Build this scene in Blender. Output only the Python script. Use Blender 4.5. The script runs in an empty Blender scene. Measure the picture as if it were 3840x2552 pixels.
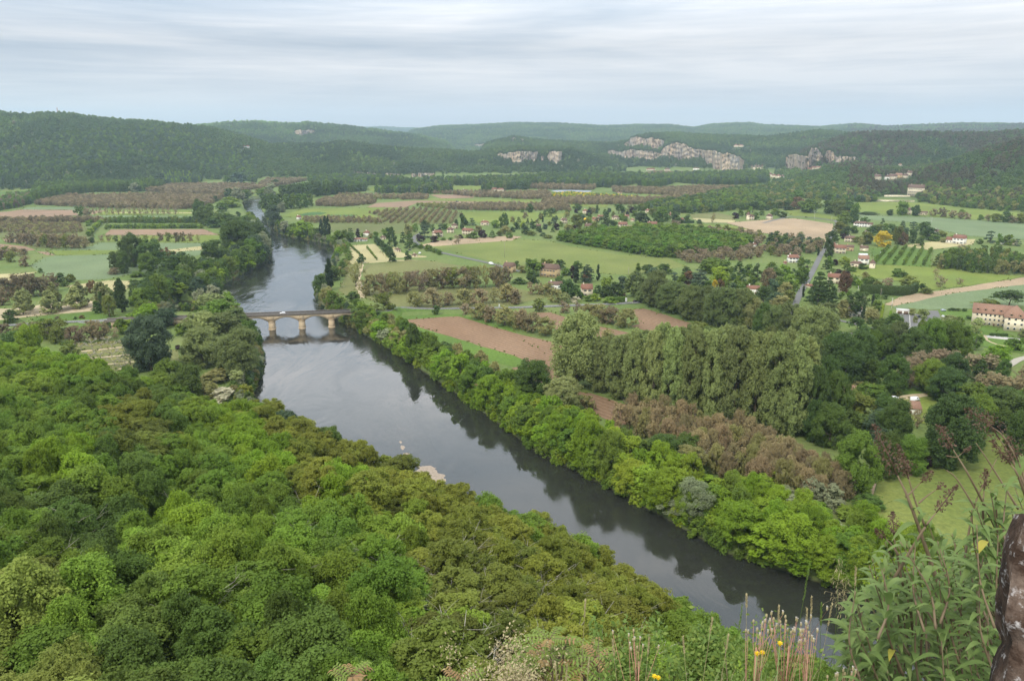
import bpy, math, random
import numpy as np
from mathutils import Vector

# ------------------------------------------------------------------ camera, sky, sun, exposure
sc = bpy.context.scene
COL = sc.collection
EYE = 145.0                       # eye height above the river
PITCH = math.radians(14.56)
F = 28 / 36 * 3840                # focal length in photo pixels
cam = bpy.data.cameras.new('camera'); camo = bpy.data.objects.new('camera', cam); COL.objects.link(camo)
cam.lens = 28; cam.sensor_width = 36; cam.clip_start = 0.05; cam.clip_end = 40000
camo.location = (0, 0, EYE); camo.rotation_euler = (math.radians(90) - PITCH, 0, 0)
sc.camera = camo
SUN_EL, SUN_AZ = math.radians(52), math.radians(215)     # azimuth clockwise from +Y (view direction)
world = bpy.data.worlds.new('World'); sc.world = world; world.use_nodes = True
wn, wl = world.node_tree.nodes, world.node_tree.links
wn.clear()
def wnode(t, **k):
    n = wn.new(t)
    for a, b in k.items(): setattr(n, a, b)
    return n
def wmath(op, a, b=None, clamp=False):
    n = wnode('ShaderNodeMath', operation=op, use_clamp=clamp)
    for i, s in enumerate((a, b)):
        if s is None: continue
        if isinstance(s, (int, float)): n.inputs[i].default_value = s
        else: wl.new(s, n.inputs[i])
    return n.outputs[0]
tc = wnode('ShaderNodeTexCoord'); sep = wnode('ShaderNodeSeparateXYZ'); wl.new(tc.outputs['Generated'], sep.inputs[0])
sky = wnode('ShaderNodeTexSky', sky_type='NISHITA', sun_disc=False)
sky.sun_elevation = SUN_EL; sky.sun_rotation = SUN_AZ; sky.air_density = 1.0; sky.dust_density = 2.0
zc = wmath('MAXIMUM', sep.outputs[2], 0.0)
comb = wnode('ShaderNodeCombineXYZ'); wl.new(sep.outputs[0], comb.inputs[0]); wl.new(wmath('MULTIPLY', wmath('POWER', zc, .8), 3.4), comb.inputs[1]); wl.new(wmath('MULTIPLY', sep.outputs[1], .5), comb.inputs[2])
def wnoise(scale, rx, detail, rough, dist=0.0, sx=1, sy=1, off=0):
    mp = wnode('ShaderNodeMapping'); mp.inputs['Rotation'].default_value = (0, 0, rx); mp.inputs['Scale'].default_value = (sx, sy, 1)
    mp.inputs['Location'].default_value = (off, off * .7, off)
    wl.new(comb.outputs[0], mp.inputs[0])
    n = wnode('ShaderNodeTexNoise'); n.inputs['Scale'].default_value = scale; n.inputs['Detail'].default_value = detail
    n.inputs['Roughness'].default_value = rough; n.inputs['Distortion'].default_value = dist
    wl.new(mp.outputs[0], n.inputs['Vector']); return n.outputs['Fac']
big = wnoise(2.4, .10, 4, .55, .3, .7, 1.2, 3.1)
str_ = wnoise(5.0, -.10, 7, .6, .5, .6, 2.6, 9.2)
fin = wnoise(16.0, .06, 5, .6, .8, .5, 2.2, 5.7)
mixn = wmath('ADD', wmath('ADD', wmath('MULTIPLY', big, .72), wmath('MULTIPLY', str_, .26)), wmath('MULTIPLY', fin, .08))
ramp = wnode('ShaderNodeValToRGB'); wl.new(mixn, ramp.inputs[0])
er = ramp.color_ramp; er.elements[0].position = .40; er.elements[0].color = (.46, .54, .63, 1)
er.elements[1].position = .64; er.elements[1].color = (.90, .90, .91, 1)
e = er.elements.new(.50); e.color = (.63, .68, .74, 1)
# low band of the sky is an even pale grey blue
lowf = wnode('ShaderNodeMapRange'); lowf.inputs['From Min'].default_value = 0.0; lowf.inputs['From Max'].default_value = 0.075
wl.new(zc, lowf.inputs['Value'])
lowm = wnode('ShaderNodeMixRGB'); lowm.inputs[1].default_value = (.70, .745, .775, 1)
wl.new(lowf.outputs[0], lowm.inputs[0]); wl.new(ramp.outputs[0], lowm.inputs[2])
# an overcast sky is brighter towards the zenith
zen = wnode('ShaderNodeMapRange'); zen.inputs['From Min'].default_value = 0.10; zen.inputs['From Max'].default_value = 0.30
zen.inputs['To Min'].default_value = 1.0; zen.inputs['To Max'].default_value = 2.6
wl.new(zc, zen.inputs['Value'])
cm = wnode('ShaderNodeVectorMath', operation='SCALE'); wl.new(lowm.outputs[0], cm.inputs[0]); wl.new(zen.outputs[0], cm.inputs['Scale'])
bg1 = wnode('ShaderNodeBackground'); bg1.inputs[1].default_value = 0.09; wl.new(sky.outputs[0], bg1.inputs[0])
bg2 = wnode('ShaderNodeBackground'); bg2.inputs[1].default_value = 1.0; wl.new(cm.outputs[0], bg2.inputs[0])
mx = wnode('ShaderNodeMixShader'); mx.inputs[0].default_value = 0.94
wl.new(bg1.outputs[0], mx.inputs[1]); wl.new(bg2.outputs[0], mx.inputs[2])
wo = wnode('ShaderNodeOutputWorld'); wl.new(mx.outputs[0], wo.inputs[0])
sun = bpy.data.lights.new('sun', 'SUN'); sun.energy = 3.0; sun.angle = math.radians(10); sun.color = (1, .95, .84)
suno = bpy.data.objects.new('sun', sun); COL.objects.link(suno)
sd = Vector((math.sin(SUN_AZ) * math.cos(SUN_EL), math.cos(SUN_AZ) * math.cos(SUN_EL), math.sin(SUN_EL)))
suno.rotation_euler = sd.to_track_quat('Z', 'Y').to_euler(); suno.location = (0, 0, 400)
sc.view_settings.view_transform = 'Standard'; sc.view_settings.look = 'None'
sc.view_settings.exposure = 0.0; sc.view_settings.gamma = 1
sc.cycles.max_bounces = 5; sc.cycles.diffuse_bounces = 3; sc.cycles.glossy_bounces = 2; sc.cycles.transmission_bounces = 2
sc.cycles.transparent_max_bounces = 6; sc.cycles.volume_bounces = 1
sc.cycles.sample_clamp_indirect = 3; sc.cycles.use_denoising = True; sc.cycles.denoising_input_passes = 'RGB_ALBEDO_NORMAL'

# ------------------------------------------------------------------ projection helpers
cp, sp = math.cos(PITCH), math.sin(PITCH)
TILE = dict(A=(0, 350), B=(960, 350), C=(1920, 350), D=(2880, 350), E=(0, 900), F=(960, 900), G=(1920, 900), H=(2880, 900),
            I=(0, 1500), J=(960, 1500), K=(1920, 1500), L=(2880, 1500))
def px(t, x, y): o = TILE[t]; return o[0] + x / 2.45, o[1] + y / 2.45
def ray(u, v):
    a = (u - 1920) / F; b = (v - 1276) / F
    return np.array((a, cp - b * sp, -sp - b * cp))
FL = 6.0                                   # valley floor above the river
def P(u, v, z=FL):
    d = ray(u, v); t = (z - EYE) / d[2]
    return d[0] * t, d[1] * t
def project(x, y, z):
    z = z - EYE; dep = y * cp - z * sp; up = y * sp + z * cp
    return 1920 + F * x / dep, 1276 - F * up / dep, dep
def depth_at(x, y, z): return y * cp - (z - EYE) * sp

# ------------------------------------------------------------------ noise for numpy
_rs = np.random.RandomState(7)
_G = _rs.rand(256, 256)
def vnoise(x, y):
    xi = np.floor(x).astype(int); yi = np.floor(y).astype(int); fx = x - xi; fy = y - yi
    fx = fx * fx * (3 - 2 * fx); fy = fy * fy * (3 - 2 * fy)
    a = _G[xi & 255, yi & 255]; b = _G[(xi + 1) & 255, yi & 255]; c = _G[xi & 255, (yi + 1) & 255]; d = _G[(xi + 1) & 255, (yi + 1) & 255]
    return (a * (1 - fx) + b * fx) * (1 - fy) + (c * (1 - fx) + d * fx) * fy - .5
def fbm(x, y, o=4):
    s = 0; a = 1
    for i in range(o): s = s + a * vnoise(x * 2 ** i + 17.3 * i, y * 2 ** i + 5.1 * i); a *= .5
    return s
def seg_dist(x, y, pts, closed=False):
    n = len(pts); best = np.full(np.shape(x), 1e18)
    for i in range(n if closed else n - 1):
        ax, ay = pts[i]; bx_, by_ = pts[(i + 1) % n]; dx, dy = bx_ - ax, by_ - ay
        t = np.clip(((x - ax) * dx + (y - ay) * dy) / (dx * dx + dy * dy + 1e-9), 0, 1)
        best = np.minimum(best, (x - ax - t * dx) ** 2 + (y - ay - t * dy) ** 2)
    return np.sqrt(best)
def inside(x, y, pts):
    r = np.zeros(np.shape(x), bool); n = len(pts)
    for i in range(n):
        ax, ay = pts[i]; bx_, by_ = pts[i - 1]
        if ay == by_: continue
        c = ((ay > y) != (by_ > y)) & (x < (bx_ - ax) * (y - ay) / (by_ - ay) + ax)
        r ^= c
    return r
def smooth(t): t = np.clip(t, 0, 1); return t * t * (3 - 2 * t)

# ------------------------------------------------------------------ the river in plan
# far bank from near to far, then near bank back; all in photo pixels on the water plane
RB = [(4300, 2760), (3700, 2520), (3180, 2215), (2730, 2075), (2500, 1945), (2270, 1820), (2010, 1690), (1835, 1560), (1625, 1415), (1430, 1290),
      (1300, 1215), (1205, 1150), (1185, 1100), (1240, 1000), (1268, 945), (1240, 915), (1120, 893), (1045, 875), (1010, 840), (985, 790), (975, 755), (1000, 742), (1060, 736)]
LB = [(1060, 728), (950, 738), (905, 760), (925, 800), (960, 850), (990, 890), (1015, 945), (985, 985), (900, 1030), (820, 1075), (800, 1110), (850, 1140),
      (905, 1195), (960, 1270), (975, 1350), (965, 1440), (925, 1500)]
RIV = [P(u, v, 0) for u, v in RB] + [P(u, v, 0) for u, v in LB]
TOE_TOP = [(1000, 1500), (1250, 1640), (1500, 1745), (1700, 1850), (1950, 1975), (2200, 2070), (2400, 2200), (2620, 2370), (2900, 2570)]
near = [P(u, v, 15) for u, v in TOE_TOP]
nx, ny = near[-1]
near += [(nx + 70, ny - 45), (nx + 220, ny - 150), (nx + 520, ny - 380)]
TOE = near                                            # near waterline below the wooded slope
RIV += near + [(1100, -150), (1100, 150)]
CREEK = [P(*px('E', x, y), 0) for x, y in ((1430, 700), (1500, 640), (1640, 560), (1760, 560), (1830, 640), (1900, 640), (2010, 560), (2060, 640), (1900, 700), (1780, 700))]
# toe of the wooded slope on the valley side, to the left
TOE_L = [P(u, v, 18) for u, v in ((-1200, 1240), (-500, 1262), (0, 1290), (220, 1330), (450, 1400), (720, 1490), (900, 1540))]
SLOPE = TOE_L + near[:9] + [(nx + 70, ny - 45), (nx + 220, ny - 150), (nx + 520, ny - 380), (600, -900), (-1500, -900)]

# ------------------------------------------------------------------ hills: ridge and foot lines seen in the photo, each at its own distance
def pr(u, v, r):
    d = ray(u, v); k = r / math.hypot(d[0], d[1]); return d[0] * k, d[1] * k, EYE + d[2] * k
def hill(ridge, rd, foot, back, tree=12, ease=1.0):
    """ridge: (u, v[, dist]); foot: (u, v) on the valley floor"""
    A = []
    for p in ridge:
        x, y, z = pr(p[0], p[1], p[2] if len(p) > 2 else rd); A.append((math.atan2(x, y), math.hypot(x, y), z - tree))
    B = []
    for p in foot:
        if len(p) > 2: x, y, _ = pr(*p)
        else: x, y = P(p[0], p[1], FL)
        B.append((math.atan2(x, y), math.hypot(x, y)))
    A = np.array(sorted(A)); B = np.array(sorted(B))
    return A, B, back, ease
HILLS = [
    # farthest blue ridges
    hill([(900, 500), (1200, 492), (1368, 482), (1440, 481), (1500, 484), (1572, 486), (1700, 492), (2300, 500)], 13000, [(900, 540, 10500), (2300, 540, 10500)], 2500, 12),
    hill([(1480, 505), (1564, 485), (1654, 474), (1797, 470), (1920, 463), (2104, 465), (2267, 475), (2389, 470), (2512, 470), (2600, 481), (2675, 467), (2810, 464), (2880, 472),
          (3076, 478), (3207, 467), (3321, 477), (3451, 471), (3615, 465), (3840, 468), (4300, 455), (5600, 470)], 7600, [(1480, 560, 5600), (2400, 560, 5200), (3840, 560, 5200), (5600, 560, 5200)], 2500, 12),
    # ridge behind the river bend
    hill([(500, 495), (735, 472), (857, 461), (960, 458), (1082, 468), (1156, 461), (1213, 467), (1327, 478), (1450, 495), (1572, 510), (1650, 528), (1735, 552)], 5200,
         [(500, 640, 3900), (1735, 640, 4200)], 2000, 12),
    # big hill on the left
    hill([(-2600, 420), (-1200, 380), (-500, 395), (0, 421), (60, 427), (110, 431), (143, 424), (261, 425), (367, 442), (530, 452), (694, 467), (790, 478), (880, 500), (985, 530), (1060, 560), (1120, 600)], 3300,
         [(-2600, 760), (-800, 740), (0, 716), (330, 708), (600, 690), (800, 676), (1120, 668)], 1500, 12, .8),
    # middle wooded ridge with low cliffs
    hill([(930, 545, 3500), (1060, 538), (1210, 541), (1266, 529), (1310, 531), (1409, 545), (1530, 557), (1654, 562), (1776, 570), (1920, 550), (2083, 551), (2140, 554), (2246, 583), (2330, 612), (2400, 640)], 3350,
         [(930, 670), (1320, 665), (1600, 655), (1920, 651), (2200, 651), (2400, 650)], 900, 12, .6),
    # ridge with the tall cliffs
    hill([(1770, 545), (1840, 530), (1925, 510), (2042, 526), (2200, 533), (2290, 536), (2350, 527), (2390, 507), (2430, 501), (2524, 497), (2654, 505), (2880, 512), (2982, 499), (3076, 486), (3170, 496), (3260, 505), (3400, 520)], 4200,
         [(1770, 620, 3500), (2100, 632, 3500), (2400, 634, 3450), (2900, 640, 3350), (3400, 640, 3350)], 1500, 12, .55),
    # long ridge on the right, its cliff at the left end
    hill([(2945, 600), (2952, 590), (3002, 566), (3084, 534), (3186, 499), (3288, 493), (3492, 495), (3696, 498), (3840, 485), (4200, 470), (5600, 440)], 3300,
         [(2940, 655, 2800), (3300, 660, 2700), (3840, 660, 2500), (5600, 680, 2300)], 1500, 12, .6),
    # near hill on the right
    hill([(2780, 700), (2880, 684), (2982, 664), (3084, 632), (3186, 613), (3247, 621), (3320, 640), (3431, 636), (3574, 595), (3696, 554), (3840, 513), (4100, 470), (5600, 380)], 2300,
         [(2780, 745), (3206, 752), (3431, 760), (3655, 779), (3840, 800), (4400, 850), (5600, 950)], 1300, 12, .9),
]
def Hland(x, y):
    th = np.arctan2(x, y); r = np.hypot(x, y)
    z = np.full(np.shape(x), FL, float)
    for k, (A, B, back, ease) in enumerate(HILLS):
        rt = np.interp(th, A[:, 0], A[:, 1]); zt = np.interp(th, A[:, 0], A[:, 2]); rf = np.interp(th, B[:, 0], B[:, 1])
        on = (th >= A[0, 0]) & (th <= A[-1, 0])
        endf = smooth((th - A[0, 0]) / .02) * smooth((A[-1, 0] - th) / .02)
        t = np.clip((r - rf) / np.maximum(rt - rf, 50), 0, 1)
        up = (1 - (1 - t) ** 2) ** ease if ease <= 1 else t
        up = .5 * up + .5 * smooth(t)
        dn = 1 - smooth((r - rt) / back)
        h = FL + (zt - FL) * np.where(r < rt, up, dn) * endf
        h = h + fbm(x / 330 + k * 7, y / 330, 4) * 34 * t * (1 - t) * 1.6 * endf
        z = np.maximum(z, np.where(on, h, FL))
    return z
def Hslope(x, y):
    d = seg_dist(x, y, TOE_L + TOE); ins = inside(x, y, SLOPE)
    d = np.where(ins, d, 0); r = np.hypot(x, y)
    t = d / (d + np.maximum(r, 1e-3))
    z = FL * smooth(d / 12) + 108 * np.power(t, .9)
    z = z + fbm(x / 40, y / 40, 3) * 8 * smooth(d / 40) * smooth((r - 12) / 50)
    # the rock shelf the viewer stands on
    dd = np.hypot(x - 3, y + 9)
    cliff = 142.4 - .14 * np.maximum(dd - 9, 0) - 36 * smooth((dd - 11.7) / 8)
    z = np.where(dd < 30, np.maximum(z, cliff), z)
    return z, ins
def Hriver(x, y):
    ins = inside(x, y, RIV) | inside(x, y, CREEK)
    d = np.minimum(seg_dist(x, y, RIV, True), seg_dist(x, y, CREEK, True))
    return np.where(ins, -d, d)
def H(x, y):
    x = np.asarray(x, float); y = np.asarray(y, float)
    zl = Hland(x, y); zs, ins = Hslope(x, y); z = np.where(ins, zs, zl)
    d = Hriver(x, y)
    wet = -2.6 * smooth(-d / 9) - .25
    bank = np.minimum(z, -.25 + (z + .25) * smooth((d + 1) / 7))
    return np.where(d < 0, wet, np.where(d < 7, bank, z))
def cast(u, v):
    """where the sight line through a photo pixel meets the land"""
    d = ray(u, v); hr = math.hypot(d[0], d[1])
    r = np.geomspace(25, 14000, 700); t = r / hr
    g = EYE + d[2] * t - H(d[0] * t, d[1] * t)
    i = np.argmax(g < 0) if (g < 0).any() else len(r) - 1
    lo, hi = t[max(i - 1, 0)], t[i]
    for _ in range(14):
        m = (lo + hi) / 2
        if EYE + d[2] * m - float(H(d[0] * m, d[1] * m)) < 0: hi = m
        else: lo = m
    return d[0] * hi, d[1] * hi

# ------------------------------------------------------------------ mesh and object helpers
def mesh_np(name, verts, faces, mats=(), smooth_=False, mat_idx=None):
    """verts (n,3); faces: (m,k) array or list of lists"""
    me = bpy.data.meshes.new(name)
    verts = np.asarray(verts, np.float32)
    me.vertices.add(len(verts)); me.vertices.foreach_set('co', verts.ravel())
    if isinstance(faces, np.ndarray):
        m, k = faces.shape; loops = faces.ravel(); tot = np.full(m, k, np.int32)
    else:
        loops = np.concatenate([np.asarray(f) for f in faces]) if len(faces) else np.zeros(0, int)
        tot = np.array([len(f) for f in faces], np.int32); m = len(faces)
    if m == 0:
        for mt in mats: me.materials.append(mt)
        me.update(); return me
    me.loops.add(len(loops)); me.loops.foreach_set('vertex_index', loops.astype(np.int32))
    me.polygons.add(m)
    start = np.concatenate([[0], np.cumsum(tot)[:-1]]).astype(np.int32)
    me.polygons.foreach_set('loop_start', start); me.polygons.foreach_set('loop_total', tot)
    if smooth_: me.polygons.foreach_set('use_smooth', np.ones(m, bool))
    if mat_idx is not None: me.polygons.foreach_set('material_index', np.asarray(mat_idx, np.int32))
    for mt in mats: me.materials.append(mt)
    me.update(calc_edges=True)
    return me
def ob(name, me, parent=None, loc=None, rz=None, sc_=None):
    o = bpy.data.objects.new(name, me); COL.objects.link(o)
    if parent is not None: o.parent = parent
    if loc is not None: o.location = loc
    if rz is not None: o.rotation_euler = (0, 0, rz)
    if sc_ is not None: o.scale = sc_
    return o
def tag(o, label=None, cat=None, group=None, kind=None):
    if label: o['label'] = label
    if cat: o['category'] = cat
    if group: o['group'] = group
    if kind: o['kind'] = kind
    return o
class MB:
    """collects simple shapes for one mesh"""
    def __init__(s): s.v = []; s.f = []; s.m = []; s.n = 0
    def add(s, v, f, m=0):
        s.v.append(np.asarray(v, float)); s.f += [[i + s.n for i in q] for q in f]; s.m += [m] * len(f); s.n += len(v)
    def box(s, c, d, rz=0, m=0):
        x, y, z = d[0] / 2, d[1] / 2, d[2] / 2
        v = np.array([(-x, -y, -z), (x, -y, -z), (x, y, -z), (-x, y, -z), (-x, -y, z), (x, -y, z), (x, y, z), (-x, y, z)])
        ca, sa = math.cos(rz), math.sin(rz)
        v = np.stack([v[:, 0] * ca - v[:, 1] * sa, v[:, 0] * sa + v[:, 1] * ca, v[:, 2]], 1) + np.array(c)
        s.add(v, [(0, 3, 2, 1), (4, 5, 6, 7), (0, 1, 5, 4), (1, 2, 6, 5), (2, 3, 7, 6), (3, 0, 4, 7)], m)
    def tube(s, pts, rad, n=6, m=0, cap=True):
        pts = [np.array(p, float) for p in pts]
        if not hasattr(rad, '__len__'): rad = [rad] * len(pts)
        vs = []
        for i, p in enumerate(pts):
            d = pts[min(i + 1, len(pts) - 1)] - pts[max(i - 1, 0)]; d = d / (np.linalg.norm(d) + 1e-9)
            a = np.cross(d, (0, 0, 1) if abs(d[2]) < .9 else (1, 0, 0)); a /= np.linalg.norm(a); b = np.cross(d, a)
            for k in range(n):
                t = 2 * math.pi * k / n; vs.append(p + rad[i] * (a * math.cos(t) + b * math.sin(t)))
        fs = [(i * n + k, i * n + (k + 1) % n, (i + 1) * n + (k + 1) % n, (i + 1) * n + k) for i in range(len(pts) - 1) for k in range(n)]
        if cap: fs += [tuple(range(n))[::-1], tuple(range((len(pts) - 1) * n, len(pts) * n))]
        s.add(vs, fs, m)
    def lathe(s, c, prof, n=12, m=0):
        vs = [(c[0] + r * math.cos(2 * math.pi * k / n), c[1] + r * math.sin(2 * math.pi * k / n), c[2] + z) for r, z in prof for k in range(n)]
        fs = [(i * n + k, i * n + (k + 1) % n, (i + 1) * n + (k + 1) % n, (i + 1) * n + k) for i in range(len(prof) - 1) for k in range(n)]
        s.add(vs, fs, m)
    def prism(s, poly, z0, z1, m=0):
        n = len(poly); v = [(x, y, z0) for x, y in poly] + [(x, y, z1) for x, y in poly]
        s.add(v, [tuple(range(n))[::-1], tuple(range(n, 2 * n))] + [(i, (i + 1) % n, n + (i + 1) % n, n + i) for i in range(n)], m)
    def mesh(s, name, mats, smooth_=False):
        return mesh_np(name, np.concatenate(s.v), s.f, mats, smooth_, s.m)

# ------------------------------------------------------------------ materials
def srgb(r, g, b):
    f = lambda c: (c / 255 / 12.92) if c / 255 <= .04045 else ((c / 255 + .055) / 1.055) ** 2.4
    return (f(r), f(g), f(b), 1)
class Mat:
    def __init__(s, name):
        s.m = bpy.data.materials.new(name); s.m.use_nodes = True; s.n = s.m.node_tree.nodes; s.l = s.m.node_tree.links; s.n.clear()
        s.out = s.n.new('ShaderNodeOutputMaterial')
    def node(s, t, ins=None, **k):
        n = s.n.new(t)
        for a, b in k.items(): setattr(n, a, b)
        for a, b in (ins or {}).items():
            if isinstance(b, bpy.types.NodeSocket): s.l.new(b, n.inputs[a])
            else: n.inputs[a].default_value = b
        return n
    def noise(s, scale, detail=3, rough=.55, vec=None, dist=0, sc_=None, rot=0):
        if sc_ is not None or rot:
            mp = s.node('ShaderNodeMapping', {'Scale': sc_ or (1, 1, 1), 'Rotation': (0, 0, rot)})
            s.l.new(vec if vec is not None else s.pos(), mp.inputs[0]); vec = mp.outputs[0]
        return s.node('ShaderNodeTexNoise', {'Scale': scale, 'Detail': detail, 'Roughness': rough, 'Distortion': dist, 'Vector': vec if vec is not None else s.pos()}).outputs['Fac']
    def pos(s):
        if not hasattr(s, '_p'): s._p = s.node('ShaderNodeNewGeometry').outputs['Position']
        return s._p
    def ramp(s, fac, stops):
        r = s.node('ShaderNodeValToRGB', {'Fac': fac}); e = r.color_ramp.elements
        while len(e) < len(stops): e.new(.5)
        for i, (p, c) in enumerate(stops): e[i].position = p; e[i].color = c if len(c) == 4 else (*c, 1)
        return r.outputs[0]
    def mix(s, fac, a, b, mode='MIX'):
        return s.node('ShaderNodeMixRGB', {0: fac, 1: a, 2: b}, blend_type=mode).outputs[0]
    def math(s, op, a, b=0.0, clamp=False):
        return s.node('ShaderNodeMath', {0: a, 1: b}, operation=op, use_clamp=clamp).outputs[0]
    def surf(s, col, rough=.9, spec=.2, bump=None, bstr=.3, bdist=.1, **k):
        ins = {'Base Color': col, 'Roughness': rough, 'Specular IOR Level': spec}; ins.update(k)
        if bump is not None: ins['Normal'] = s.node('ShaderNodeBump', {'Height': bump, 'Strength': bstr, 'Distance': bdist}).outputs[0]
        b = s.node('ShaderNodeBsdfPrincipled', ins); s.l.new(b.outputs[0], s.out.inputs[0]); return s.m
def scl(c, k): return (c[0] * k, c[1] * k, c[2] * k, 1)
def plain(name, col, rough=.8, var=.15, scale=2.0, spec=.3, metal=0):
    M = Mat(name); n = M.noise(scale, 4)
    return M.surf(M.ramp(n, [(.25, scl(col, 1 - var)), (.75, scl(col, 1 + var))]), rough, spec, **({'Metallic': metal} if metal else {}))
def leaf_mat(name='foliage', trans=.4):
    M = Mat(name)
    at = M.node('ShaderNodeAttribute', attribute_type='INSTANCER', attribute_name='tint').outputs['Color']
    rnd = M.node('ShaderNodeObjectInfo').outputs['Random']
    n1 = M.noise(.35, 2); n2 = M.noise(2.6, 2)
    k = M.math('ADD', M.math('MULTIPLY', n1, .55), M.math('MULTIPLY', n2, .55))           # .3 .. .8
    k = M.math('ADD', k, M.math('MULTIPLY', rnd, .26))
    k = M.math('ADD', k, .48)
    c = M.node('ShaderNodeVectorMath', {0: at, 'Scale': k}, operation='SCALE').outputs[0]
    c = M.mix(1.0, c, (1.10, 1.02, .92, 1), 'MULTIPLY')
    hs = M.node('ShaderNodeHueSaturation', {'Hue': M.math('ADD', M.math('MULTIPLY', M.math('FRACT', M.math('MULTIPLY', rnd, 7.31)), .022), .489), 'Saturation': 1.0, 'Color': c}).outputs[0]
    b = M.node('ShaderNodeBsdfPrincipled', {'Base Color': hs, 'Roughness': .6, 'Specular IOR Level': .12})
    t = M.node('ShaderNodeBsdfTranslucent', {'Color': hs})
    x = M.node('ShaderNodeMixShader', {0: trans, 1: b.outputs[0], 2: t.outputs[0]})
    M.l.new(x.outputs[0], M.out.inputs[0]); return M.m
LEAF = leaf_mat()
def bark(name, col):
    M = Mat(name); n = M.noise(1.6, 5, .65, sc_=(1, 1, .25)); return M.surf(M.ramp(n, [(.3, scl(col, .6)), (.7, scl(col, 1.3))]), .9, .1)
BARK = bark('bark', (.11, .085, .06)); PALEBARK = bark('pale_bark', (.34, .31, .25)); TWIG = bark('twig', (.17, .13, .10))

def ground_mat():
    M = Mat('grassland')
    z = M.node('ShaderNodeSeparateXYZ', {0: M.pos()}).outputs[2]
    n = M.noise(.012, 5); n2 = M.noise(.35, 4); n3 = M.noise(.05, 3)
    g = M.ramp(n, [(.3, (.085, .125, .035, 1)), (.5, (.12, .155, .045, 1)), (.7, (.16, .17, .065, 1))])
    g = M.mix(M.math('MULTIPLY', n3, .7), g, (.10, .15, .04, 1))
    g = M.mix(1.0, g, M.ramp(n2, [(.2, (.7, .7, .7, 1)), (.8, (1.25, 1.25, 1.2, 1))]), 'MULTIPLY')
    mud = M.ramp(n2, [(.3, (.022, .022, .014, 1)), (.7, (.05, .045, .03, 1))])
    wet = M.node('ShaderNodeMapRange', {'Value': z, 'From Min': -.1, 'From Max': 1.0}).outputs[0]
    c = M.mix(wet, mud, g)
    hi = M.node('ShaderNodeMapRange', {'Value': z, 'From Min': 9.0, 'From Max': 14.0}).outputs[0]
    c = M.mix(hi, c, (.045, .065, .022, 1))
    return M.surf(c, .95, .1, n2, .4, .3)
def field_mat(name, c1, c2, rot=0, period=3.0, line=.0, linecol=None, scale=.03, fine=.5):
    """a field surface: two tones in patches, drill or furrow lines along rot"""
    c1, c2 = scl(c1, .8), scl(c2, .8); linecol = scl(linecol, .8) if linecol else None
    M = Mat(name)
    n = M.noise(scale, 4, .6, sc_=(1, .35, 1), rot=rot); f = M.noise(fine, 6, .75); g = M.noise(.012, 3, .6)
    c = M.ramp(n, [(.3, c1), (.7, c2)])
    c = M.mix(1.0, c, M.ramp(f, [(.28, (.62, .64, .60, 1)), (.72, (1.32, 1.30, 1.25, 1))]), 'MULTIPLY')
    c = M.mix(1.0, c, M.ramp(g, [(.35, (.85, .86, .84, 1)), (.65, (1.12, 1.1, 1.08, 1))]), 'MULTIPLY')
    bump = f
    if line > 0:
        mp = M.node('ShaderNodeMapping', {'Rotation': (0, 0, rot)}); M.l.new(M.pos(), mp.inputs[0])
        w = M.node('ShaderNodeTexWave', {'Vector': mp.outputs[0], 'Scale': 1 / period * .314, 'Distortion': 1.2, 'Detail': 2, 'Detail Scale': .6}, wave_type='BANDS', bands_direction='Y').outputs['Fac']
        brk = M.noise(.06, 3, sc_=(.25, 1, 1), rot=rot)
        c = M.mix(M.math('MULTIPLY', M.math('MULTIPLY', w, line), M.math('ADD', brk, .5)), c, linecol or scl(c1, .6))
    return M.surf(c, .95, .1, bump, .3, .15)

# ------------------------------------------------------------------ ground sheet and river
def polar_sheet():
    r = np.concatenate([np.linspace(0.5, 30, 60)[:-1], np.geomspace(30, 1200, 560)[:-1], np.geomspace(1200, 19000, 330)])
    th = np.radians(np.linspace(-64, 64, 720))
    R, T = np.meshgrid(r, th, indexing='ij'); x = R * np.sin(T); y = R * np.cos(T)
    z = H(x, y)
    nr, nt = R.shape; v = np.stack([x, y, z], -1).reshape(-1, 3)
    i = np.arange(nr * nt).reshape(nr, nt)
    f = np.stack([i[:-1, :-1], i[:-1, 1:], i[1:, 1:], i[1:, :-1]], -1).reshape(-1, 4)
    return mesh_np('ground', v, f, [ground_mat()], True)
tag(ob('ground', polar_sheet()), kind='structure')

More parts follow.
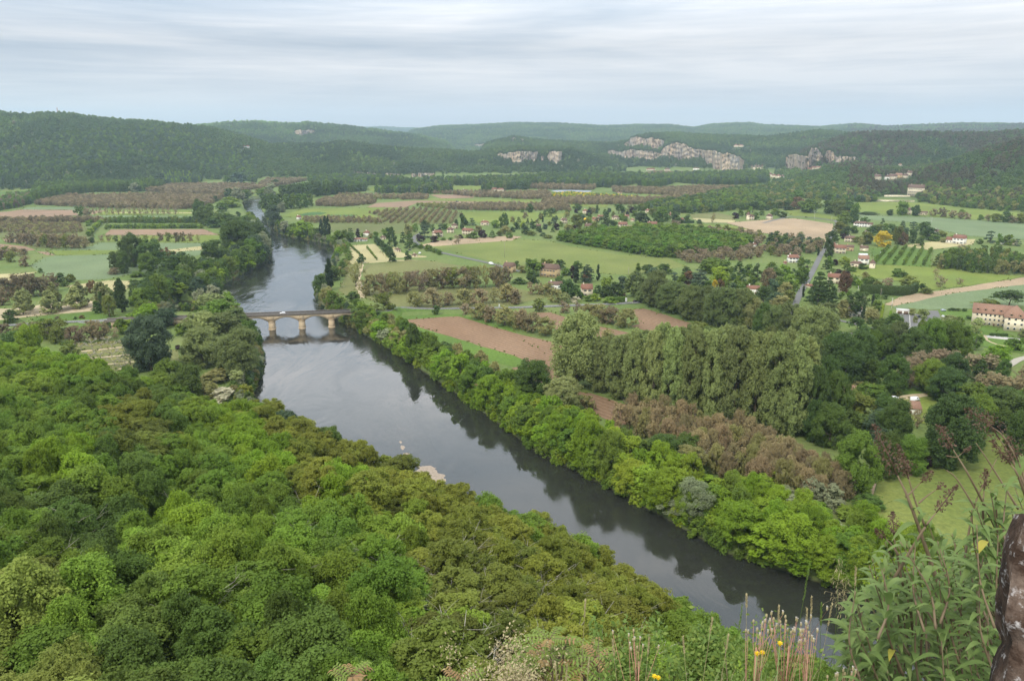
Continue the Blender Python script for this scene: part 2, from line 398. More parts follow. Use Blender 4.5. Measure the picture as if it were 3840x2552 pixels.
def water_mat():
    M = Mat('river_water')
    rip = M.noise(.9, 4, .6, sc_=(1, .6, 1), rot=.5); sw = M.noise(.11, 4, .55, sc_=(1, .5, 1), rot=.6); cur = M.noise(.022, 4, .6, dist=1.5, sc_=(1, .45, 1), rot=.6)
    calm = M.ramp(cur, [(.42, (.10, .10, .10, 1)), (.60, (1, 1, 1, 1))])
    y = M.node('ShaderNodeSeparateXYZ', {0: M.pos()}).outputs[1]
    far = M.node('ShaderNodeMapRange', {'Value': y, 'From Min': 330, 'From Max': 620, 'To Min': .4, 'To Max': 2.0}).outputs[0]
    h = M.math('ADD', M.math('MULTIPLY', rip, .09), M.math('MULTIPLY', sw, .24))
    h = M.math('MULTIPLY', M.math('MULTIPLY', h, calm), far)
    nrm = M.node('ShaderNodeBump', {'Height': h, 'Strength': .55, 'Distance': 1.0}).outputs[0]
    rough = M.ramp(cur, [(.42, (.015, .015, .015, 1)), (.62, (.14, .14, .14, 1))])
    gl = M.node('ShaderNodeBsdfGlossy', {'Color': (1, 1, 1, 1), 'Roughness': rough, 'Normal': nrm})
    tr = M.node('ShaderNodeBsdfTransparent', {'Color': (.42, .38, .30, 1)})
    df = M.node('ShaderNodeBsdfDiffuse', {'Color': (.035, .037, .03, 1)})
    body = M.node('ShaderNodeMixShader', {0: .55, 1: tr.outputs[0], 2: df.outputs[0]})
    fr = M.node('ShaderNodeFresnel', {'IOR': 1.55, 'Normal': nrm})
    x = M.node('ShaderNodeMixShader', {0: fr.outputs[0], 1: body.outputs[0], 2: gl.outputs[0]})
    M.l.new(x.outputs[0], M.out.inputs[0]); return M.m
wv = [(-1500, 60, 0), (1400, 60, 0), (1400, 2300, 0), (-1500, 2300, 0)]
tag(ob('river', mesh_np('river', wv, np.array([[0, 1, 2, 3]]), [water_mat()])), kind='structure')

# ------------------------------------------------------------------ fields, tracks and roads as thin sheets on the flat floor
def tessellate(poly, step):
    """plan polygon cut to a grid of cells plus its outline, by clipping against strips"""
    from mathutils.geometry import tessellate_polygon
    tri = tessellate_polygon([[Vector((x, y, 0)) for x, y in poly]])
    return [(x, y) for x, y in poly], [list(t) for t in tri]
def wobble(poly, amp):
    out = []
    n = len(poly)
    for i in range(n):
        a = np.array(poly[i]); b = np.array(poly[(i + 1) % n]); k = max(1, int(np.linalg.norm(b - a) / 9)); k = min(k, 30)
        for j in range(k):
            p = a + (b - a) * j / k; out.append((p[0] + amp * fbm(p[0] / 11, p[1] / 11, 2), p[1] + amp * fbm(p[0] / 11 + 9, p[1] / 11 + 4, 2)))
    return out
LAYER = [0]
def field(pts, mat, name='field', z=None, wob=2.4):
    """pts: [(tile, x, y)...] in photo pixels, laid on the valley floor"""
    LAYER[0] += 1
    poly = wobble([P(*px(*p)) for p in pts], wob)
    zz = FL + .02 + .0035 * LAYER[0] if z is None else z
    v, f = tessellate(poly, 0)
    me = mesh_np(name, [(x, y, zz) for x, y in v], f, [mat])
    o = tag(ob(name, me), kind='structure'); return o
def tile(t, *pts): return [(t, x, y) for x, y in pts]
def ang(t, x0, y0, x1, y1):
    a = P(*px(t, x0, y0)); b = P(*px(t, x1, y1)); return -math.atan2(b[1] - a[1], b[0] - a[0])
GREEN = (.105, .17, .04, 1); GREEN2 = (.15, .20, .055, 1); PALE = (.14, .20, .095, 1); PALE2 = (.17, .22, .12, 1); YG = (.19, .225, .05, 1)
BROWN = (.235, .15, .095, 1); BROWN2 = (.29, .195, .13, 1); PINK = (.31, .21, .15, 1); STRAW = (.42, .36, .19, 1); STRAW2 = (.50, .43, .25, 1); OLIVE = (.16, .17, .06, 1); OLIVE2 = (.20, .20, .085, 1)
TAN = (.36, .27, .18, 1)
aF = ang('F', 1860, 880, 2352, 1050); aA = ang('A', 960, 1300, 1870, 1295); aG = ang('G', 0, 900, 370, 990)
m_pl1 = field_mat('ploughed_soil', BROWN, BROWN2, aF, 3.6, .5, (.15, .085, .05, 1), .03)
m_pl2 = field_mat('ploughed_soil_far', BROWN2, PINK, aA, 3, .2)
m_tan = field_mat('dry_soil', TAN, (.42, .32, .22, 1), .3, 6, .3, (.28, .20, .13, 1))
m_gr = field_mat('lush_grass', GREEN, (.12, .20, .035, 1), aF, 3, 0)
m_mead = field_mat('meadow', (.15, .195, .05, 1), (.205, .225, .07, 1), aF, 5, .15, (.12, .16, .04, 1), .012)
m_pale = field_mat('young_wheat', PALE, PALE2, aA, 4, .25, (.22, .25, .13, 1), .02)
m_yg = field_mat('spring_meadow', YG, (.16, .22, .045, 1), aA, 4, .1)
m_str = field_mat('mown_hay', STRAW, STRAW2, ang('F', 990, 60, 1120, 190), 2.6, .55, (.27, .27, .12, 1), .03)
m_ol = field_mat('rough_grass', OLIVE, OLIVE2, aF, 5, .2, (.12, .14, .05, 1))
m_olf = field_mat('orchard_grass', (.13, .16, .05, 1), (.17, .175, .07, 1), aA, 6, .3, (.10, .13, .04, 1))
m_dirt = field_mat('dirt_track', (.45, .36, .24, 1), (.52, .43, .30, 1), 0, 3, 0, None, .2)
m_dkg = field_mat('leafy_crop', (.06, .13, .04, 1), (.08, .16, .05, 1), aA, 4, .3)
FIELDS = [
    # left of the river
    (tile('A', (-600, 915), (0, 905), (300, 885), (300, 945), (30, 962), (-600, 960)), m_gr),
    (tile('A', (250, 1045), (690, 1045), (690, 1072), (190, 1070)), m_pale),
    (tile('A', (190, 1068), (700, 1072), (690, 1095), (740, 1120), (640, 1128), (440, 1148), (0, 1140), (-700, 1140), (-700, 1125), (80, 1085)), m_pl2),
    (tile('A', (850, 1080), (1000, 1075), (1000, 1112), (840, 1115)), m_pl2),
    (tile('A', (1010, 1068), (1740, 1075), (1800, 1118), (830, 1118)), m_yg),
    (tile('A', (1010, 1090), (1760, 1095), (1770, 1101), (1010, 1098)), m_str),
    (tile('A', (830, 1120), (1800, 1128), (1810, 1142), (930, 1138)), m_pale),
    (tile('A', (0, 1190), (760, 1190), (870, 1340), (830, 1400), (320, 1425), (30, 1330), (-500, 1330), (-500, 1200)), m_olf),
    (tile('A', (960, 1302), (1010, 1252), (1870, 1248), (2015, 1300)), m_pl2),
    (tile('A', (900, 1365), (960, 1305), (2015, 1303), (2020, 1340), (1890, 1372)), m_yg),
    (tile('A', (840, 1405), (900, 1370), (1890, 1375), (2000, 1400), (1860, 1440), (1150, 1440), (440, 1445)), m_pale),
    (tile('A', (430, 1445), (1150, 1438), (1200, 1475), (540, 1492)), m_yg),
    (tile('A', (-500, 1390), (0, 1382), (240, 1405), (330, 1440), (0, 1470), (-500, 1480)), m_pl2),
    (tile('A', (20, 1330), (120, 1335), (260, 1360), (60, 1372)), m_pl2),
    (tile('E', (520, 142), (1140, 130), (1400, 110), (1900, 60), (1850, 130), (1300, 300), (940, 365), (700, 365), (440, 335), (270, 240), (400, 165)), m_pale),
    (tile('E', (1500, 95), (1900, 50), (1870, 90), (1600, 110)), m_str),
    (tile('E', (330, 105), (430, 110), (510, 142), (430, 138)), m_pl2),
    (tile('E', (-400, 320), (150, 310), (350, 290), (240, 330), (170, 375), (-400, 385)), m_str),
    (tile('E', (-500, 640), (140, 628), (620, 560), (900, 560), (880, 650), (400, 690), (0, 735), (-500, 760)), m_dirt),
    (tile('E', (560, 425), (800, 395), (1000, 370), (1190, 375), (1170, 440), (1060, 560), (1000, 480), (700, 440)), m_str),
    (tile('E', (280, 720), (870, 660), (1160, 720), (1100, 730), (700, 742), (340, 760)), m_gr),
    (tile('E', (640, 960), (1240, 940), (1640, 1010), (1660, 1110), (1240, 1200), (900, 1200), (700, 1060)), m_ol),
    (tile('E', (740, 1015), (1200, 970), (1205, 985), (750, 1025)), m_dirt),
    (tile('E', (740, 1085), (1200, 1045), (1205, 1058), (800, 1092), (780, 1105)), m_dirt),
    (tile('E', (960, 1135), (1240, 1110), (1240, 1122), (970, 1142)), m_dirt),
    (tile('E', (1070, 1178), (1230, 1165), (1230, 1180), (1080, 1188)), m_dirt),
    (tile('E', (730, 1075), (790, 1080), (800, 1110), (745, 1105)), m_dirt),
    # right of the river, nearest first
    (tile('F', (1180, 770), (1290, 700), (1860, 680), (2352, 790), (2420, 900), (2800, 1120), (2500, 1190), (2100, 1100), (1700, 980), (1400, 850)), m_gr),
    (tile('F', (1290, 735), (1860, 700), (2352, 848), (2722, 940), (2900, 1000), (2900, 1330), (2782, 1290), (2542, 1140), (2352, 1062)), m_pl1),
    (tile('G', (0, 1170), (190, 1140), (420, 1280), (640, 1400), (740, 1408), (1200, 1560), (1300, 1690), (960, 1700), (700, 1560), (440, 1360), (0, 1228)), m_pl1),
    (tile('G', (200, 668), (360, 664), (740, 780), (1080, 858), (800, 900), (430, 875), (380, 800), (320, 740)), m_pl1),
    (tile('G', (1060, 640), (1210, 626), (1660, 768), (1640, 810), (1450, 880), (1240, 832), (1090, 790), (1185, 770), (1130, 690)), m_pl1),
    (tile('F', (1490, 1390 - 1348), (1600, 60), (2352, 240), (2500, 250), (3000, 300), (3450, 320), (3950, 240), (3800, 170), (3300, 130), (2900, 60), (2700, 10), (2352, -10), (2000, 10), (1700, 30)), m_mead),
    (tile('B', (1500, 1400), (1700, 1345), (2352, 1308), (2440, 1318), (2352, 1352), (1560, 1412)), m_tan),
    (tile('F', (870, 50), (1090, 35), (1230, 180), (1500, 185), (1000, 215), (840, 228), (865, 100)), m_str),
    (tile('F', (1270, 60), (1350, 120), (1560, 150), (1560, 160), (1300, 165), (1200, 130)), m_str),
    (tile('F', (1000, 225), (1540, 182), (1900, 240), (1700, 270), (980, 335)), m_ol),
    (tile('F', (760, 470), (860, 230), (940, 230), (940, 400), (960, 530), (900, 560)), m_ol),
    (tile('F', (1005, 530), (990, 430), (2352, 430), (2700, 520), (2352, 600), (1300, 640)), m_ol),
    (tile('F', (945, 222), (990, 222), (960, 350), (1008, 530), (962, 535), (912, 410), (940, 330)), m_dirt),
    (tile('B', (230, 1130), (430, 1062), (1400, 1045), (1100, 1110), (1170, 1160), (430, 1150)), m_yg),
    (tile('B', (1020, 1045), (1100, 1010), (1470, 985), (2352, 1000), (2352, 1022), (1480, 1006), (1380, 1050)), m_pl2),
    (tile('B', (1600, 932), (2010, 930), (2000, 962), (1700, 968)), m_pl2),
    (tile('B', (540, 952), (760, 935), (740, 950), (600, 962)), m_gr),
    (tile('B', (1600, 965), (1900, 975), (2352, 978), (2352, 1002), (1500, 985)), m_yg),
    (tile('B', (1010, 872), (1320, 845), (1480, 850), (1440, 885), (1100, 912)), m_yg),
    (tile('B', (1780, 852), (2130, 850), (2100, 900), (1800, 890)), m_yg),
    (tile('B', (1870, 1090), (2352, 1085), (2850, 1100), (2800, 1150), (2352, 1200), (2000, 1190), (1880, 1130)), m_yg),
    (tile('B', (400, 1112), (520, 1090), (650, 1096), (600, 1115), (420, 1126)), m_dkg),
    (tile('B', (680, 1116), (930, 1118), (880, 1134), (690, 1132)), m_dkg),
    (tile('B', (1040, 1100), (1500, 1050), (1900, 1095), (1800, 1200), (700, 1200), (430, 1185), (430, 1150), (1150, 1150)), m_olf),
    (tile('B', (600, 1205), (1500, 1200), (1400, 1290), (720, 1285)), m_olf),
    (tile('C', (0, 975), (200, 970), (230, 1000), (640, 1020), (900, 1020), (850, 1050), (0, 1010)), m_yg),
    (tile('C', (360, 892), (520, 885), (740, 895), (720, 908), (400, 906)), field_mat('polytunnel_sheet', (.22, .25, .30, 1), (.34, .37, .42, 1), 0, 3, .4, (.5, .52, .56, 1))),
    (tile('C', (1180, 925), (1480, 940), (1480, 953), (1200, 938)), m_yg),
    (tile('C', (330, 920), (620, 912), (800, 935), (700, 950), (420, 950)), field_mat('yellow_shrubs', (.30, .28, .05, 1), (.24, .26, .06, 1), 0)),
    (tile('C', (880, 1262), (960, 1245), (1110, 1275), (1000, 1290)), m_str),
    (tile('C', (1150, 1250), (1540, 1195), (2000, 1208), (2165, 1245), (1900, 1255), (1560, 1272)), m_yg),
    (tile('C', (1650, 1150), (1700, 1140), (2050, 1165), (2040, 1190), (1780, 1190)), m_str),
    (tile('C', (1620, 1112), (1890, 1096), (2040, 1130), (2040, 1165), (1660, 1145)), m_ol),
    (tile('D', (-390, 1190), (0, 1160), (200, 1150), (240, 1148), (600, 1200), (605, 1240), (520, 1375), (420, 1345), (0, 1290), (-280, 1262), (-190, 1245)), m_tan),
    (tile('D', (830, 1000), (1060, 1000), (1340, 1000), (1900, 1060), (2352, 1085), (3600, 1180), (3600, 1300), (2352, 1190), (1500, 1132), (1100, 1108), (830, 1100)), m_yg),
    (tile('D', (160, 1080), (290, 1075), (500, 1110), (640, 1140), (620, 1165), (420, 1140), (230, 1130)), m_yg),
    (tile('D', (840, 1120), (1500, 1140), (2352, 1196), (3600, 1305), (3600, 1460), (2352, 1345), (1860, 1312), (1550, 1250), (1380, 1190), (840, 1160)), m_pale),
    (tile('D', (1230, 1400), (1580, 1352), (1900, 1340), (1880, 1390), (1480, 1440)), m_str),
    (tile('H', (1150, 607), (1700, 490), (2352, 410), (3300, 330), (3300, 480), (2352, 600), (1880, 632), (1500, 642), (1160, 627)), m_pale),
    (tile('H', (1050, 592), (1300, 500), (1700, 450), (2000, 400), (2352, 345), (3300, 250), (3300, 330), (2352, 410), (1700, 490), (1150, 607)), m_tan),
    (tile('H', (650, 220), (1480, 240), (2352, 340), (2000, 400), (1300, 480), (1380, 400), (800, 330)), m_yg),
    (tile('D', (930, 1420), (1500, 1440), (1500, 1600), (1000, 1568)), m_gr),
    (tile('H', (660, 620), (1000, 610), (1040, 740), (900, 760), (660, 700)), m_ol),
    (tile('H', (1560, 650), (1880, 650), (1880, 740), (1700, 730), (1600, 690)), m_gr),
    (tile('H', (1700, 790), (2060, 780), (2352, 960), (2500, 1050), (2100, 1010), (1900, 960)), m_gr),
    (tile('H', (1200, 1380), (1400, 1290), (1520, 1400), (1450, 1430), (1200, 1450)), m_gr),
    (tile('H', (1130, 1440), (1500, 1400), (1520, 1415), (1300, 1480), (1180, 1480)), m_dirt),
    (tile('H', (1150, 1480), (1500, 1430), (1700, 1500), (1500, 1700), (1200, 1650)), m_yg),
    (tile('L', (850, 1180), (1010, 745), (1500, 590), (1900, 380), (2800, 300), (3600, 700), (3600, 1700), (2352, 1900), (1000, 1500)), field_mat('flowering_meadow', (.14, .185, .045, 1), (.19, .21, .06, 1), .4, 5, .1, (.24, .24, .05, 1), .02)),
    (tile('L', (780, 930), (1010, 740), (960, 890), (850, 960)), m_tan),
]
for pts, mt in FIELDS: field(pts, mt)
EDGES = [[P(*px(*p)) for p in pts] for pts, mt in FIELDS]

def asphalt_mat(name='asphalt', k=1.0):
    M = Mat(name); n = M.noise(3, 4); n2 = M.noise(.12, 3)
    c = M.ramp(n, [(.3, scl((.125, .12, .11), k)), (.7, scl((.185, .178, .165), k))])
    return M.surf(M.mix(M.math('MULTIPLY', n2, .5), c, scl((.20, .20, .195), k)), .85, .3)
ASPH = asphalt_mat(k=.7)
def ribbon(path, w, z):
    """centre line in plan -> strip"""
    p = [np.array(q, float) for q in path]; L = []; R = []
    for i in range(len(p)):
        d = p[min(i + 1, len(p) - 1)] - p[max(i - 1, 0)]; d /= np.linalg.norm(d); n = np.array((-d[1], d[0])) * w / 2
        L.append(p[i] + n); R.append(p[i] - n)
    zz = z if hasattr(z, '__len__') else [z] * len(p)
    v = [(*L[i], zz[i]) for i in range(len(p))] + [(*R[i], zz[i]) for i in range(len(p))]
    n = len(p); return v, [(i, n + i, n + i + 1, i + 1) for i in range(n - 1)]
def curve(pts, step=6):
    """Catmull-Rom through plan points"""
    p = [np.array(q, float) for q in pts]; p = [2 * p[0] - p[1]] + p + [2 * p[-1] - p[-2]]; out = []
    for i in range(1, len(p) - 2):
        k = max(2, int(np.linalg.norm(p[i + 1] - p[i]) / step))
        for j in range(k):
            t = j / k; a, b, c, d = p[i - 1:i + 3]
            out.append(.5 * ((2 * b) + (c - a) * t + (2 * a - 5 * b + 4 * c - d) * t * t + (3 * b - a - 3 * c + d) * t ** 3))
    out.append(p[-2]); return out
def road(pts, w, mat=ASPH, name='road', lines=False, z=None):
    LAYER[0] += 1
    c = curve([P(*px(*p)) for p in pts]); z0 = (FL + .05 + .0035 * LAYER[0]) if z is None else z
    v, f = ribbon(c, w, z0); tag(ob(name, mesh_np(name, v, f, [mat])), kind='structure')
    if lines:
        for off, ww in ((0, .12), (w / 2 - .3, .12), (-w / 2 + .3, .12)):
            cc = []
            for i in range(len(c)):
                d = c[min(i + 1, len(c) - 1)] - c[max(i - 1, 0)]; d = d / np.linalg.norm(d); cc.append(c[i] + np.array((-d[1], d[0])) * off)
            v, f = ribbon(cc, ww, z0 + .012); tag(ob('road_marking', mesh_np('road_marking', v, f, [ROADPAINT])), kind='structure')
    return c
ROADPAINT = plain('road_paint', (.7, .7, .68), .6)
road(tile('H', (205, 680), (245, 600), (300, 480), (365, 370), (420, 270), (490, 130), (528, 80), (560, 0), (600, -60)), 5.6)
road(tile('D', (540, 1400), (590, 1300), (632, 1200), (620, 1172), (580, 1165), (420, 1145), (230, 1133), (130, 1148), (-40, 1190)), 6)
road(tile('F', (1510, -60), (1465, -35), (1450, 0), (1490, 40), (1560, 75), (1700, 115), (2150, 215), (2270, 247), (2420, 290)), 6)
road(tile('H', (560, 700), (640, 735), (760, 762), (900, 800), (1060, 830)), 5)
road(tile('H', (640, 850), (760, 860), (900, 862)), 3.5)
road(tile('H', (1850, 868), (1990, 880), (2010, 920), (2100, 960), (2260, 990), (2450, 1010)), 1.6, m_dirt, 'path')
road(tile('H', (2200, 1160), (2300, 1100), (2400, 1075)), 5, plain('pale_gravel', (.3, .27, .22)), 'path')
field(tile('H', (1160, 672), (1240, 680), (1480, 688), (1530, 790), (1340, 860), (1230, 850), (1230, 760)), ASPH, 'car_park', wob=0)
field(tile('H', (1470, 650), (1560, 650), (1600, 745), (1500, 750), (1440, 690)), ASPH, 'car_park', wob=0)
for x0, y0, x1, y1, w in ((1300, 682, 1306, 845, .6), (1165, 672, 1480, 690, .8)):
    v, f = ribbon([P(*px('H', x0, y0)), P(*px('H', x1, y1))], w, FL + .50); tag(ob('kerb', mesh_np('kerb', v, f, [plain('concrete', (.34, .33, .3))])), kind='structure')
for k in range(11):
    for xa, xb in ((1190, 1250), (1350, 1415)):
        y = 705 + k * 11
        if xa == 1190 and k > 4: continue
        a = P(*px('H', xa, y)); b = P(*px('H', xb, y)); v, f = ribbon([a, b], .14, FL + .49); tag(ob('parking_line', mesh_np('parking_line', v, f, [ROADPAINT])), kind='structure')

# gravel bar in the river
def bar():
    c = [P(*px('J', x, y), 0) for x, y in ((1200, 300), (1290, 330), (1340, 470), (1440, 560), (1560, 600), (1680, 650), (1760, 730), (1740, 800), (1480, 900), (1300, 700), (1200, 520))]
    c = [(a + 3.5, b + 2.5) for a, b in c]; xs = np.linspace(min(p[0] for p in c) - 8, max(p[0] for p in c) + 8, 130); ys = np.linspace(min(p[1] for p in c) - 8, max(p[1] for p in c) + 8, 130)
    X, Y = np.meshgrid(xs, ys, indexing='ij'); d = seg_dist(X, Y, c, True); d = np.where(inside(X, Y, c), d, -d)
    Z = np.clip(d * .085 - .40, -4, .4) + fbm(X / 6, Y / 6, 4) * .5 + np.where(d < -12, -3, 0)
    n = 130; i = np.arange(n * n).reshape(n, n); f = np.stack([i[:-1, :-1], i[1:, :-1], i[1:, 1:], i[:-1, 1:]], -1).reshape(-1, 4)
    M = Mat('river_gravel'); a = M.noise(1.2, 5, .7); zz = M.node('ShaderNodeMapRange', {'Value': M.node('ShaderNodeSeparateXYZ', {0: M.pos()}).outputs[2], 'From Min': -1.6, 'From Max': -.1}).outputs[0]
    m = M.surf(M.mix(zz, (.04, .036, .022, 1), M.ramp(a, [(.3, (.19, .15, .11, 1)), (.7, (.34, .28, .22, 1))])), .9, .2, a, .4, .1)
    tag(ob('gravel_bar', mesh_np('gravel_bar', np.stack([X, Y, Z], -1).reshape(-1, 3), f, [m], True)), kind='structure')
bar()

# ------------------------------------------------------------------ foliage meshes
def unit(v): return v / (np.linalg.norm(v, axis=-1, keepdims=True) + 1e-9)
def icosphere():
    p = (1 + 5 ** .5) / 2
    v = unit(np.array([(-1, p, 0), (1, p, 0), (-1, -p, 0), (1, -p, 0), (0, -1, p), (0, 1, p), (0, -1, -p), (0, 1, -p), (p, 0, -1), (p, 0, 1), (-p, 0, -1), (-p, 0, 1)], float))
    f = [(0, 11, 5), (0, 5, 1), (0, 1, 7), (0, 7, 10), (0, 10, 11), (1, 5, 9), (5, 11, 4), (11, 10, 2), (10, 7, 6), (7, 1, 8), (3, 9, 4), (3, 4, 2), (3, 2, 6), (3, 6, 8), (3, 8, 9), (4, 9, 5), (2, 4, 11), (6, 2, 10), (8, 6, 7), (9, 8, 1)]
    return v, np.array(f)
def icosphere2():
    v, f = icosphere(); v = list(map(tuple, v)); cache = {}; out = []
    def mid(a, b):
        k = (min(a, b), max(a, b))
        if k not in cache:
            m = np.array(v[a]) + np.array(v[b]); v.append(tuple(m / np.linalg.norm(m))); cache[k] = len(v) - 1
        return cache[k]
    for a, b, c in f:
        x, y, z = mid(a, b), mid(b, c), mid(c, a); out += [(a, x, z), (b, y, x), (c, z, y), (x, y, z)]
    return np.array(v), np.array(out)
ICO1 = icosphere(); ICO2 = icosphere2()
def leaf_quads(pos, nrm, size, rng, asp=.62):
    """one small rhombic leaf tuft per position"""
    n = len(pos); t = unit(np.cross(nrm, unit(rng.randn(n, 3)))); b = np.cross(nrm, t)
    s = size[:, None] if hasattr(size, '__len__') else size
    v = np.stack([pos - t * s, pos - b * s * asp - nrm * s * .15, pos + t * s, pos + b * s * asp - nrm * s * .15], 1).reshape(-1, 3)
    return v, np.arange(n * 4).reshape(n, 4)
PROF = dict(
    round=lambda t: np.sqrt(np.clip(1 - (2 * t - 1) ** 2, 0, 1)) ** .75 * (1 - .12 * t),
    oval=lambda t: np.clip(np.sqrt(np.clip(1 - (2 * t - 1) ** 2, 0, 1)), 0, 1) ** .6 * (1 - .35 * t ** 2),
    egg=lambda t: np.sqrt(np.clip(1 - (1.55 * np.abs(t - .36)) ** 2.2, 0, 1)) * (1 - .55 * t ** 2),
    column=lambda t: np.clip(np.minimum(t * 9 + .35, 1) * (1 - t ** 3.2), 0, 1) ** .8,
    cone=lambda t: np.clip(1.02 - t, 0, 1) ** .85,
    cedar=lambda t: np.clip(1.05 - t, 0, 1) ** .55,
    vase=lambda t: np.clip(.45 + .9 * t - .1, 0, 1) * np.sqrt(np.clip(1 - np.clip((t - .55) / .45, 0, 1) ** 2, 0, 1)),
    flat=lambda t: np.sqrt(np.clip(1 - t ** 2, 0, 1)) ** .8,
    wide=lambda t: np.sqrt(np.clip(1 - np.clip((t - .25) / .75, 0, 1) ** 2, 0, 1)) * np.clip(.72 + t, 0, 1),
)
def crown_mesh(name, seed, Hh=10., W=8., base=.12, prof='round', n1=26, n2=6, nl=40, leaf=.25, k1=.36, k2=.52, up=.5, core=.6, droop=0., layers=0, shell=.72, squash=.92):
    rng = np.random.RandomState(seed); z0 = Hh * base; hh = Hh - z0
    pf = PROF[prof]
    # boughs
    if layers:
        t = (np.repeat(np.arange(layers), -(-n1 // layers))[:n1] + rng.rand(n1) * .25) / layers; t = np.clip(t, 0, .97)
    else:
        t = (np.arange(n1) + rng.rand(n1)) / n1; t = t[rng.permutation(n1)]; t = .03 + .93 * t ** .95
    az = rng.rand(n1) * 6.283; az = (np.arange(n1) * 2.39996 + rng.rand(n1) * .9) % 6.283 if not layers else az
    rr = W / 2 * pf(t) * (shell + (1 - shell) * rng.rand(n1)) * (.82 + .3 * rng.rand(n1))
    rad1 = W / 2 * k1 * (.7 + .6 * rng.rand(n1)) * np.clip(.45 + .75 * pf(t), .35, 1)
    rr = np.maximum(rr - rad1 * .75, 0)
    c1 = np.stack([rr * np.cos(az), rr * np.sin(az), z0 + t * hh - droop * rr * .4], 1)
    c1[:, 2] = np.clip(c1[:, 2], z0 * .7, Hh - rad1 * .5)
    out = unit(np.stack([np.cos(az) * pf(t), np.sin(az) * pf(t), (t - .4) * 1.3], 1))
    # sprays on each bough, leaf tufts on each spray
    d2 = unit(rng.randn(n1, n2, 3) + out[:, None] * .9 + np.array([0, 0, up * .8]))
    c2 = c1[:, None] + d2 * rad1[:, None, None] * np.array([1, 1, squash]) * .8
    r2 = (rad1[:, None] * k2 * (.6 + .7 * rng.rand(n1, n2)))
    c2 = c2.reshape(-1, 3); r2 = r2.ravel(); d2 = d2.reshape(-1, 3); m = len(c2)
    d3 = unit(rng.randn(m, nl, 3) + d2[:, None] * .55 + np.array([0, 0, up * .5]))
    pos = c2[:, None] + d3 * r2[:, None, None] * (.45 + .65 * rng.rand(m, nl, 1)) * np.array([1, 1, squash])
    if droop: pos[..., 2] -= droop * r2[:, None] * rng.rand(m, nl) ** 2 * 1.6
    nrm = unit(d3 * .8 + np.array([0, 0, .45]) + rng.randn(m, nl, 3) * .45)
    pos = pos.reshape(-1, 3); nrm = nrm.reshape(-1, 3)
    pos[:, 2] = np.maximum(pos[:, 2], z0 * .35)
    v, f = leaf_quads(pos, nrm, leaf * (.6 + .8 * rng.rand(len(pos))), rng)
    V = [v]; Fq = [list(q) for q in f]; nv = len(v)
    if core:
        iv, if_ = ICO1
        for k in range(n1):
            w = c1[k] + iv * rad1[k] * core * (.55 + .6 * rng.rand(len(iv), 1)) * np.array([1, 1, squash]); V.append(w); Fq += (if_ + nv).tolist(); nv += len(w)
    return np.concatenate(V), Fq
def trunk_shape(mb, seed, Hh, W, base, tr, n=5, spread=.5, top=.6, sides=6, m=0, lean=.04, wig=.05, fork=.25):
    rng = np.random.RandomState(seed + 99)
    p = [np.array((0, 0, -.6))]; k = 5
    for i in range(1, k + 1):
        z = Hh * top * i / k; p.append(np.array((rng.randn() * lean * W * i / k * .5, rng.randn() * lean * W * i / k * .5, z)))
    mb.tube(p, [tr * 1.35] + [tr * (1 - .8 * i / k) for i in range(1, k + 1)], sides, m)
    for j in range(n):
        s = fork + (.85 - fork) * (j / max(n - 1, 1)) + rng.rand() * .05; q = min(s, .98) * k; a = p[int(q)] + (p[min(int(q) + 1, k)] - p[int(q)]) * (q % 1)
        az = j * 2.4 + rng.rand(); L = W * .5 * spread * (.7 + .6 * rng.rand()); e = a + np.array((math.cos(az) * L, math.sin(az) * L, L * (.55 + .6 * rng.rand())))
        e[2] = min(e[2], Hh * .93); mid = (a + e) / 2 + rng.randn(3) * wig * W; r = tr * (.55 - .3 * s)
        mb.tube([a, mid, e], [r, r * .7, r * .25], max(3, sides - 2), m)
        for q2 in range(2):
            az2 = az + (q2 - .5) * 1.6 + rng.randn() * .3; b = mid + (e - mid) * .3; L2 = L * .6; e2 = b + np.array((math.cos(az2) * L2, math.sin(az2) * L2, L2 * .6)); e2[2] = min(e2[2], Hh * .95)
            mb.tube([b, (b + e2) / 2 + rng.randn(3) * wig * W * .5, e2], [r * .45, r * .3, r * .1], 3, m)
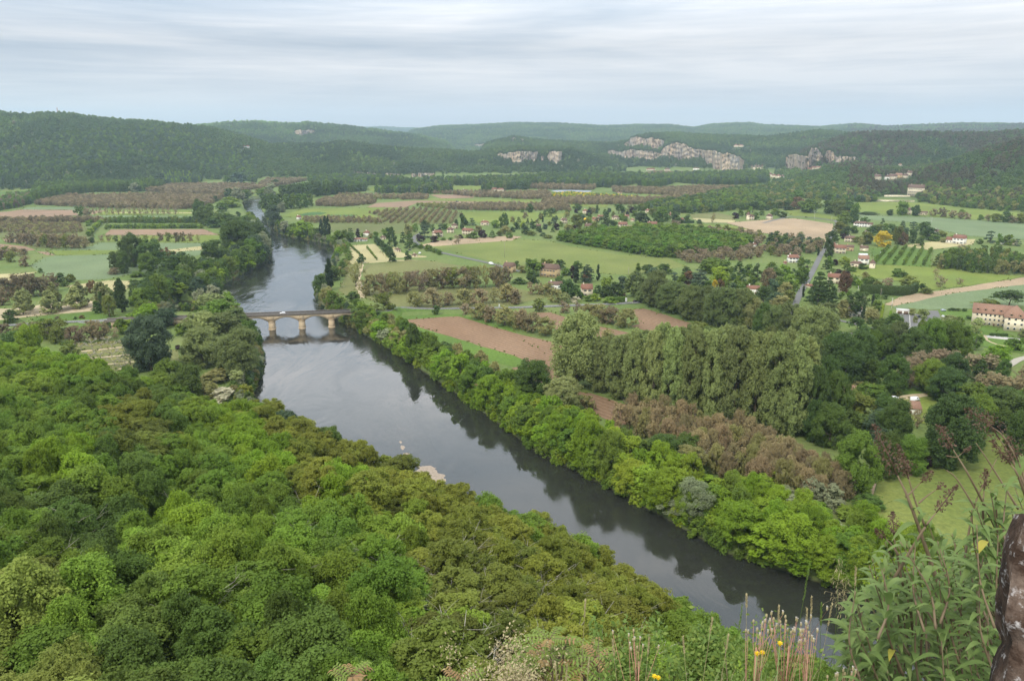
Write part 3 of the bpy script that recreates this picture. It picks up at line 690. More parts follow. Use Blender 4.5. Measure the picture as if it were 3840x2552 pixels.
# kinds: reference height and width in metres, crown arguments, trunk arguments
KIND = dict(
    broad=dict(H=10, W=9, crown=dict(base=.06, prof='round', n1=42, n2=8, k1=.31, squash=1.1, up=.35), leaf=.18, trunk=dict(tr=.28, n=5, top=.55)),
    full=dict(H=10, W=9, crown=dict(base=.02, prof='wide', n1=40, n2=8, k1=.31, squash=1.05, up=.4), leaf=.18, trunk=dict(tr=.25, n=4, top=.5)),
    plane=dict(H=16, W=9, crown=dict(base=.05, prof='oval', n1=56, n2=8, k1=.30, droop=.12, up=.35, squash=1.05), leaf=.23, trunk=dict(tr=.35, n=8, top=.8)),
    linden=dict(H=12, W=9, crown=dict(base=.06, prof='egg', n1=42, n2=7, k1=.28, up=.5), leaf=.22, trunk=dict(tr=.25, n=5, top=.6)),
    poplar=dict(H=18, W=4.4, crown=dict(base=.05, prof='column', n1=56, n2=6, k1=.42, up=1.3, squash=1.5), leaf=.2, trunk=dict(tr=.25, n=4, top=.85, spread=.4)),
    cypress=dict(H=12, W=2.4, crown=dict(base=.02, prof='column', n1=46, n2=5, k1=.55, up=1.5, squash=1.6), leaf=.15, trunk=dict(tr=.15, n=2, top=.8, spread=.2)),
    fir=dict(H=14, W=7, crown=dict(base=.06, prof='cone', n1=70, n2=5, k1=.24, k2=.55, up=-.1, droop=.6, layers=11, squash=.45, shell=.9, core=.6), leaf=.2, trunk=dict(tr=.22, n=4, top=.95, spread=.3)),
    cedar=dict(H=12, W=10, crown=dict(base=.12, prof='cedar', n1=56, n2=6, k1=.27, up=.2, droop=.3, layers=7, squash=.35, shell=.6, core=.6), leaf=.2, trunk=dict(tr=.35, n=7, top=.9)),
    pine=dict(H=10, W=9, crown=dict(base=.52, prof='flat', n1=26, n2=6, k1=.4, up=.6, squash=.6), leaf=.19, trunk=dict(tr=.22, n=7, top=.75, spread=.8)),
    walnut=dict(H=8, W=8.6, crown=dict(base=.2, prof='vase', n1=34, n2=6, k1=.32, core=0, shell=.55), leaf=.14, trunk=dict(tr=.22, n=9, top=.55, spread=.95, fork=.4)),
    nut=dict(H=8, W=9, crown=dict(base=.10, prof='round', n1=34, n2=6, k1=.32, core=.55, shell=.6), leaf=.17, trunk=dict(tr=.22, n=8, top=.6, spread=.9, fork=.35)),
    bush=dict(H=4, W=5, crown=dict(base=0, prof='wide', n1=16, n2=6, k1=.45), leaf=.14, trunk=dict(tr=.1, n=2, top=.5)),
    orchard=dict(H=5, W=4.2, crown=dict(base=.12, prof='vase', n1=14, n2=6, k1=.42, up=.9), leaf=.15, trunk=dict(tr=.1, n=4, top=.5)),
    tall=dict(H=14, W=9, crown=dict(base=.2, prof='vase', n1=46, n2=8, k1=.27, core=.5, shell=.65, squash=.85), leaf=.19, trunk=dict(tr=.2, n=10, top=.85, spread=.85, fork=.3)),
)
LODS = {0: (1.25, .80, 62, 3), 1: (.8, 1.6, 22, 3), 2: (.36, 3.4, 10, 2)}
_mc = {}
def tree_meshes(kind, lod, var, barkm):
    key = (kind, lod, var, barkm.name)
    if key in _mc: return _mc[key]
    K = KIND[kind]; fr, ls, nl, _ = LODS[lod]; c = dict(K['crown']); c['n1'] = max(7, int(c['n1'] * fr)); c['n2'] = max(3, int(c['n2'] * (1 if lod == 0 else .8)))
    if lod: c['k1'] = c.get('k1', .36) * (1 / fr) ** .33
    if c.get('layers'): c['layers'] = max(4, int(c['layers'] * (1 if lod < 2 else .6)))
    if kind in ('walnut', 'tall', 'nut'): nl = int(nl * (.75 if kind == 'walnut' else .85))
    seed = hash_(kind) + var * 31
    v, f = crown_mesh('crown', seed, K['H'], K['W'], nl=nl, leaf=K['leaf'] * ls, **c)
    mb = MB(); t = dict(K['trunk']); t['sides'] = 8 if lod == 0 else 5 if lod == 1 else 3
    if lod == 2: t['n'] = min(t['n'], 4)
    trunk_shape(mb, seed, K['H'], K['W'], .1, **t)
    if lod == 2 or kind == 'bush':
        nv = len(v); tv = np.concatenate(mb.v); fa = f + [[i + nv for i in q] for q in mb.f]
        r = (mesh_np(kind, np.concatenate([v, tv]), fa, [LEAF, barkm], False, [0] * len(f) + [1] * len(mb.f)), None)
    else:
        r = (mesh_np('crown', v, f, [LEAF]), mb.mesh('trunk', [barkm], True))
    _mc[key] = r; return r
def hash_(s): return sum(ord(c) * (i + 3) for i, c in enumerate(s)) % 9973
NVAR = {0: 5, 1: 4, 2: 4}
KNAME = dict(grove='grove_tree', broad='broadleaf_tree', full='broadleaf_tree', plane='plane_tree', linden='linden_tree', poplar='poplar_tree', cypress='cypress_tree', fir='fir_tree', cedar='cedar_tree',
             pine='umbrella_pine', walnut='walnut_tree', nut='walnut_tree', bush='bush', orchard='orchard_tree', tall='woodland_tree')
TREES = []
def name_by_tint(kind, tint):  # broadleaf trees split by leaf tint alone into made-up kinds
    if kind in ('broad', 'full'):
        c = next((k for k, v in C.items() if v[0] == tint[0] and v[1] == tint[1]), '')
        if c == 'willow': return 'willow_tree'
        if c == 'chest': return 'plantation_tree'
        if c in ('bright', 'lime'): return 'bright_broadleaf_tree'
        if c in ('dark', 'deep', 'bluegreen'): return 'dark_broadleaf_tree'
        if c in ('mid', 'fresh'): return 'green_broadleaf_tree' if kind == 'broad' else 'low_green_broadleaf_tree'
    if kind == 'nut' and tint[0] in (C['grove'][0], C['khaki'][0]): return 'tawny_walnut_tree'
    return 'bare_walnut_tree' if kind == 'walnut' else KNAME[kind]
_tr = random.Random(5)
def plant(kind, x, y, h, w, tint, label=None, group=None, cat='tree', z=None, lod=None, name=None, barkm=None, jit=.14):
    """one tree: a root at its base with crown and trunk below it"""
    src = kind
    if kind == 'plane' and h < 1.3 * w: src = 'broad'
    K = KIND[src]; zz = float(H(x, y)) - .1 if z is None else z
    dep = depth_at(x, y, zz); pxh = F / 3840 * 1024 * h / dep
    if lod is None: lod = 0 if pxh > 28 else 1 if pxh > 15 else 2
    var = _tr.randrange(NVAR[lod]); bm = barkm or (PALEBARK if kind == 'tall' else TWIG if kind in ('walnut', 'nut') else BARK)
    cm, tm = tree_meshes(src, lod, var, bm)
    j = 1 + _tr.uniform(-jit, jit); t = [tint[0] * j, tint[1] * j * (1 + _tr.uniform(-.04, .04)), tint[2] * j]
    s = (w / K['W'], w / K['W'], h / K['H']); rz = _tr.uniform(0, 6.28); nm = name or name_by_tint(kind, tint)
    if tm is None:
        o = ob(nm, cm, None, (x, y, zz), rz, s); o['tint'] = t
    else:
        o = ob(nm, None, None, (x, y, zz), rz, s); o.empty_display_size = .5
        c = ob('crown', cm, o); c['tint'] = t; k = ob('trunk', tm, o)
    tag(o, label, cat, group)
    TREES.append(o); return o
# leaf colours (albedo)
C = dict(bright=(.145, .238, .022), lime=(.190, .270, .030), mid=(.096, .160, .025), dark=(.072, .122, .028), deep=(.057, .098, .027), plane=(.185, .232, .085), planed=(.115, .155, .055),
         willow=(.20, .235, .145), bluegreen=(.065, .105, .060), brown=(.195, .170, .095), brown2=(.145, .126, .075), pink=(.215, .186, .120), olive=(.150, .182, .030), olived=(.118, .150, .030),
         khaki=(.20, .205, .08), gold=(.42, .35, .03), purple=(.035, .018, .022), white=(.42, .42, .32), fresh=(.125, .20, .030), cyp=(.035, .060, .025), pale=(.21, .25, .10), rust=(.13, .085, .045), grove=(.250, .215, .118), chest=(.095, .18, .022))

# ------------------------------------------------------------------ woods that read as one mass: instances of small crowns on points
def far_crown(seed, nl, Hh=11, W=9):
    v, f = crown_mesh('crown', seed, Hh, W, base=.0, prof='wide', n1=9, n2=3, nl=nl, leaf=.85, k1=.5, core=.9)
    me = mesh_np('crown', v, f, [LEAF]); return me
_srcs = {}
def sources(kind, lod):
    k = (kind, lod)
    if k not in _srcs:
        c = bpy.data.collections.new('shapes_' + kind)
        for i in range(4):
            me = far_crown(300 + i, 8) if kind == 'far' else tree_meshes(kind, lod, i, PALEBARK if kind == 'tall' else TWIG if kind in ('walnut', 'nut') else BARK)[0]
            o = bpy.data.objects.new('shape', me); c.objects.link(o)
        _srcs[k] = c
    return _srcs[k]
def scatter(name, pts, tints, scales, kind='far', lod=2, label=None, cat='wood', group=None):
    """pts (n,3), tints (n,3), scales (n,3) -> one object with geometry nodes"""
    n = len(pts)
    if n == 0: return
    me = mesh_np(name, pts, np.zeros((0, 3), int))
    a = me.attributes.new('tint', 'FLOAT_COLOR', 'POINT'); a.data.foreach_set('color', np.concatenate([tints, np.ones((n, 1))], 1).astype(np.float32).ravel())
    a = me.attributes.new('size', 'FLOAT_VECTOR', 'POINT'); a.data.foreach_set('vector', np.asarray(scales, np.float32).ravel())
    rs = np.random.RandomState(n); a = me.attributes.new('turn', 'FLOAT_VECTOR', 'POINT'); rot = np.zeros((n, 3), np.float32); rot[:, 2] = rs.rand(n) * 6.28; a.data.foreach_set('vector', rot.ravel())
    o = ob(name, me)
    g = bpy.data.node_groups.new(name, 'GeometryNodeTree')
    g.interface.new_socket('Geometry', in_out='INPUT', socket_type='NodeSocketGeometry'); g.interface.new_socket('Geometry', in_out='OUTPUT', socket_type='NodeSocketGeometry')
    N = g.nodes; L = g.links; gi = N.new('NodeGroupInput'); go = N.new('NodeGroupOutput'); ip = N.new('GeometryNodeInstanceOnPoints'); ci = N.new('GeometryNodeCollectionInfo')
    ci.inputs['Collection'].default_value = sources(kind, lod); ci.inputs['Separate Children'].default_value = True; ci.inputs['Reset Children'].default_value = True
    ip.inputs['Pick Instance'].default_value = True
    def attr(nm):
        q = N.new('GeometryNodeInputNamedAttribute'); q.data_type = 'FLOAT_VECTOR'; q.inputs['Name'].default_value = nm; return q.outputs['Attribute']
    L.new(gi.outputs[0], ip.inputs['Points']); L.new(ci.outputs[0], ip.inputs['Instance']); L.new(attr('size'), ip.inputs['Scale'])
    ro = N.new('FunctionNodeEulerToRotation'); L.new(attr('turn'), ro.inputs[0]); L.new(ro.outputs[0], ip.inputs['Rotation'])
    L.new(ip.outputs[0], go.inputs[0])
    md = o.modifiers.new('scatter', 'NODES'); md.node_group = g
    tag(o, label, cat, group, 'stuff'); return o

# clearings kept free of hill forest, in photo pixels
CLEAR = [tile('A', (1400, 560), (1460, 520), (1660, 545), (1680, 580), (1500, 590)), tile('A', (1790, 565), (1880, 570), (1900, 585), (1800, 580)), tile('A', (2130, 500), (2330, 495), (2300, 525), (2150, 530)),
         tile('A', (2050, 572), (2320, 580), (2300, 640), (2090, 640)), tile('C', (2020, 480), (2200, 480), (2200, 500), (2000, 545)), tile('C', (1130, 705), (2050, 725), (2050, 790), (1140, 770)),
         tile('C', (1220, 685), (1330, 685), (1330, 712), (1220, 712)), tile('C', (1400, 690), (1460, 690), (1460, 725), (1400, 725)), tile('C', (1660, 680), (1730, 680), (1730, 710), (1660, 710)), tile('C', (2190, 690), (2310, 690), (2310, 715), (2190, 715)),
         tile('D', (975, 965), (1070, 920), (1440, 900), (1360, 1005), (975, 1000)), tile('D', (980, 760), (1335, 740), (1335, 800), (1040, 830), (985, 800)), tile('D', (1290, 925), (1400, 925), (1370, 950), (1300, 950)),
         tile('D', (0, 755), (165, 755), (165, 800), (0, 800)), tile('D', (300, 700), (500, 690), (500, 720), (310, 735)), tile('D', (1195, 655), (1245, 655), (1245, 680), (1195, 680)), tile('D', (955, 670), (1005, 670), (1005, 690), (955, 690)), tile('C', (1500, 800), (2352, 790), (2352, 830), (1700, 830))]
CLEARP = [[px(*p) for p in c] for c in CLEAR]
def hill_forest():
    rs = np.random.RandomState(3); P_, T_, S_ = [], [], []
    th0, th1 = math.radians(-38), math.radians(38)
    # occlusion table of the land from the eye
    ths = np.linspace(th0, th1, 900); rg = np.concatenate([np.linspace(400, 1500, 60), np.geomspace(1510, 15000, 420)])
    R, T = np.meshgrid(rg, ths, indexing='ij'); Z = Hland(R * np.sin(T), R * np.cos(T)); sl = (Z - EYE) / R
    hor = np.maximum.accumulate(sl, 0)
    for r0, r1, sp_ in ((1250, 2600, 9.5), (2600, 4800, 11.5), (4800, 9000, 18), (9000, 14500, 30)):
        n = int((r1 ** 2 - r0 ** 2) / 2 * (th1 - th0) / sp_ ** 2 * 1.1)
        r = np.sqrt(rs.rand(n) * (r1 ** 2 - r0 ** 2) + r0 ** 2); th = th0 + rs.rand(n) * (th1 - th0)
        x = r * np.sin(th); y = r * np.cos(th); z = Hland(x, y); on = z > FL + 1.2
        x, y, z, r, th = x[on], y[on], z[on], r[on], th[on]
        ri = np.clip(np.searchsorted(rg, r * .985) - 1, 0, len(rg) - 1); ti = np.clip(((th - th0) / (th1 - th0) * 899).astype(int), 0, 899)
        vis = (z + 14 - EYE) / r > hor[ri, ti] - .0006
        x, y, z, r = x[vis], y[vis], z[vis], r[vis]
        u, v, _ = project(x, y, z + 3); keep = np.ones(len(x), bool)
        for c in CLEARP: keep &= ~inside(u, v, c)
        x, y, z, r, u, v = x[keep], y[keep], z[keep], r[keep], u[keep], v[keep]
        n = len(x); s = sp_ / 9.5 * (.75 + .65 * rs.rand(n)) * (1 if sp_ < 15 else .9)
        big = fbm(x / 160, y / 160, 3); sm = rs.rand(n)
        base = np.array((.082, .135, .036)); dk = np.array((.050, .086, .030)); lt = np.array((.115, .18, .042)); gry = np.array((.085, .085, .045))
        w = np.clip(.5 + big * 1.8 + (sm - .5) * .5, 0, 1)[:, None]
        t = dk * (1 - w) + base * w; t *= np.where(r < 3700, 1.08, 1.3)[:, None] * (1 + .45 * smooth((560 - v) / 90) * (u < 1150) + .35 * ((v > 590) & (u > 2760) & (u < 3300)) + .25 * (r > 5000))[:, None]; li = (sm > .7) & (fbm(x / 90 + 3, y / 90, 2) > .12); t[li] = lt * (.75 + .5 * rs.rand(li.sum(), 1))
        # dry oak scrub on the right hand hills
        dry = ((u > 3180) & (v < 770) | (u > 3000) & (v < 640) & (v > 520)) & (fbm(x / 220 + 5, y / 220, 3) > -.12) & (rs.rand(n) < .72)
        t[dry] = gry * (.75 + .5 * rs.rand(dry.sum(), 1)); lo = (rs.rand(n) < .003); t[lo] = np.array((.20, .21, .13))
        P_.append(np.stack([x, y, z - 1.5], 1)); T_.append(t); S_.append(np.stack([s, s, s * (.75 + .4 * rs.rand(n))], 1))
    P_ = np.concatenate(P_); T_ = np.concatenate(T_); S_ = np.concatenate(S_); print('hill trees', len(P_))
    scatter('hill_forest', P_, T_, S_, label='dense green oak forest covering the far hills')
hill_forest()

# ------------------------------------------------------------------ scattering inside a polygon of the valley floor
def poly_points(poly, spacing, rows=None, jitter=.3, rs=None, seed=1):
    """plan polygon -> points; rows = direction angle of planted rows, spacing may be (along, across)"""
    rs = rs or np.random.RandomState(seed); a = rows or 0; sa, sb = spacing if hasattr(spacing, '__len__') else (spacing, spacing)
    ca, sn = math.cos(a), math.sin(a); q = np.array([(x * ca + y * sn, -x * sn + y * ca) for x, y in poly]); lo = q.min(0); hi = q.max(0)
    X, Y = np.meshgrid(np.arange(lo[0], hi[0], sa), np.arange(lo[1], hi[1], sb), indexing='ij'); X = X.copy()
    if rows is None: X[:, ::2] += sa / 2
    X = X.ravel() + rs.randn(X.size) * jitter * sa; Y = Y.ravel() + rs.randn(Y.size) * jitter * sb * (1 if rows is None else .3)
    x, y = X * ca - Y * sn, X * sn + Y * ca; k = inside(x, y, poly); return x[k], y[k]
def floor_poly(pts): return [P(*px(*p)) for p in pts]
# far woods on the flat: (polygon, spacing, rows, height, width, tints, kind)
def far_wood(name, label, pts, spacing, h, w, tints, kind='far', rows=None, seed=1, jit=.3):
    rs = np.random.RandomState(seed); poly = floor_poly(pts); x, y = poly_points(poly, spacing, rows, jit, rs)
    d = Hriver(x, y); k = d > 1; x, y = x[k], y[k]; n = len(x); z = H(x, y) - .3
    t = np.array([C[c] for c in tints])[rs.randint(0, len(tints), n)] * (1.0 + .4 * rs.rand(n, 1)); K = dict(H=11, W=9) if kind == 'far' else KIND[kind]
    s = .8 + .4 * rs.rand(n); S = np.stack([s * w / K['W'], s * w / K['W'], s * h / K['H'] * (.9 + .2 * rs.rand(n))], 1)
    return scatter(name, np.stack([x, y, z], 1), t, S, kind, 2, label, 'orchard' if 'orchard' in name else 'wood')
BRN = ('brown', 'brown2', 'pink', 'brown2')
FARW = [
    ('walnut_orchard', 'long brown walnut orchard across the valley left of the river', tile('A', (310, 1025), (620, 960), (1640, 940), (2060, 965), (1850, 1062), (1700, 1067), (900, 1055)), (9, 9), 9, 9, BRN, 'nut', 'r'),
    ('walnut_orchard', 'far brown orchard under the poplar belt, left of the river', tile('A', (1330, 905), (1560, 850), (2352, 850), (2352, 880), (2050, 930), (1700, 925)), (10, 10), 9, 10, BRN, 'nut', 'r'),
    ('walnut_orchard', 'brown orchard rising beside the river bend, behind the near poplars', tile('B', (0, 870), (100, 800), (480, 800), (300, 840), (0, 895)), (10, 10), 9, 10, BRN, 'nut', 'r'),
    ('poplar_belt', 'dense green belt of poplars at the foot of the left hill', tile('A', (300, 950), (340, 905), (680, 870), (1400, 860), (1530, 870), (1300, 905), (820, 910), (620, 950), (300, 1010)), (9, 9), 20, 9, ('dark', 'mid', 'dark'), 'plane', 'r'),
    ('poplar_belt', 'pale young poplars at the end of the green belt', tile('A', (1530, 860), (1830, 830), (1860, 800), (1500, 820)), (9, 9), 17, 7, ('fresh', 'bluegreen'), 'plane', 'r'),
    ('riverside_wood', 'mixed trees between the left meadow and the long orchard', tile('A', (-700, 1060), (0, 1010), (120, 960), (290, 960), (300, 1010), (200, 1045), (0, 1080), (-700, 1110)), (9, 9), 13, 10, ('dark', 'mid', 'brown2', 'dark'), 'broad', None),
    ('hill_foot_wood', 'dark trees along the foot of the big left hill', tile('A', (0, 890), (700, 850), (1500, 800), (2150, 790), (2352, 820), (2352, 760), (1500, 740), (600, 800), (0, 850)), (11, 11), 15, 12, ('dark', 'deep', 'bluegreen', 'mid'), 'broad', None),
    ('valley_wood', 'belt of tall trees under the white cliffs', tile('B', (480, 800), (900, 790), (1330, 820), (1480, 850), (1020, 845), (1000, 900), (700, 930), (560, 945), (540, 870)), (11, 11), 19, 12, ('dark', 'mid', 'dark', 'bluegreen'), 'plane', None),
    ('valley_wood', 'belt of poplars and willows across the middle of the valley', tile('B', (1480, 860), (1560, 820), (2352, 810), (2352, 890), (2080, 905), (2100, 850), (1780, 850), (1800, 900), (1620, 925), (1480, 925)), (13, 13), 19, 12, ('dark', 'mid', 'bluegreen', 'dark', 'planed'), 'plane', None),
    ('valley_wood', 'long row of trees in front of the first meadow below the cliffs', tile('B', (1110, 905), (1480, 885), (1620, 925), (1100, 918)), (12, 12), 15, 12, ('dark', 'mid', 'bluegreen'), 'broad', None),
    ('valley_wood', 'dark trees in front of the pale cliff hill, centre of the valley', tile('C', (0, 800), (500, 770), (1200, 770), (1160, 830), (900, 870), (500, 850), (170, 860), (150, 890), (0, 885)), (13, 13), 18, 12, ('dark', 'mid', 'deep', 'bluegreen', 'dark'), 'plane', None),
    ('valley_wood', 'green trees reaching towards the cliff village', tile('C', (1160, 830), (1180, 780), (1700, 760), (2352, 740), (2352, 830), (2000, 845), (1700, 840), (1500, 815), (1400, 860), (1160, 870)), (13, 13), 17, 12, ('dark', 'mid', 'bluegreen', 'mid', 'dark'), 'plane', None),
    ('walnut_orchard', 'brown orchard before the cliff village', tile('C', (1140, 765), (1300, 730), (2050, 745), (2000, 770), (1560, 790)), (12, 12), 8, 11, BRN, 'nut', 'r'),
    ('walnut_orchard', 'dark brown orchard patch, left of the pink field', tile('B', (530, 1035), (620, 975), (900, 975), (1100, 1000), (1060, 1020), (800, 1045)), (8, 8), 7, 8, BRN, 'nut', 'r'),
    ('walnut_orchard', 'thin brown orchard behind the pink field', tile('B', (770, 940), (1280, 945), (1290, 975), (900, 975), (700, 965)), (10, 10), 7, 9, BRN + ('khaki',), 'nut', 'r'),
    ('walnut_orchard', 'dark brown orchard between two green strips', tile('B', (1280, 955), (1400, 940), (1600, 950), (1590, 975), (1350, 978)), (8, 8), 7, 9, BRN, 'nut', 'r'),
    ('walnut_orchard', 'khaki orchard band at the left end of the long brown row', tile('B', (1450, 1035), (1760, 1022), (1800, 1060), (1720, 1062)), (8, 8), 6, 8, ('khaki', 'olived'), 'nut', 'r'),
    ('walnut_orchard', 'long brown orchard band across the middle of the valley', tile('B', (1740, 1070), (1780, 1030), (2352, 1025), (2860, 1030), (2900, 1080), (2352, 1082)), (8, 8), 7, 8, BRN, 'nut', 'r'),
    ('walnut_orchard', 'row of brown trees before the middle farmhouses', tile('B', (1630, 925), (1850, 915), (2352, 925), (2352, 965), (2010, 955), (1800, 930)), (10, 10), 8, 10, BRN, 'nut', 'r'),
    ('walnut_orchard', 'brown orchard left of the yellow shrubs', tile('C', (0, 970), (0, 925), (330, 910), (370, 935), (330, 965), (150, 978)), (9, 9), 8, 9, BRN, 'nut', 'r'),
    ('walnut_orchard', 'brown orchard in front of the yellow shrubs', tile('C', (260, 1022), (300, 985), (700, 970), (1300, 985), (1500, 960), (1600, 985), (1200, 1025), (700, 1025)), (9, 9), 9, 9, BRN, 'nut', 'r'),
    ('walnut_orchard', 'far brown orchard strip above the pale sheeting', tile('C', (170, 875), (160, 850), (760, 865), (750, 890), (380, 888)), (10, 10), 9, 10, BRN, 'nut', 'r'),
    ('walnut_orchard', 'wide brown orchard below the green valley wood', tile('C', (930, 915), (930, 880), (1400, 890), (1700, 870), (2080, 880), (1900, 950), (1700, 975), (1480, 940)), (10, 10), 9, 10, BRN, 'nut', 'r'),
    ('yellow_thicket', 'yellow green thicket beside the brown orchard', tile('C', (330, 935), (520, 915), (800, 935), (1160, 955), (1100, 970), (800, 955), (450, 965)), (6, 6), 5, 6, ('gold', 'lime', 'mid'), 'far', None),
    ('walnut_orchard', 'thin striped orchard in the olive meadow right of the river', tile('B', (1040, 1100), (1230, 1070), (1650, 1065), (1900, 1105), (1830, 1195), (1180, 1192), (1150, 1130)), (6, 12), 5, 6, ('brown2', 'khaki', 'brown'), 'nut', 's'),
    ('walnut_orchard', 'low brown orchard strip beside the tall poplars', tile('B', (420, 1190), (440, 1150), (1130, 1160), (1150, 1195), (700, 1195)), (7, 9), 6, 7, ('brown2', 'khaki', 'brown'), 'nut', 's'),
    ('walnut_orchard', 'sparse striped orchard at the left edge', tile('A', (-500, 1200), (0, 1200), (740, 1200), (750, 1285), (330, 1300), (60, 1280), (-500, 1300)), (7, 12), 5, 6, ('brown2', 'khaki', 'brown'), 'nut', 's'),
    ('walnut_orchard', 'dense brown tree band above the striped orchard', tile('A', (-500, 1175), (0, 1175), (500, 1165), (940, 1175), (940, 1190), (0, 1195), (-500, 1195)), (8, 8), 8, 9, BRN, 'nut', 'r'),
    ('nut_plantation', 'two dark green plantation rows above the brown field', tile('A', (955, 1192), (955, 1175), (1790, 1178), (1830, 1195)), (7, 7), 8, 8, ('dark', 'olived', 'mid'), 'nut', 'r'),
    ('shrub_plantation', 'low dark green plantation strip edging the brown field', tile('A', (985, 1243), (975, 1232), (1850, 1228), (1870, 1243)), (5, 5), 5, 6, ('dark', 'fresh'), 'bush', 'r'),
]
for k, (nm, lb, pts, sp_, h, w, tn, kd, rows) in enumerate(FARW):
    far_wood(nm, lb, pts, sp_, h, w, tn, kd, None if rows is None else (-aA if rows == 'r' else -ang('B', 1180, 1190, 1330, 1080)), 20 + k, .3 if rows is None else .12)

# ------------------------------------------------------------------ trees placed one by one: kind letter, x, y of the foot, y of the top, width, colour (photo tile pixels)
KL = dict(b='broad', f='full', p='plane', l='linden', o='poplar', c='cypress', i='fir', d='cedar', u='pine', w='walnut', n='nut', s='bush', r='orchard', t='tall')
ADJ = dict(bright='bright green', lime='yellow-green', mid='mid green', dark='dark green', deep='very dark green', plane='grey-green', planed='dull green', willow='silvery', bluegreen='blue-green', brown='brown-budded',
           brown2='dark brown', grove='tawny', pink='pinkish bare', olive='olive', olived='dull olive', khaki='khaki', gold='golden yellow', purple='purple-leaved', white='white-flowered', fresh='fresh green', cyp='blackish green', pale='pale green', rust='rust-brown', chest='rich green')
NOUN = dict(broad='round tree', full='low-crowned tree', plane='plane tree', linden='egg-shaped tree', poplar='columnar poplar', cypress='slim cypress', fir='fir', cedar='cedar', pine='umbrella pine', walnut='walnut tree', nut='walnut tree',
            bush='bush', orchard='small orchard tree', tall='slender tree')
PENDING = []
def nth(i):
    """0 -> first, 22 -> twenty-third"""
    a = 'first second third fourth fifth sixth seventh eighth ninth tenth eleventh twelfth thirteenth fourteenth fifteenth sixteenth seventeenth eighteenth nineteenth'.split(); n = i + 1
    if n < 20: return a[n - 1]
    t, u = divmod(n, 10); w = ['', '', 'twent', 'thirt', 'fort', 'fift', 'sixt', 'sevent', 'eight', 'ninet'][t]
    return w + 'ieth' if u == 0 else w + 'y-' + a[u - 1]
ORD = ['leftmost', 'second', 'third', 'fourth', 'fifth', 'sixth', 'seventh', 'eighth', 'ninth', 'tenth', 'eleventh', 'twelfth']
def ztop(y, v):
    k = (1276 - v) / F; return EYE + y * (k * cp - sp) / (cp + k * sp)
def trees(tl, place, rows, bank=False, z=None, push=2.5):
    for row in rows.strip().split(';'):
        q = row.split()
        if not q: continue
        kd, x, yb, yt, w, col = KL[q[0]], *map(float, q[1:5]), q[5]
        u, v = px(tl, x, yb); u2, v2 = px(tl, x, yt); z0 = 1.5 if bank else FL
        X, Y = P(u, v, z0) if z is None else cast(u, v)
        for _ in range(24):
            if float(Hriver(X, Y)) >= push: break
            k = 1.2; r = math.hypot(X, Y); g = [(float(Hriver(X + dx, Y + dy)), dx, dy) for dx, dy in ((k, 0), (-k, 0), (0, k), (0, -k), (k, k), (-k, k))]
            m = max(g); X += m[1]; Y += m[2]
        if bank and tl in 'FGKL':
            wm = w / 2.45 * depth_at(X, Y, 3) / F
            for _ in range(16):
                d0 = float(Hriver(X, Y))
                if d0 < .32 * wm or d0 > 1.15 * wm: break
                g = [(float(Hriver(X + dx, Y + dy)), dx, dy) for dx, dy in ((1, 0), (-1, 0), (0, 1), (0, -1))]; m = min(g); X += m[1]; Y += m[2]
        zz = float(H(X, Y)); dep = depth_at(X, Y, zz); h = max(ztop(Y, v2) - zz, 1.2); ww = w / 2.45 * dep / F
        o = plant(kd, X, Y, h, ww * (1.22 if tl in 'FGHKL' else 1.1), C[col], z=zz - .1, name='bush' if kd == 'bush' or (h < 4 and kd == 'full') else None)
        PENDING.append((o, kd, col, place, u, 'bush' if kd == 'bush' else 'tree'))
def region(name_, place, pts, spacing, kinds, cols, h, w, group, rows=None, seed=1, jit=.25, lod=None, label=None, push=3):
    rs = np.random.RandomState(seed); r2 = random.Random(seed); x, y = poly_points(floor_poly(pts), spacing, rows, jit, rs); out = []
    for X, Y in zip(x, y):
        if float(Hriver(X, Y)) < push: continue
        k = KL[r2.choice(kinds)]; c = r2.choice(cols); s = r2.uniform(.82, 1.2)
        zz = float(H(X, Y)); hh = h * s * r2.uniform(.9, 1.1) * (1.25 if k in ('fir', 'poplar', 'cypress') else 1); ww = w * s * (.35 if k in ('poplar', 'cypress') else .7 if k == 'fir' else 1)
        o = plant(k, X, Y, hh, ww, C[c], z=zz - .1, lod=lod); out.append(o)
        if label: tag(o, label, 'tree', group); o['_b'] = float(math.hypot(X, Y)); o['_a'] = float(math.atan2(X, Y))
        else: PENDING.append((o, k, c, place, project(X, Y, zz)[0], 'tree'))
    if label:
        out.sort(key=lambda o: o['_b']); nb = max(1, round(len(out) / 18)); o_ = lambda i: ORD[i] if i else 'first'
        for b in range(nb):
            L = sorted(out[len(out) * b // nb:len(out) * (b + 1) // nb], key=lambda o: o['_a'])
            for i, o in enumerate(L):
                o['label'] = ' '.join(('%s from left in the %s band from the front, %s' % (nth(i), nth(b), group)).replace('leftmost', 'first').split()[:16])
                if nb == 1: o['label'] = ' '.join(('%s from the left of the %s' % (nth(i), group)).split()[:16])
        for o in out: del o['_b'], o['_a']
    return out

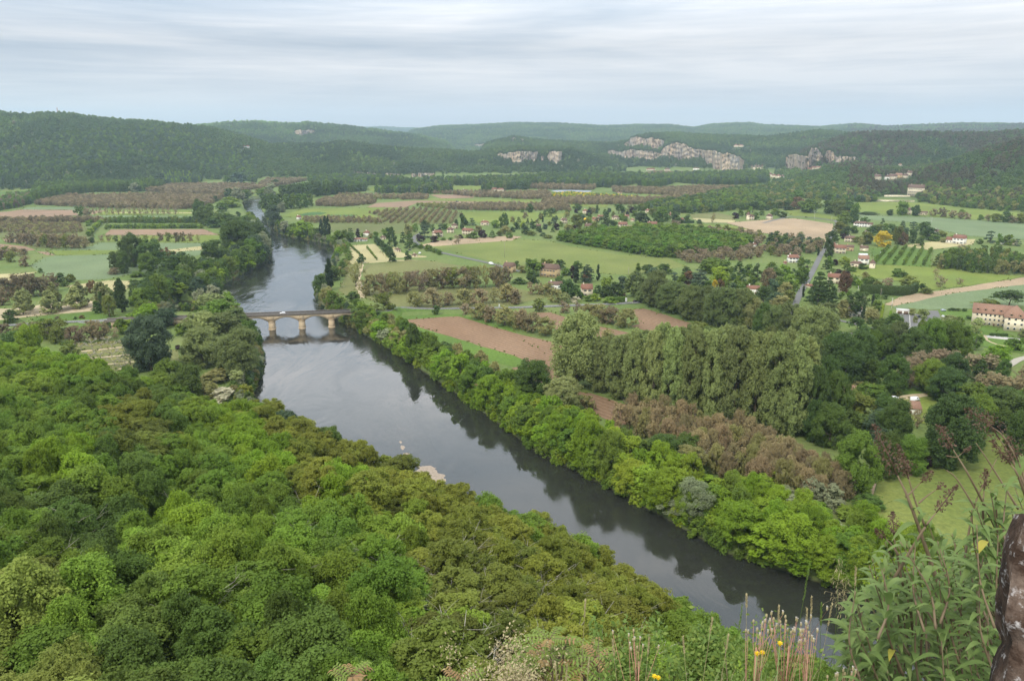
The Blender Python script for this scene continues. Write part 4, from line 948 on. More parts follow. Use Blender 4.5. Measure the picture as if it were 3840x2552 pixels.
trees('F', 'on the right bank just above the bridge', 'b 560 630 440 120 khaki;f 680 640 470 120 mid;b 600 470 350 130 dark;b 730 410 260 120 dark;f 565 635 550 110 willow;f 780 600 520 90 lime;b 730 640 560 90 khaki;b 900 610 480 110 dark;f 850 690 530 120 mid;b 640 520 330 110 dark;b 760 350 250 80 khaki;f 790 300 190 70 mid', True)
trees('F', 'right of the river above the bridge', 'o 683 500 165 62 cyp', True)
trees('F', 'on the right bank just below the bridge', 'f 830 850 650 150 mid;b 900 830 660 140 olived;f 980 790 640 130 dark;b 1110 765 655 150 deep;f 940 885 780 120 khaki;f 1070 935 750 200 bright;b 1140 965 820 160 willow;b 1195 850 755 90 dark;b 1270 855 775 90 deep;b 1380 850 765 110 fresh;f 1240 1015 850 180 fresh;f 1400 1100 880 220 bright;f 1310 1000 840 130 khaki', True)
trees('F', 'on the right bank between bridge and bend', 'p 1560 1100 770 130 dark;f 1500 1115 960 140 mid;f 1600 1185 1000 160 fresh;b 1740 1100 945 130 dark;f 1720 1275 1020 220 bright;b 1850 1200 960 120 khaki;f 1830 1305 1080 200 fresh;f 1930 1360 1060 220 bright;b 2070 1260 1030 130 khaki;f 2050 1455 1150 250 mid;b 2190 1400 1130 110 khaki;f 2150 1550 1250 250 bright;f 2290 1500 1200 200 mid', True)
trees('G', 'on the right bank beside the red field', 'b 190 1545 1120 330 dark;f 0 1420 1200 160 mid;b 460 1640 1280 340 pale;f 60 1580 1340 220 fresh;n 690 1640 1440 130 khaki', True)
trees('K', 'on the right bank along the middle reach', 'f 90 320 100 230 mid;f 130 325 200 220 bright;f 300 320 60 210 fresh;f 330 445 230 230 bright;f 470 560 280 250 mid;f 400 545 380 200 fresh;f 620 490 130 220 bright;f 620 600 330 260 bright;f 760 700 420 280 fresh;f 880 630 160 240 bright;f 950 720 300 260 fresh;f 1080 670 350 250 lime;f 1000 890 560 300 lime;f 1180 900 620 290 lime;b 1400 690 335 330 dark;b 1260 700 380 220 dark;b 1610 670 335 280 dark;t 1640 780 430 260 khaki', True)
trees('K', 'on the right bank below the brown grove', 'f 1370 990 660 330 bright;f 1290 1030 780 240 bright;f 1560 1010 640 330 bright;f 1430 1100 890 270 willow;f 1640 1150 800 300 fresh;f 1770 880 700 260 bright;b 1930 1140 750 270 willow;b 1730 1000 880 130 willow;t 1930 770 500 140 mid;f 2080 920 710 240 lime;f 2250 1010 700 280 lime;f 2080 1340 950 360 bright;f 2290 1220 920 340 bright;f 2220 1500 1160 400 bright;f 2330 1560 1250 380 fresh', True)
trees('L', 'on the right bank beside the meadow', 'f 60 910 650 280 lime;b 130 1030 820 280 willow;b 370 1070 740 240 willow;b 560 1090 800 220 willow;f 60 1260 980 380 lime;f 200 1500 1050 420 bright;f 400 1160 930 260 fresh;f 420 1360 1000 300 bright;b 740 1190 990 220 fresh;b 910 1080 890 240 dark;b 560 1310 1120 220 willow;f 100 1700 1320 420 bright;f 430 1720 1280 400 bright;f 700 1640 1250 350 mid;f 900 1580 1280 330 lime;f 1050 1680 1380 300 fresh;f 640 1780 1450 300 bright', True)
trees('E', 'on the left bank above the bridge', 'b 1990 310 20 250 dark;b 1900 420 200 170 mid;f 2210 210 70 190 mid;f 2100 310 180 210 bright;f 2040 410 260 170 bright;f 2240 270 160 180 bright;b 2200 180 -160 320 dark;f 2340 260 60 170 mid;b 1870 480 370 150 willow;b 1950 560 420 120 willow;b 1760 410 150 170 dark;b 1650 370 120 240 deep;b 1560 385 180 190 dark;n 1540 260 90 150 rust', True)
trees('E', 'beside the side stream', 'b 1240 470 370 150 dark;b 1390 500 370 150 dark;f 1440 545 440 130 mid;f 1300 650 450 200 fresh;b 1480 600 330 180 mid;f 1640 535 400 170 bright;f 1330 770 560 180 fresh;f 1280 790 650 210 bright;f 1210 905 740 210 bright;b 1540 830 640 200 bluegreen;b 1735 620 460 120 willow;f 1745 625 520 120 lime;f 1840 570 470 100 lime;b 1960 700 500 270 pale;f 1830 705 640 90 mid;f 1680 925 770 130 mid;b 1260 380 290 120 mid;p 1060 335 110 100 dark;p 1150 345 100 110 dark;b 1240 285 -40 240 dark;b 1400 300 10 240 dark;b 1370 340 130 170 mid;n 1060 355 260 110 brown2', True)
trees('E', 'in the riverside park below the bridge', 'b 1400 1260 740 420 bluegreen;p 1850 920 670 270 plane;p 1880 1220 840 380 plane;b 2080 900 680 290 planed;b 2190 850 690 250 planed;b 2210 1310 850 390 planed;b 2330 1010 760 180 dark;b 2090 1240 930 290 planed;b 1780 1170 960 230 plane;b 1990 1360 1200 270 khaki;t 2190 1410 1200 170 pale;b 2010 1550 1370 290 white;s 1650 1062 980 60 purple;s 1640 1040 1010 45 purple;o 1130 712 350 112 deep;c 900 722 560 62 dark;c 942 712 480 52 dark', True)
trees('E', 'in the avenue by the left hand lane', 'l 245 650 440 130 pale;l 215 682 460 168 pale;l 500 640 390 150 pale;l 470 665 460 192 pale;l 740 605 380 155 pale;l 700 625 430 192 pale;l 940 605 380 170 pale;l 1000 570 410 110 pale')
trees('E', 'beside the left hand lane', 'n 20 600 450 150 brown;n 60 520 360 210 brown2;n 180 520 330 210 brown2;n 290 520 320 180 brown2;n 400 505 350 170 brown2;n 480 470 320 140 brown;b 555 388 310 95 deep;b 650 385 320 90 olived;s 590 425 380 80 dark;b 850 485 380 90 rust;n 1010 705 520 140 olived;f 90 755 650 145 deep;n 40 900 780 160 brown2;n 150 950 830 200 olived;n 560 905 740 190 olived;n 520 945 810 140 olived;n 700 945 800 190 brown2;n 850 905 750 180 brown;n 940 915 760 160 brown;w 1070 905 820 90 pink;n 230 890 770 160 brown2;n 350 900 760 150 olived;s 530 722 700 52 brown2;s 690 727 705 36 dark;s 750 720 692 52 rust;s 395 752 720 72 mid;s 375 297 260 42 dark;b 300 1130 800 240 bright;b 130 1010 850 200 dark;n 650 1080 940 180 olived')
trees('A', 'on the left bank by the upper bend', 'b 1850 1210 990 150 dark;b 1910 1240 1030 180 dark;b 1985 1015 945 55 deep;b 2110 980 880 120 deep;b 2185 1010 880 130 willow;b 2240 985 900 110 dark;f 2120 1070 960 170 bright;b 2040 1110 1010 110 mid;b 2020 1250 1100 150 dark;b 2100 1260 1110 150 dark;b 2190 1155 1090 50 deep;b 2210 1215 1150 130 dark;b 2330 970 890 110 mid;b 1960 1260 1150 130 dark;b 2090 1270 1180 120 dark;b 1830 1130 1010 90 mid;b 2290 950 890 80 khaki;b 2050 1050 1000 70 mid', True)
trees('A', 'standing in the left hand orchards', 'b 2190 825 730 160 bluegreen;b 2080 825 760 60 mid;b 1480 865 740 110 bluegreen;b 1240 905 830 90 willow;n 740 1122 1040 110 dark;n 800 1132 1060 90 pink;b 845 1372 1325 62 deep;b 810 900 860 60 willow;s 2130 610 590 30 deep;s 2165 645 615 70 dark;w 1030 880 800 60 brown')
trees('A', 'in the row of small trees on the green field', 'w 940 1360 1305 60 pink;w 1000 1360 1305 60 brown;n 1065 1360 1310 52 dark;w 1130 1357 1305 60 pink;n 1200 1358 1300 58 brown;w 1270 1358 1305 55 pink;n 1340 1358 1305 52 olived;w 1410 1358 1308 52 khaki;n 1475 1358 1285 68 brown2;n 1550 1360 1283 66 olived;n 1622 1362 1285 66 brown2;n 1680 1358 1282 66 brown2;n 1748 1356 1290 60 brown;w 1820 1358 1305 50 khaki')
trees('A', 'in the pale pollard row beside the brown field', ';'.join('w %d 1116 %d 46 pink' % (x, 1058 if i % 2 else 1050) for i, x in enumerate((870, 925, 980, 1040, 1090, 1132, 1190, 1240, 1292, 1342, 1400, 1450, 1505, 1556, 1612))))
trees('A', 'in the nearest orchard row at the far left', ';'.join('n %d %d %d %d %s' % (x, 1372 + min(i * 9, 52), 1290 + i * 3, 92, c) for i, (x, c) in enumerate(zip((110, 185, 245, 305, 365, 425, 485, 545, 605, 665, 725, 785), ('brown2', 'brown', 'brown', 'brown2', 'brown', 'olived', 'brown2', 'brown', 'olived', 'brown2', 'brown', 'brown')))))
trees('A', 'in the second orchard row at the far left', ';'.join('n %d %d %d 88 %s' % (x, 1352 + min(i * 5, 40), 1285 + i * 2, c) for i, (x, c) in enumerate(zip((215, 275, 335, 395, 455, 515, 575, 635, 695), ('brown', 'brown2', 'olived', 'brown', 'brown2', 'brown', 'brown', 'olived', 'brown')))))
trees('A', 'at the left edge beside the brown field', 'n -40 1470 1400 110 brown;n 60 1480 1410 110 olived;n 130 1490 1420 100 brown;n 220 1480 1430 90 brown;w 190 1500 1440 80 brown;n 20 1530 1440 120 brown2;n 100 1550 1460 120 olived;n 230 1590 1500 100 brown')
trees('B', 'on the right bank by the upper bend', 'b 90 1230 1040 140 bluegreen;b 150 1240 1100 120 bluegreen;b 240 1115 1010 95 willow;f 110 1275 1180 110 willow;f 210 1295 1180 120 willow;f 330 1335 1180 180 bright;f 270 1310 1200 110 mid;f 430 1355 1240 90 mid;f 500 1325 1260 90 bright;f 450 1360 1290 85 willow;f 520 1375 1310 85 willow;b 600 1390 1320 90 fresh;b 660 1405 1320 95 fresh;b 750 1455 1355 90 willow;b 60 970 870 140 mid;b 140 970 840 120 willow;b 20 930 880 90 khaki;f 395 1320 1210 100 bright;b 50 1170 1080 90 bluegreen', True)
trees('B', 'in the poplar plantation on the right bank', 'p 100 1090 940 120 dark;p 170 1095 930 120 dark;p 220 1085 925 80 dark;p 285 1085 930 76 mid;p 345 1082 925 76 mid;p 400 1078 925 74 mid;p 455 1068 925 72 mid;p 505 1055 928 56 mid;p 250 1000 845 90 dark;p 330 995 835 90 dark;p 410 985 825 90 dark;p 490 975 815 90 dark;p 570 965 805 90 dark;p 650 955 800 90 mid;p 730 945 800 90 dark;b 780 940 805 90 bluegreen;p 290 970 850 80 mid;p 370 965 835 80 dark;p 450 955 825 80 mid;p 530 945 812 80 dark;b 180 865 795 80 dark', True)
trees('B', 'in the pair of tall poplars above the river bend', 'o 604 1312 1150 40 cyp;o 640 1322 1122 44 cyp;o 668 1320 1128 38 cyp')
trees('B', 'around the riverside houses', 'b 760 1375 1270 110 mid;b 870 1365 1280 70 dark;d 870 1300 1230 70 deep;o 940 1345 1245 44 purple;b 990 1315 1280 50 mid;b 810 1370 1265 90 mid;s 1050 1330 1290 60 khaki;b 1100 1340 1275 60 mid;b 1180 1330 1255 80 mid;l 1250 1405 1225 98 deep;b 1210 1320 1240 60 deep;i 1350 1372 1240 58 deep;d 1410 1425 1250 100 dark;b 1400 1300 1210 90 khaki;b 1465 1275 1200 52 mid;b 1550 1240 1170 70 deep;d 1550 1325 1190 110 bluegreen;i 1625 1265 1185 52 deep;i 1590 1230 1175 40 deep;f 1520 1362 1310 70 purple;f 1635 1365 1315 90 purple;d 1700 1255 1190 80 bluegreen;b 1740 1250 1200 50 mid;w 1842 1385 1308 85 pink;b 1840 1210 1160 34 deep;b 1905 1245 1130 85 deep;d 1985 1215 1135 80 bluegreen;b 1890 1142 1105 45 purple;b 2000 1335 1275 80 mid;b 2080 1325 1260 90 purple;b 2040 1270 1220 80 khaki;i 2170 1325 1240 60 mid;b 2200 1235 1170 90 fresh;b 2280 1235 1115 90 dark;b 2290 1295 1220 100 khaki;b 1960 1330 1290 60 mid;b 1880 1335 1300 50 purple;s 1790 1350 1325 50 mid;b 2330 1330 1280 60 mid;b 1670 1320 1280 50 dark;i 1490 1330 1280 40 purple;b 2240 1310 1265 60 olived;s 1720 1350 1325 60 mid')
trees('B', 'in the avenue of round trees above the mown plot', 'f 1105 1372 1318 56 deep;f 1135 1398 1338 62 deep;f 1166 1425 1360 66 deep;f 1196 1455 1384 70 deep;f 1226 1492 1412 74 deep;f 1252 1545 1455 76 deep')
trees('B', 'standing alone on the mown plot', 'l 1392 1532 1445 76 deep;l 970 1560 1475 76 deep')
trees('B', 'in the low row along the mown plot', ';'.join('s %d %d %d 26 mid' % (855 + i * 12, 1392 + i * 11, 1372 + i * 11) for i in range(9)) + ';' + ';'.join('r %d %d %d 22 fresh' % (1022 + i * 11, 1428 + i * 13, 1402 + i * 13) for i in range(9)))
trees('F', 'in the upper walnut row above the road', 'w 920 425 220 160 khaki;n 1040 505 330 170 khaki;n 1160 500 320 150 brown;n 1290 492 310 165 khaki;n 1385 470 300 130 brown;w 1500 475 295 190 pink;n 1620 455 280 150 khaki;n 1715 445 270 130 brown;n 1810 442 270 150 olived;n 1910 445 260 150 brown;n 2010 442 255 140 khaki;w 2110 435 240 130 khaki;n 2210 432 250 150 brown;n 2290 405 260 120 brown2;n 1450 420 300 110 brown;n 1240 440 310 110 olived;n 1770 400 270 110 brown;n 1960 390 250 110 olived;n 1560 420 290 120 brown')
trees('F', 'in the lower walnut row above the road', 'n 1180 685 500 225 olived;n 1460 617 480 150 khaki;n 1630 612 450 185 brown;n 1770 602 490 115 brown;n 1910 592 460 165 khaki;n 2050 592 460 175 brown;w 2190 572 450 125 khaki;n 2310 572 410 175 khaki')
trees('F', 'in the walnut row below the road', 'n 2060 725 590 175 khaki;n 2150 752 620 155 brown;n 2285 785 620 190 khaki;n 1930 680 590 90 pink;b 1655 682 605 72 deep')
trees('G', 'in the walnut rows between the ploughed strips', 'n 30 805 660 170 khaki;n 100 825 650 150 brown;n 190 845 680 180 brown;n 310 875 720 185 khaki;n 250 655 550 125 olived;n 480 668 570 100 pink;w 600 695 590 90 pink;n 700 745 600 185 khaki;n 810 750 600 195 khaki;n 900 765 620 175 brown;n 1040 798 640 205 khaki;n 870 900 830 120 khaki')
trees('G', 'in the gardens above the road', 'n 30 585 470 130 brown;w 170 502 400 90 brown;n 250 495 410 115 brown;n 330 505 405 125 khaki;n 400 570 460 130 khaki;b 465 575 490 115 pale;s 585 572 525 78 white;b 45 255 195 50 dark;b 150 225 175 62 dark;b 200 325 190 170 mid;f 190 395 290 105 deep;b 285 245 178 60 olived;b 340 245 182 100 olived;f 435 268 185 92 deep;b 500 325 262 90 mid;l 600 262 190 82 mid;b 560 352 250 62 purple;c 590 392 245 48 cyp;d 690 385 210 130 bluegreen;b 680 385 300 80 rust;c 790 374 225 30 cyp;i 905 362 315 36 deep;b 505 540 370 130 deep;b 575 535 420 140 dark;b 870 445 350 100 fresh;i 790 485 390 80 deep;b 860 525 430 115 deep;b 950 525 400 115 deep;b 1010 445 340 100 bluegreen;o 1155 320 215 44 mid;b 1250 305 230 112 dark;b 440 400 335 90 dark;f 70 400 350 110 dark;s 760 560 500 90 lime;s 900 575 530 120 fresh;s 700 560 510 80 mid;n 90 300 240 90 khaki;f 690 480 440 70 dark')
trees('G', 'in the plane tree line right of the red strip', 'p 1130 520 300 180 planed;p 1320 610 310 240 planed;p 1240 570 400 190 planed;p 1480 660 400 270 planed;p 1400 630 440 170 planed;p 1640 725 450 240 planed;p 1560 680 430 200 planed;p 1760 745 450 210 planed;p 1880 790 460 230 planed;p 1980 800 440 230 planed;p 2090 805 470 230 planed;p 2210 820 560 220 pale;p 2140 740 480 210 planed;p 2310 880 600 200 dark;b 1720 860 760 190 olived')
trees('G', 'in the park of cedars and firs', 'd 1490 410 280 100 bluegreen;d 1720 455 250 190 bluegreen;b 1620 430 300 110 rust;i 1600 320 220 90 deep;b 1840 300 180 220 mid;b 1910 405 255 160 lime;i 2080 370 165 125 deep;i 2250 375 190 115 deep;b 1862 445 370 46 gold;b 1910 495 370 66 rust;i 1990 435 310 66 mid;f 2070 460 340 80 fresh;d 2030 465 380 76 bluegreen;b 2200 410 330 76 mid;b 2310 570 430 150 deep;d 1760 280 190 100 deep;b 1400 310 225 130 dark;b 2140 480 390 90 mid;b 1290 330 260 90 bluegreen;b 1960 330 200 110 mid;b 2330 440 280 90 brown;d 1950 520 440 90 dark;b 1800 470 380 90 dark;b 1560 440 330 80 mid;f 1680 470 400 90 deep;b 1340 380 290 110 dark;b 2170 330 230 80 mid;f 2240 470 400 60 fresh')
trees('G', 'standing tallest at the left end of the plane wood', 'p 590 1350 720 440 plane')
_pw = [(820, 1395, 900), (960, 1455, 870), (1120, 1505, 850), (1290, 1550, 800), (1470, 1590, 820), (1650, 1620, 800), (1840, 1655, 810), (2030, 1690, 830), (2220, 1725, 840), (2400, 1765, 860), (2570, 1790, 900)]
trees('G', 'in the front row of the plane wood', ';'.join('p %d %d %d %d plane' % (x, b, t + (0, 22, -20, 35, 5)[i % 5], 185 + 9 * i) for i, (x, b, t) in enumerate(_pw)))
trees('G', 'in the middle row of the plane wood', ';'.join('p %d %d %d %d plane' % (x + 70, b - 75, t - 25 + (i % 3) * 30, 185 + 8 * i) for i, (x, b, t) in enumerate(_pw)))
trees('G', 'in the back row of the plane wood', ';'.join('p %d %d %d %d planed' % (x + 110, b - 165, t - 20 + (i % 2) * 40, 190 + 7 * i) for i, (x, b, t) in enumerate(_pw[2:])))
trees('H', 'beside the plane wood', 'p 50 900 620 210 planed;p 180 910 600 240 planed;p 450 1090 660 340 plane;p 330 980 640 250 plane;p 540 790 590 190 planed;b 620 1210 870 240 dark;b 520 1260 950 230 deep;b 830 1260 870 270 deep;b 700 1330 900 280 deep;b 940 1340 1110 175 dark;b 960 1110 850 150 mid;b 1050 1090 820 210 dark;b 1180 1060 780 210 planed;b 1150 830 680 155 dark;b 1010 870 730 125 dark;b 1320 1110 830 270 dark;b 1480 1090 750 240 mid;b 1620 1060 760 270 mid;b 1750 1090 800 190 mid;t 1900 1010 860 140 mid;b 470 1700 1130 270 deep;b 600 1760 1250 260 dark;b 400 1780 1200 240 deep;f 880 820 780 100 dark;b 1420 900 740 110 mid')
trees('H', 'around the big farm roof', 'b 1130 1410 1080 250 dark;b 1090 1395 1290 72 purple;n 1300 1350 1100 220 pink;n 1420 1210 1040 210 pink;n 1560 1210 1020 230 pink;n 1700 1160 1030 160 pink;n 1900 1190 1060 190 pink;n 2030 1190 1060 160 pink;b 1470 1400 1120 260 fresh;b 1700 1340 1060 230 deep;b 1640 1490 1200 310 deep;l 1940 1305 1100 145 deep;b 2080 1160 980 230 bright;b 2160 1245 1100 110 dark;n 2050 1430 1230 320 brown;n 2250 1490 1280 320 brown;n 2380 1360 1180 240 brown;b 1850 1570 1330 260 mid;b 2150 1730 1410 430 dark;b 1700 1810 1470 360 dark;b 780 1620 1400 310 olived;b 920 1490 1330 250 mid;b 1080 1640 1430 210 dark;b 1020 1440 1330 150 dark;f 820 1370 1300 130 khaki;f 1165 1430 1355 90 olived;b 620 1420 1290 130 fresh;b 1030 1780 1560 240 bluegreen;b 830 1800 1600 220 dark;b 2420 1640 1350 260 mid')
trees('H', 'near the hotel and its car park', 'b 1660 775 700 145 pale;u 2210 620 465 250 deep;f 2020 625 550 200 olived;n 1915 855 730 125 pale;b 2240 1005 910 115 mid;b 2310 1015 910 95 mid;u 815 850 710 135 deep;t 800 712 480 160 deep;b 690 705 570 145 khaki;c 870 722 590 30 cyp;b 955 735 640 110 khaki;f 930 770 715 52 deep;c 960 605 500 24 cyp;b 1000 650 560 72 mid;b 880 590 480 95 dark;s 900 860 810 110 dark;s 1760 770 710 70 mid;s 1840 725 700 50 deep;f 1320 690 630 50 pale;s 1400 680 640 60 olived;s 1690 650 625 60 deep;s 1740 652 628 50 dark;s 1800 655 630 50 deep;b 1350 760 700 40 pale;b 1430 720 640 80 pale;b 2340 900 820 70 pale')
trees('H', 'along the straight road', 'i 550 598 330 160 deep;d 455 590 270 150 deep;i 410 560 385 110 deep;b 700 478 300 115 rust;b 560 265 160 60 mid;i 530 268 150 58 deep;c 460 142 65 19 cyp;f 555 155 -10 84 deep;c 322 524 420 19 cyp;b 300 245 165 62 mid;u 360 248 180 84 dark;b 350 274 240 42 purple;b 310 400 255 120 mid;b 60 350 250 110 dark;b 140 330 230 100 bright;b 200 440 320 110 fresh;b 100 460 350 110 dark;i 230 330 240 60 deep;b 40 470 370 110 bluegreen;b 160 520 400 120 khaki;b 60 600 490 130 bluegreen;b 190 570 470 110 olived;b 120 630 520 180 khaki;b 330 330 260 80 lime;b 30 280 210 90 mid;b 20 400 270 90 brown;f 250 470 400 60 mid;b 480 500 420 80 dark;u 580 330 265 70 dark;b 600 520 440 60 dark')
trees('H', 'in the gardens right of the straight road', 'f 1190 338 265 98 mid;f 1255 342 295 68 dark;b 890 358 300 62 khaki;n 1280 432 335 145 olived;n 1100 422 355 92 pink;b 1000 422 375 70 olived;b 940 402 340 82 mid;w 1580 434 335 115 pink;w 1540 327 270 62 pink;w 1760 408 355 72 pink;f 1460 492 440 112 olived;f 725 283 220 74 dark;f 785 292 245 54 mid;f 870 268 218 80 deep;b 700 223 160 80 lime;b 615 230 180 54 purple;b 645 313 270 62 purple;b 725 333 290 52 purple;b 790 415 340 80 mid;b 830 440 370 60 bright;b 890 400 350 60 mid;b 660 480 440 50 white;s 1420 450 405 70 deep;s 1320 660 630 70 olived;b 760 400 330 60 dark;r 680 520 475 50 fresh;r 740 520 470 50 mid;r 660 545 500 40 mid;s 1000 540 500 60 dark;s 1080 540 505 60 dark;b 600 235 200 30 deep;s 1160 470 440 60 mid')
trees('L', 'around the flowering meadow', 'b 800 855 340 360 mid;b 1060 720 320 260 dark;b 1300 665 350 270 mid;b 1440 600 380 130 mid;b 1650 610 10 440 deep;b 1860 460 110 220 dark;b 730 330 110 190 dark;b 950 360 170 210 bluegreen;b 1150 400 30 260 dark;b 560 430 60 310 dark;b 2110 210 -100 360 dark;b 2310 570 130 260 dark;w 1370 260 100 115 pink;f 1460 625 490 66 purple;b 430 380 40 220 deep;b 1020 520 280 200 bluegreen;b 1900 300 -30 260 mid;b 240 300 60 220 dark')
trees('D', 'beside the upper lane on the right', 'b 270 995 900 112 mid;b 370 1095 980 175 mid;b 455 1055 970 92 olived;b 265 1065 960 132 rust;b 100 1055 985 104 khaki;f 185 1072 1030 104 deep;b 560 1105 990 122 dark;b 650 1125 980 135 olived;b 740 1125 1000 152 dark;b 800 1135 1020 84 mid;b 690 1205 1095 124 mid;b 780 1195 1080 92 deep;b 660 1285 1190 134 olived;b 720 1315 1230 92 deep;b 790 1285 1220 76 dark;b 590 1375 1270 115 deep;b 60 1120 1060 80 mid;b 130 1140 1090 80 dark;b 690 1335 1290 60 purple;b 890 1185 1140 76 mid;f 920 1112 1088 170 deep;b 735 1115 1075 60 gold')
trees('D', 'around the houses by the golden tree', 'b 1050 1405 1280 155 gold;b 900 1385 1280 115 olived;b 1000 1275 1210 155 olived;b 960 1300 1225 90 dark;b 1130 1305 1210 125 dark;b 1190 1385 1230 105 olived;b 1240 1395 1285 74 rust;b 1320 1375 1260 86 deep;d 1330 1265 1170 104 bluegreen;b 1430 1305 1190 124 dark;b 1480 1345 1240 150 deep;i 1155 1245 1185 34 mid;i 1235 1235 1150 52 bluegreen;b 1590 1315 1270 94 olived;b 1080 1250 1200 60 mid;b 850 1395 1330 60 khaki;b 820 1370 1320 70 olived;b 1400 1400 1320 90 dark;b 1150 1350 1290 80 dark;b 1260 1300 1240 80 bluegreen;b 730 1320 1290 40 bluegreen;b 1530 1360 1300 90 mid;b 1100 1330 1270 80 bluegreen')
trees('D', 'in the long meadow below the manor', 'b 1230 1118 1000 104 fresh;b 1355 1124 1035 80 deep;b 1120 1122 1070 66 deep;d 1050 1198 1140 42 deep;n 1520 1125 1065 84 brown;n 1600 1135 1060 94 brown2;n 1690 1142 1080 92 brown;n 1770 1152 1095 76 brown;n 1830 1158 1100 66 pink;b 1775 1125 1070 58 mid;b 1950 1165 1120 56 mid;n 2020 1172 1118 60 pink;b 2090 1180 1110 104 olived;b 2180 1185 1090 92 dark;n 2250 1192 1130 92 brown;b 2320 1195 1110 94 olived')
trees('D', 'in the meadow right of the white farmhouse', 'd 2040 1372 1250 104 bluegreen;b 2120 1392 1300 64 mid;b 2205 1394 1305 96 fresh;b 1945 1384 1340 54 mid;d 2290 1402 1330 64 bluegreen;d 1970 1490 1380 94 deep;w 1780 1444 1395 82 pink;i 2100 1500 1390 46 deep;i 2205 1505 1390 50 deep;b 1690 1350 1310 50 mid;b 1610 1370 1330 60 khaki')
trees('C', 'among the village houses', 'b 1195 1215 1105 155 deep;b 1380 1175 1050 134 mid;b 590 1245 1130 134 olived;f 860 1220 1120 84 deep;u 980 1105 1020 114 deep;b 1080 1095 1030 66 pale;b 600 1075 1020 84 dark;b 165 1095 1020 64 deep;b 370 1105 1055 84 dark;l 780 1098 1028 44 deep;i 850 1120 1045 42 deep;i 260 1155 1075 38 deep;i 305 1135 1045 52 deep;i 60 1185 1120 42 deep;i 145 1205 1130 32 deep;i 180 1205 1138 28 deep;f 195 1245 1180 64 deep;d 395 1215 1130 92 bluegreen;f 130 1295 1220 84 deep;b 100 1245 1180 54 lime;b 710 1190 1140 54 lime;b 765 1265 1190 92 olived;b 1500 1195 1095 104 deep;n 1500 1235 1170 94 pink;b 1325 1195 1145 52 dark;b 1370 1200 1145 52 dark;f 1720 1198 1160 54 deep;w 1845 1184 1110 64 brown;u 2210 1095 995 124 deep;b 1610 1185 1120 74 dark;b 930 1235 1170 74 dark;b 520 1275 1210 104 khaki;b 410 1255 1200 54 purple;c 283 1185 1125 16 cyp;f 590 1100 1065 40 purple;b 1010 1165 1110 60 mid;b 630 1150 1100 60 mid;b 1120 1130 1080 60 mid;f 285 1310 1280 60 deep;f 330 1330 1300 90 olived;f 180 1305 1265 80 olived;b 40 1250 1190 60 deep;n 120 1150 1095 60 pink;n 740 1110 1050 60 khaki;n 690 1230 1150 70 olived;f 95 1095 1065 32 mid;f 540 1290 1255 60 mid;f 1560 1195 1160 50 deep;b 1290 1120 1060 90 olived;b 1450 1110 1070 60 dark;b 2240 1160 1100 60 mid;b 2170 1140 1080 60 mid;b 2050 1150 1100 70 purple;b 2100 1130 1075 60 mid;f 2290 1120 1080 60 mid;f 1670 1255 1230 40 deep;w 1600 1240 1210 40 brown')

trees('B', 'on the left bank above the long bend', 'b 40 1430 1210 210 deep;b 110 1500 1290 140 willow;b 60 1560 1340 200 mid;b -60 1400 1190 200 dark;b -90 1480 1260 180 dark', True)
trees('F', 'at the tip of the left bank upstream', 'b 60 205 -30 190 bluegreen;f 110 190 60 110 fresh;b 10 230 70 130 dark', True)
trees('E', 'at the foot of the wooded slope near the park', 'b 1560 1420 1130 320 mid;b 1480 1530 1260 300 fresh;b 1200 1500 1210 250 mid;b 1750 1510 1180 270 dark;b 1340 1570 1290 270 bright;b 1050 1480 1260 210 olived;b 1650 1560 1350 230 mid;b 1900 1490 1300 210 khaki;b 2250 1500 1340 190 olive;f 900 1440 1230 220 mid;f 760 1380 1180 200 fresh')
trees('E', 'around the left end of the bridge', 'b 2010 765 560 300 fresh;b 1890 880 680 270 plane;b 1490 810 640 170 bluegreen;b 1380 810 600 210 bright;f 2110 640 520 170 fresh;b 2170 790 640 200 planed;b 450 905 740 190 olived;n 330 850 760 140 brown2;b 1120 860 730 110 mid')
# planted or dense groups
aH = ang('H', 1325, 60, 1235, 190)
region('o', '', tile('C', (440, 1372), (470, 1320), (700, 1290), (1150, 1265), (1600, 1275), (2150, 1350), (2190, 1440), (1900, 1470), (1500, 1505), (1350, 1520), (1000, 1465), (640, 1395)), (12.6, 12.6), 'bf', ('chest', 'chest', 'mid', 'fresh'), 11, 15, 'trees of the bright green plantation', rows=-ang('C', 640, 1400, 1350, 1520), seed=4, jit=.1, label='one of the round bright green trees massed in the central plantation')
region('o', '', tile('G', (1450, 170), (1700, 130), (2000, 110), (2352, 90), (2352, 160), (2100, 190), (1650, 215)), (12, 12), 'nn', ('pink', 'brown', 'pink'), 8, 11, 'pinkish walnuts beside the plantation', seed=5, label='pinkish brown walnut at the lower edge of the bright green plantation')
region('o', '', tile('C', (1600, 1275), (1800, 1262), (2100, 1280), (2352, 1330), (2300, 1400), (2200, 1400), (2100, 1345), (1800, 1300)), (12, 12), 'nn', ('pink', 'brown', 'khaki', 'olived'), 8, 11, 'brown walnuts behind the plantation', seed=6, label='brown walnut tree between the bright plantation and the bare tan field')
region('o', '', tile('D', (0, 1330), (300, 1345), (500, 1385), (500, 1440), (300, 1500), (0, 1500)), (13, 13), 'nnbi', ('pink', 'brown', 'olived', 'dark', 'bluegreen', 'deep'), 9, 11, 'trees left of the straight road', seed=7, label='one of the mixed trees between the tan field and the straight road')
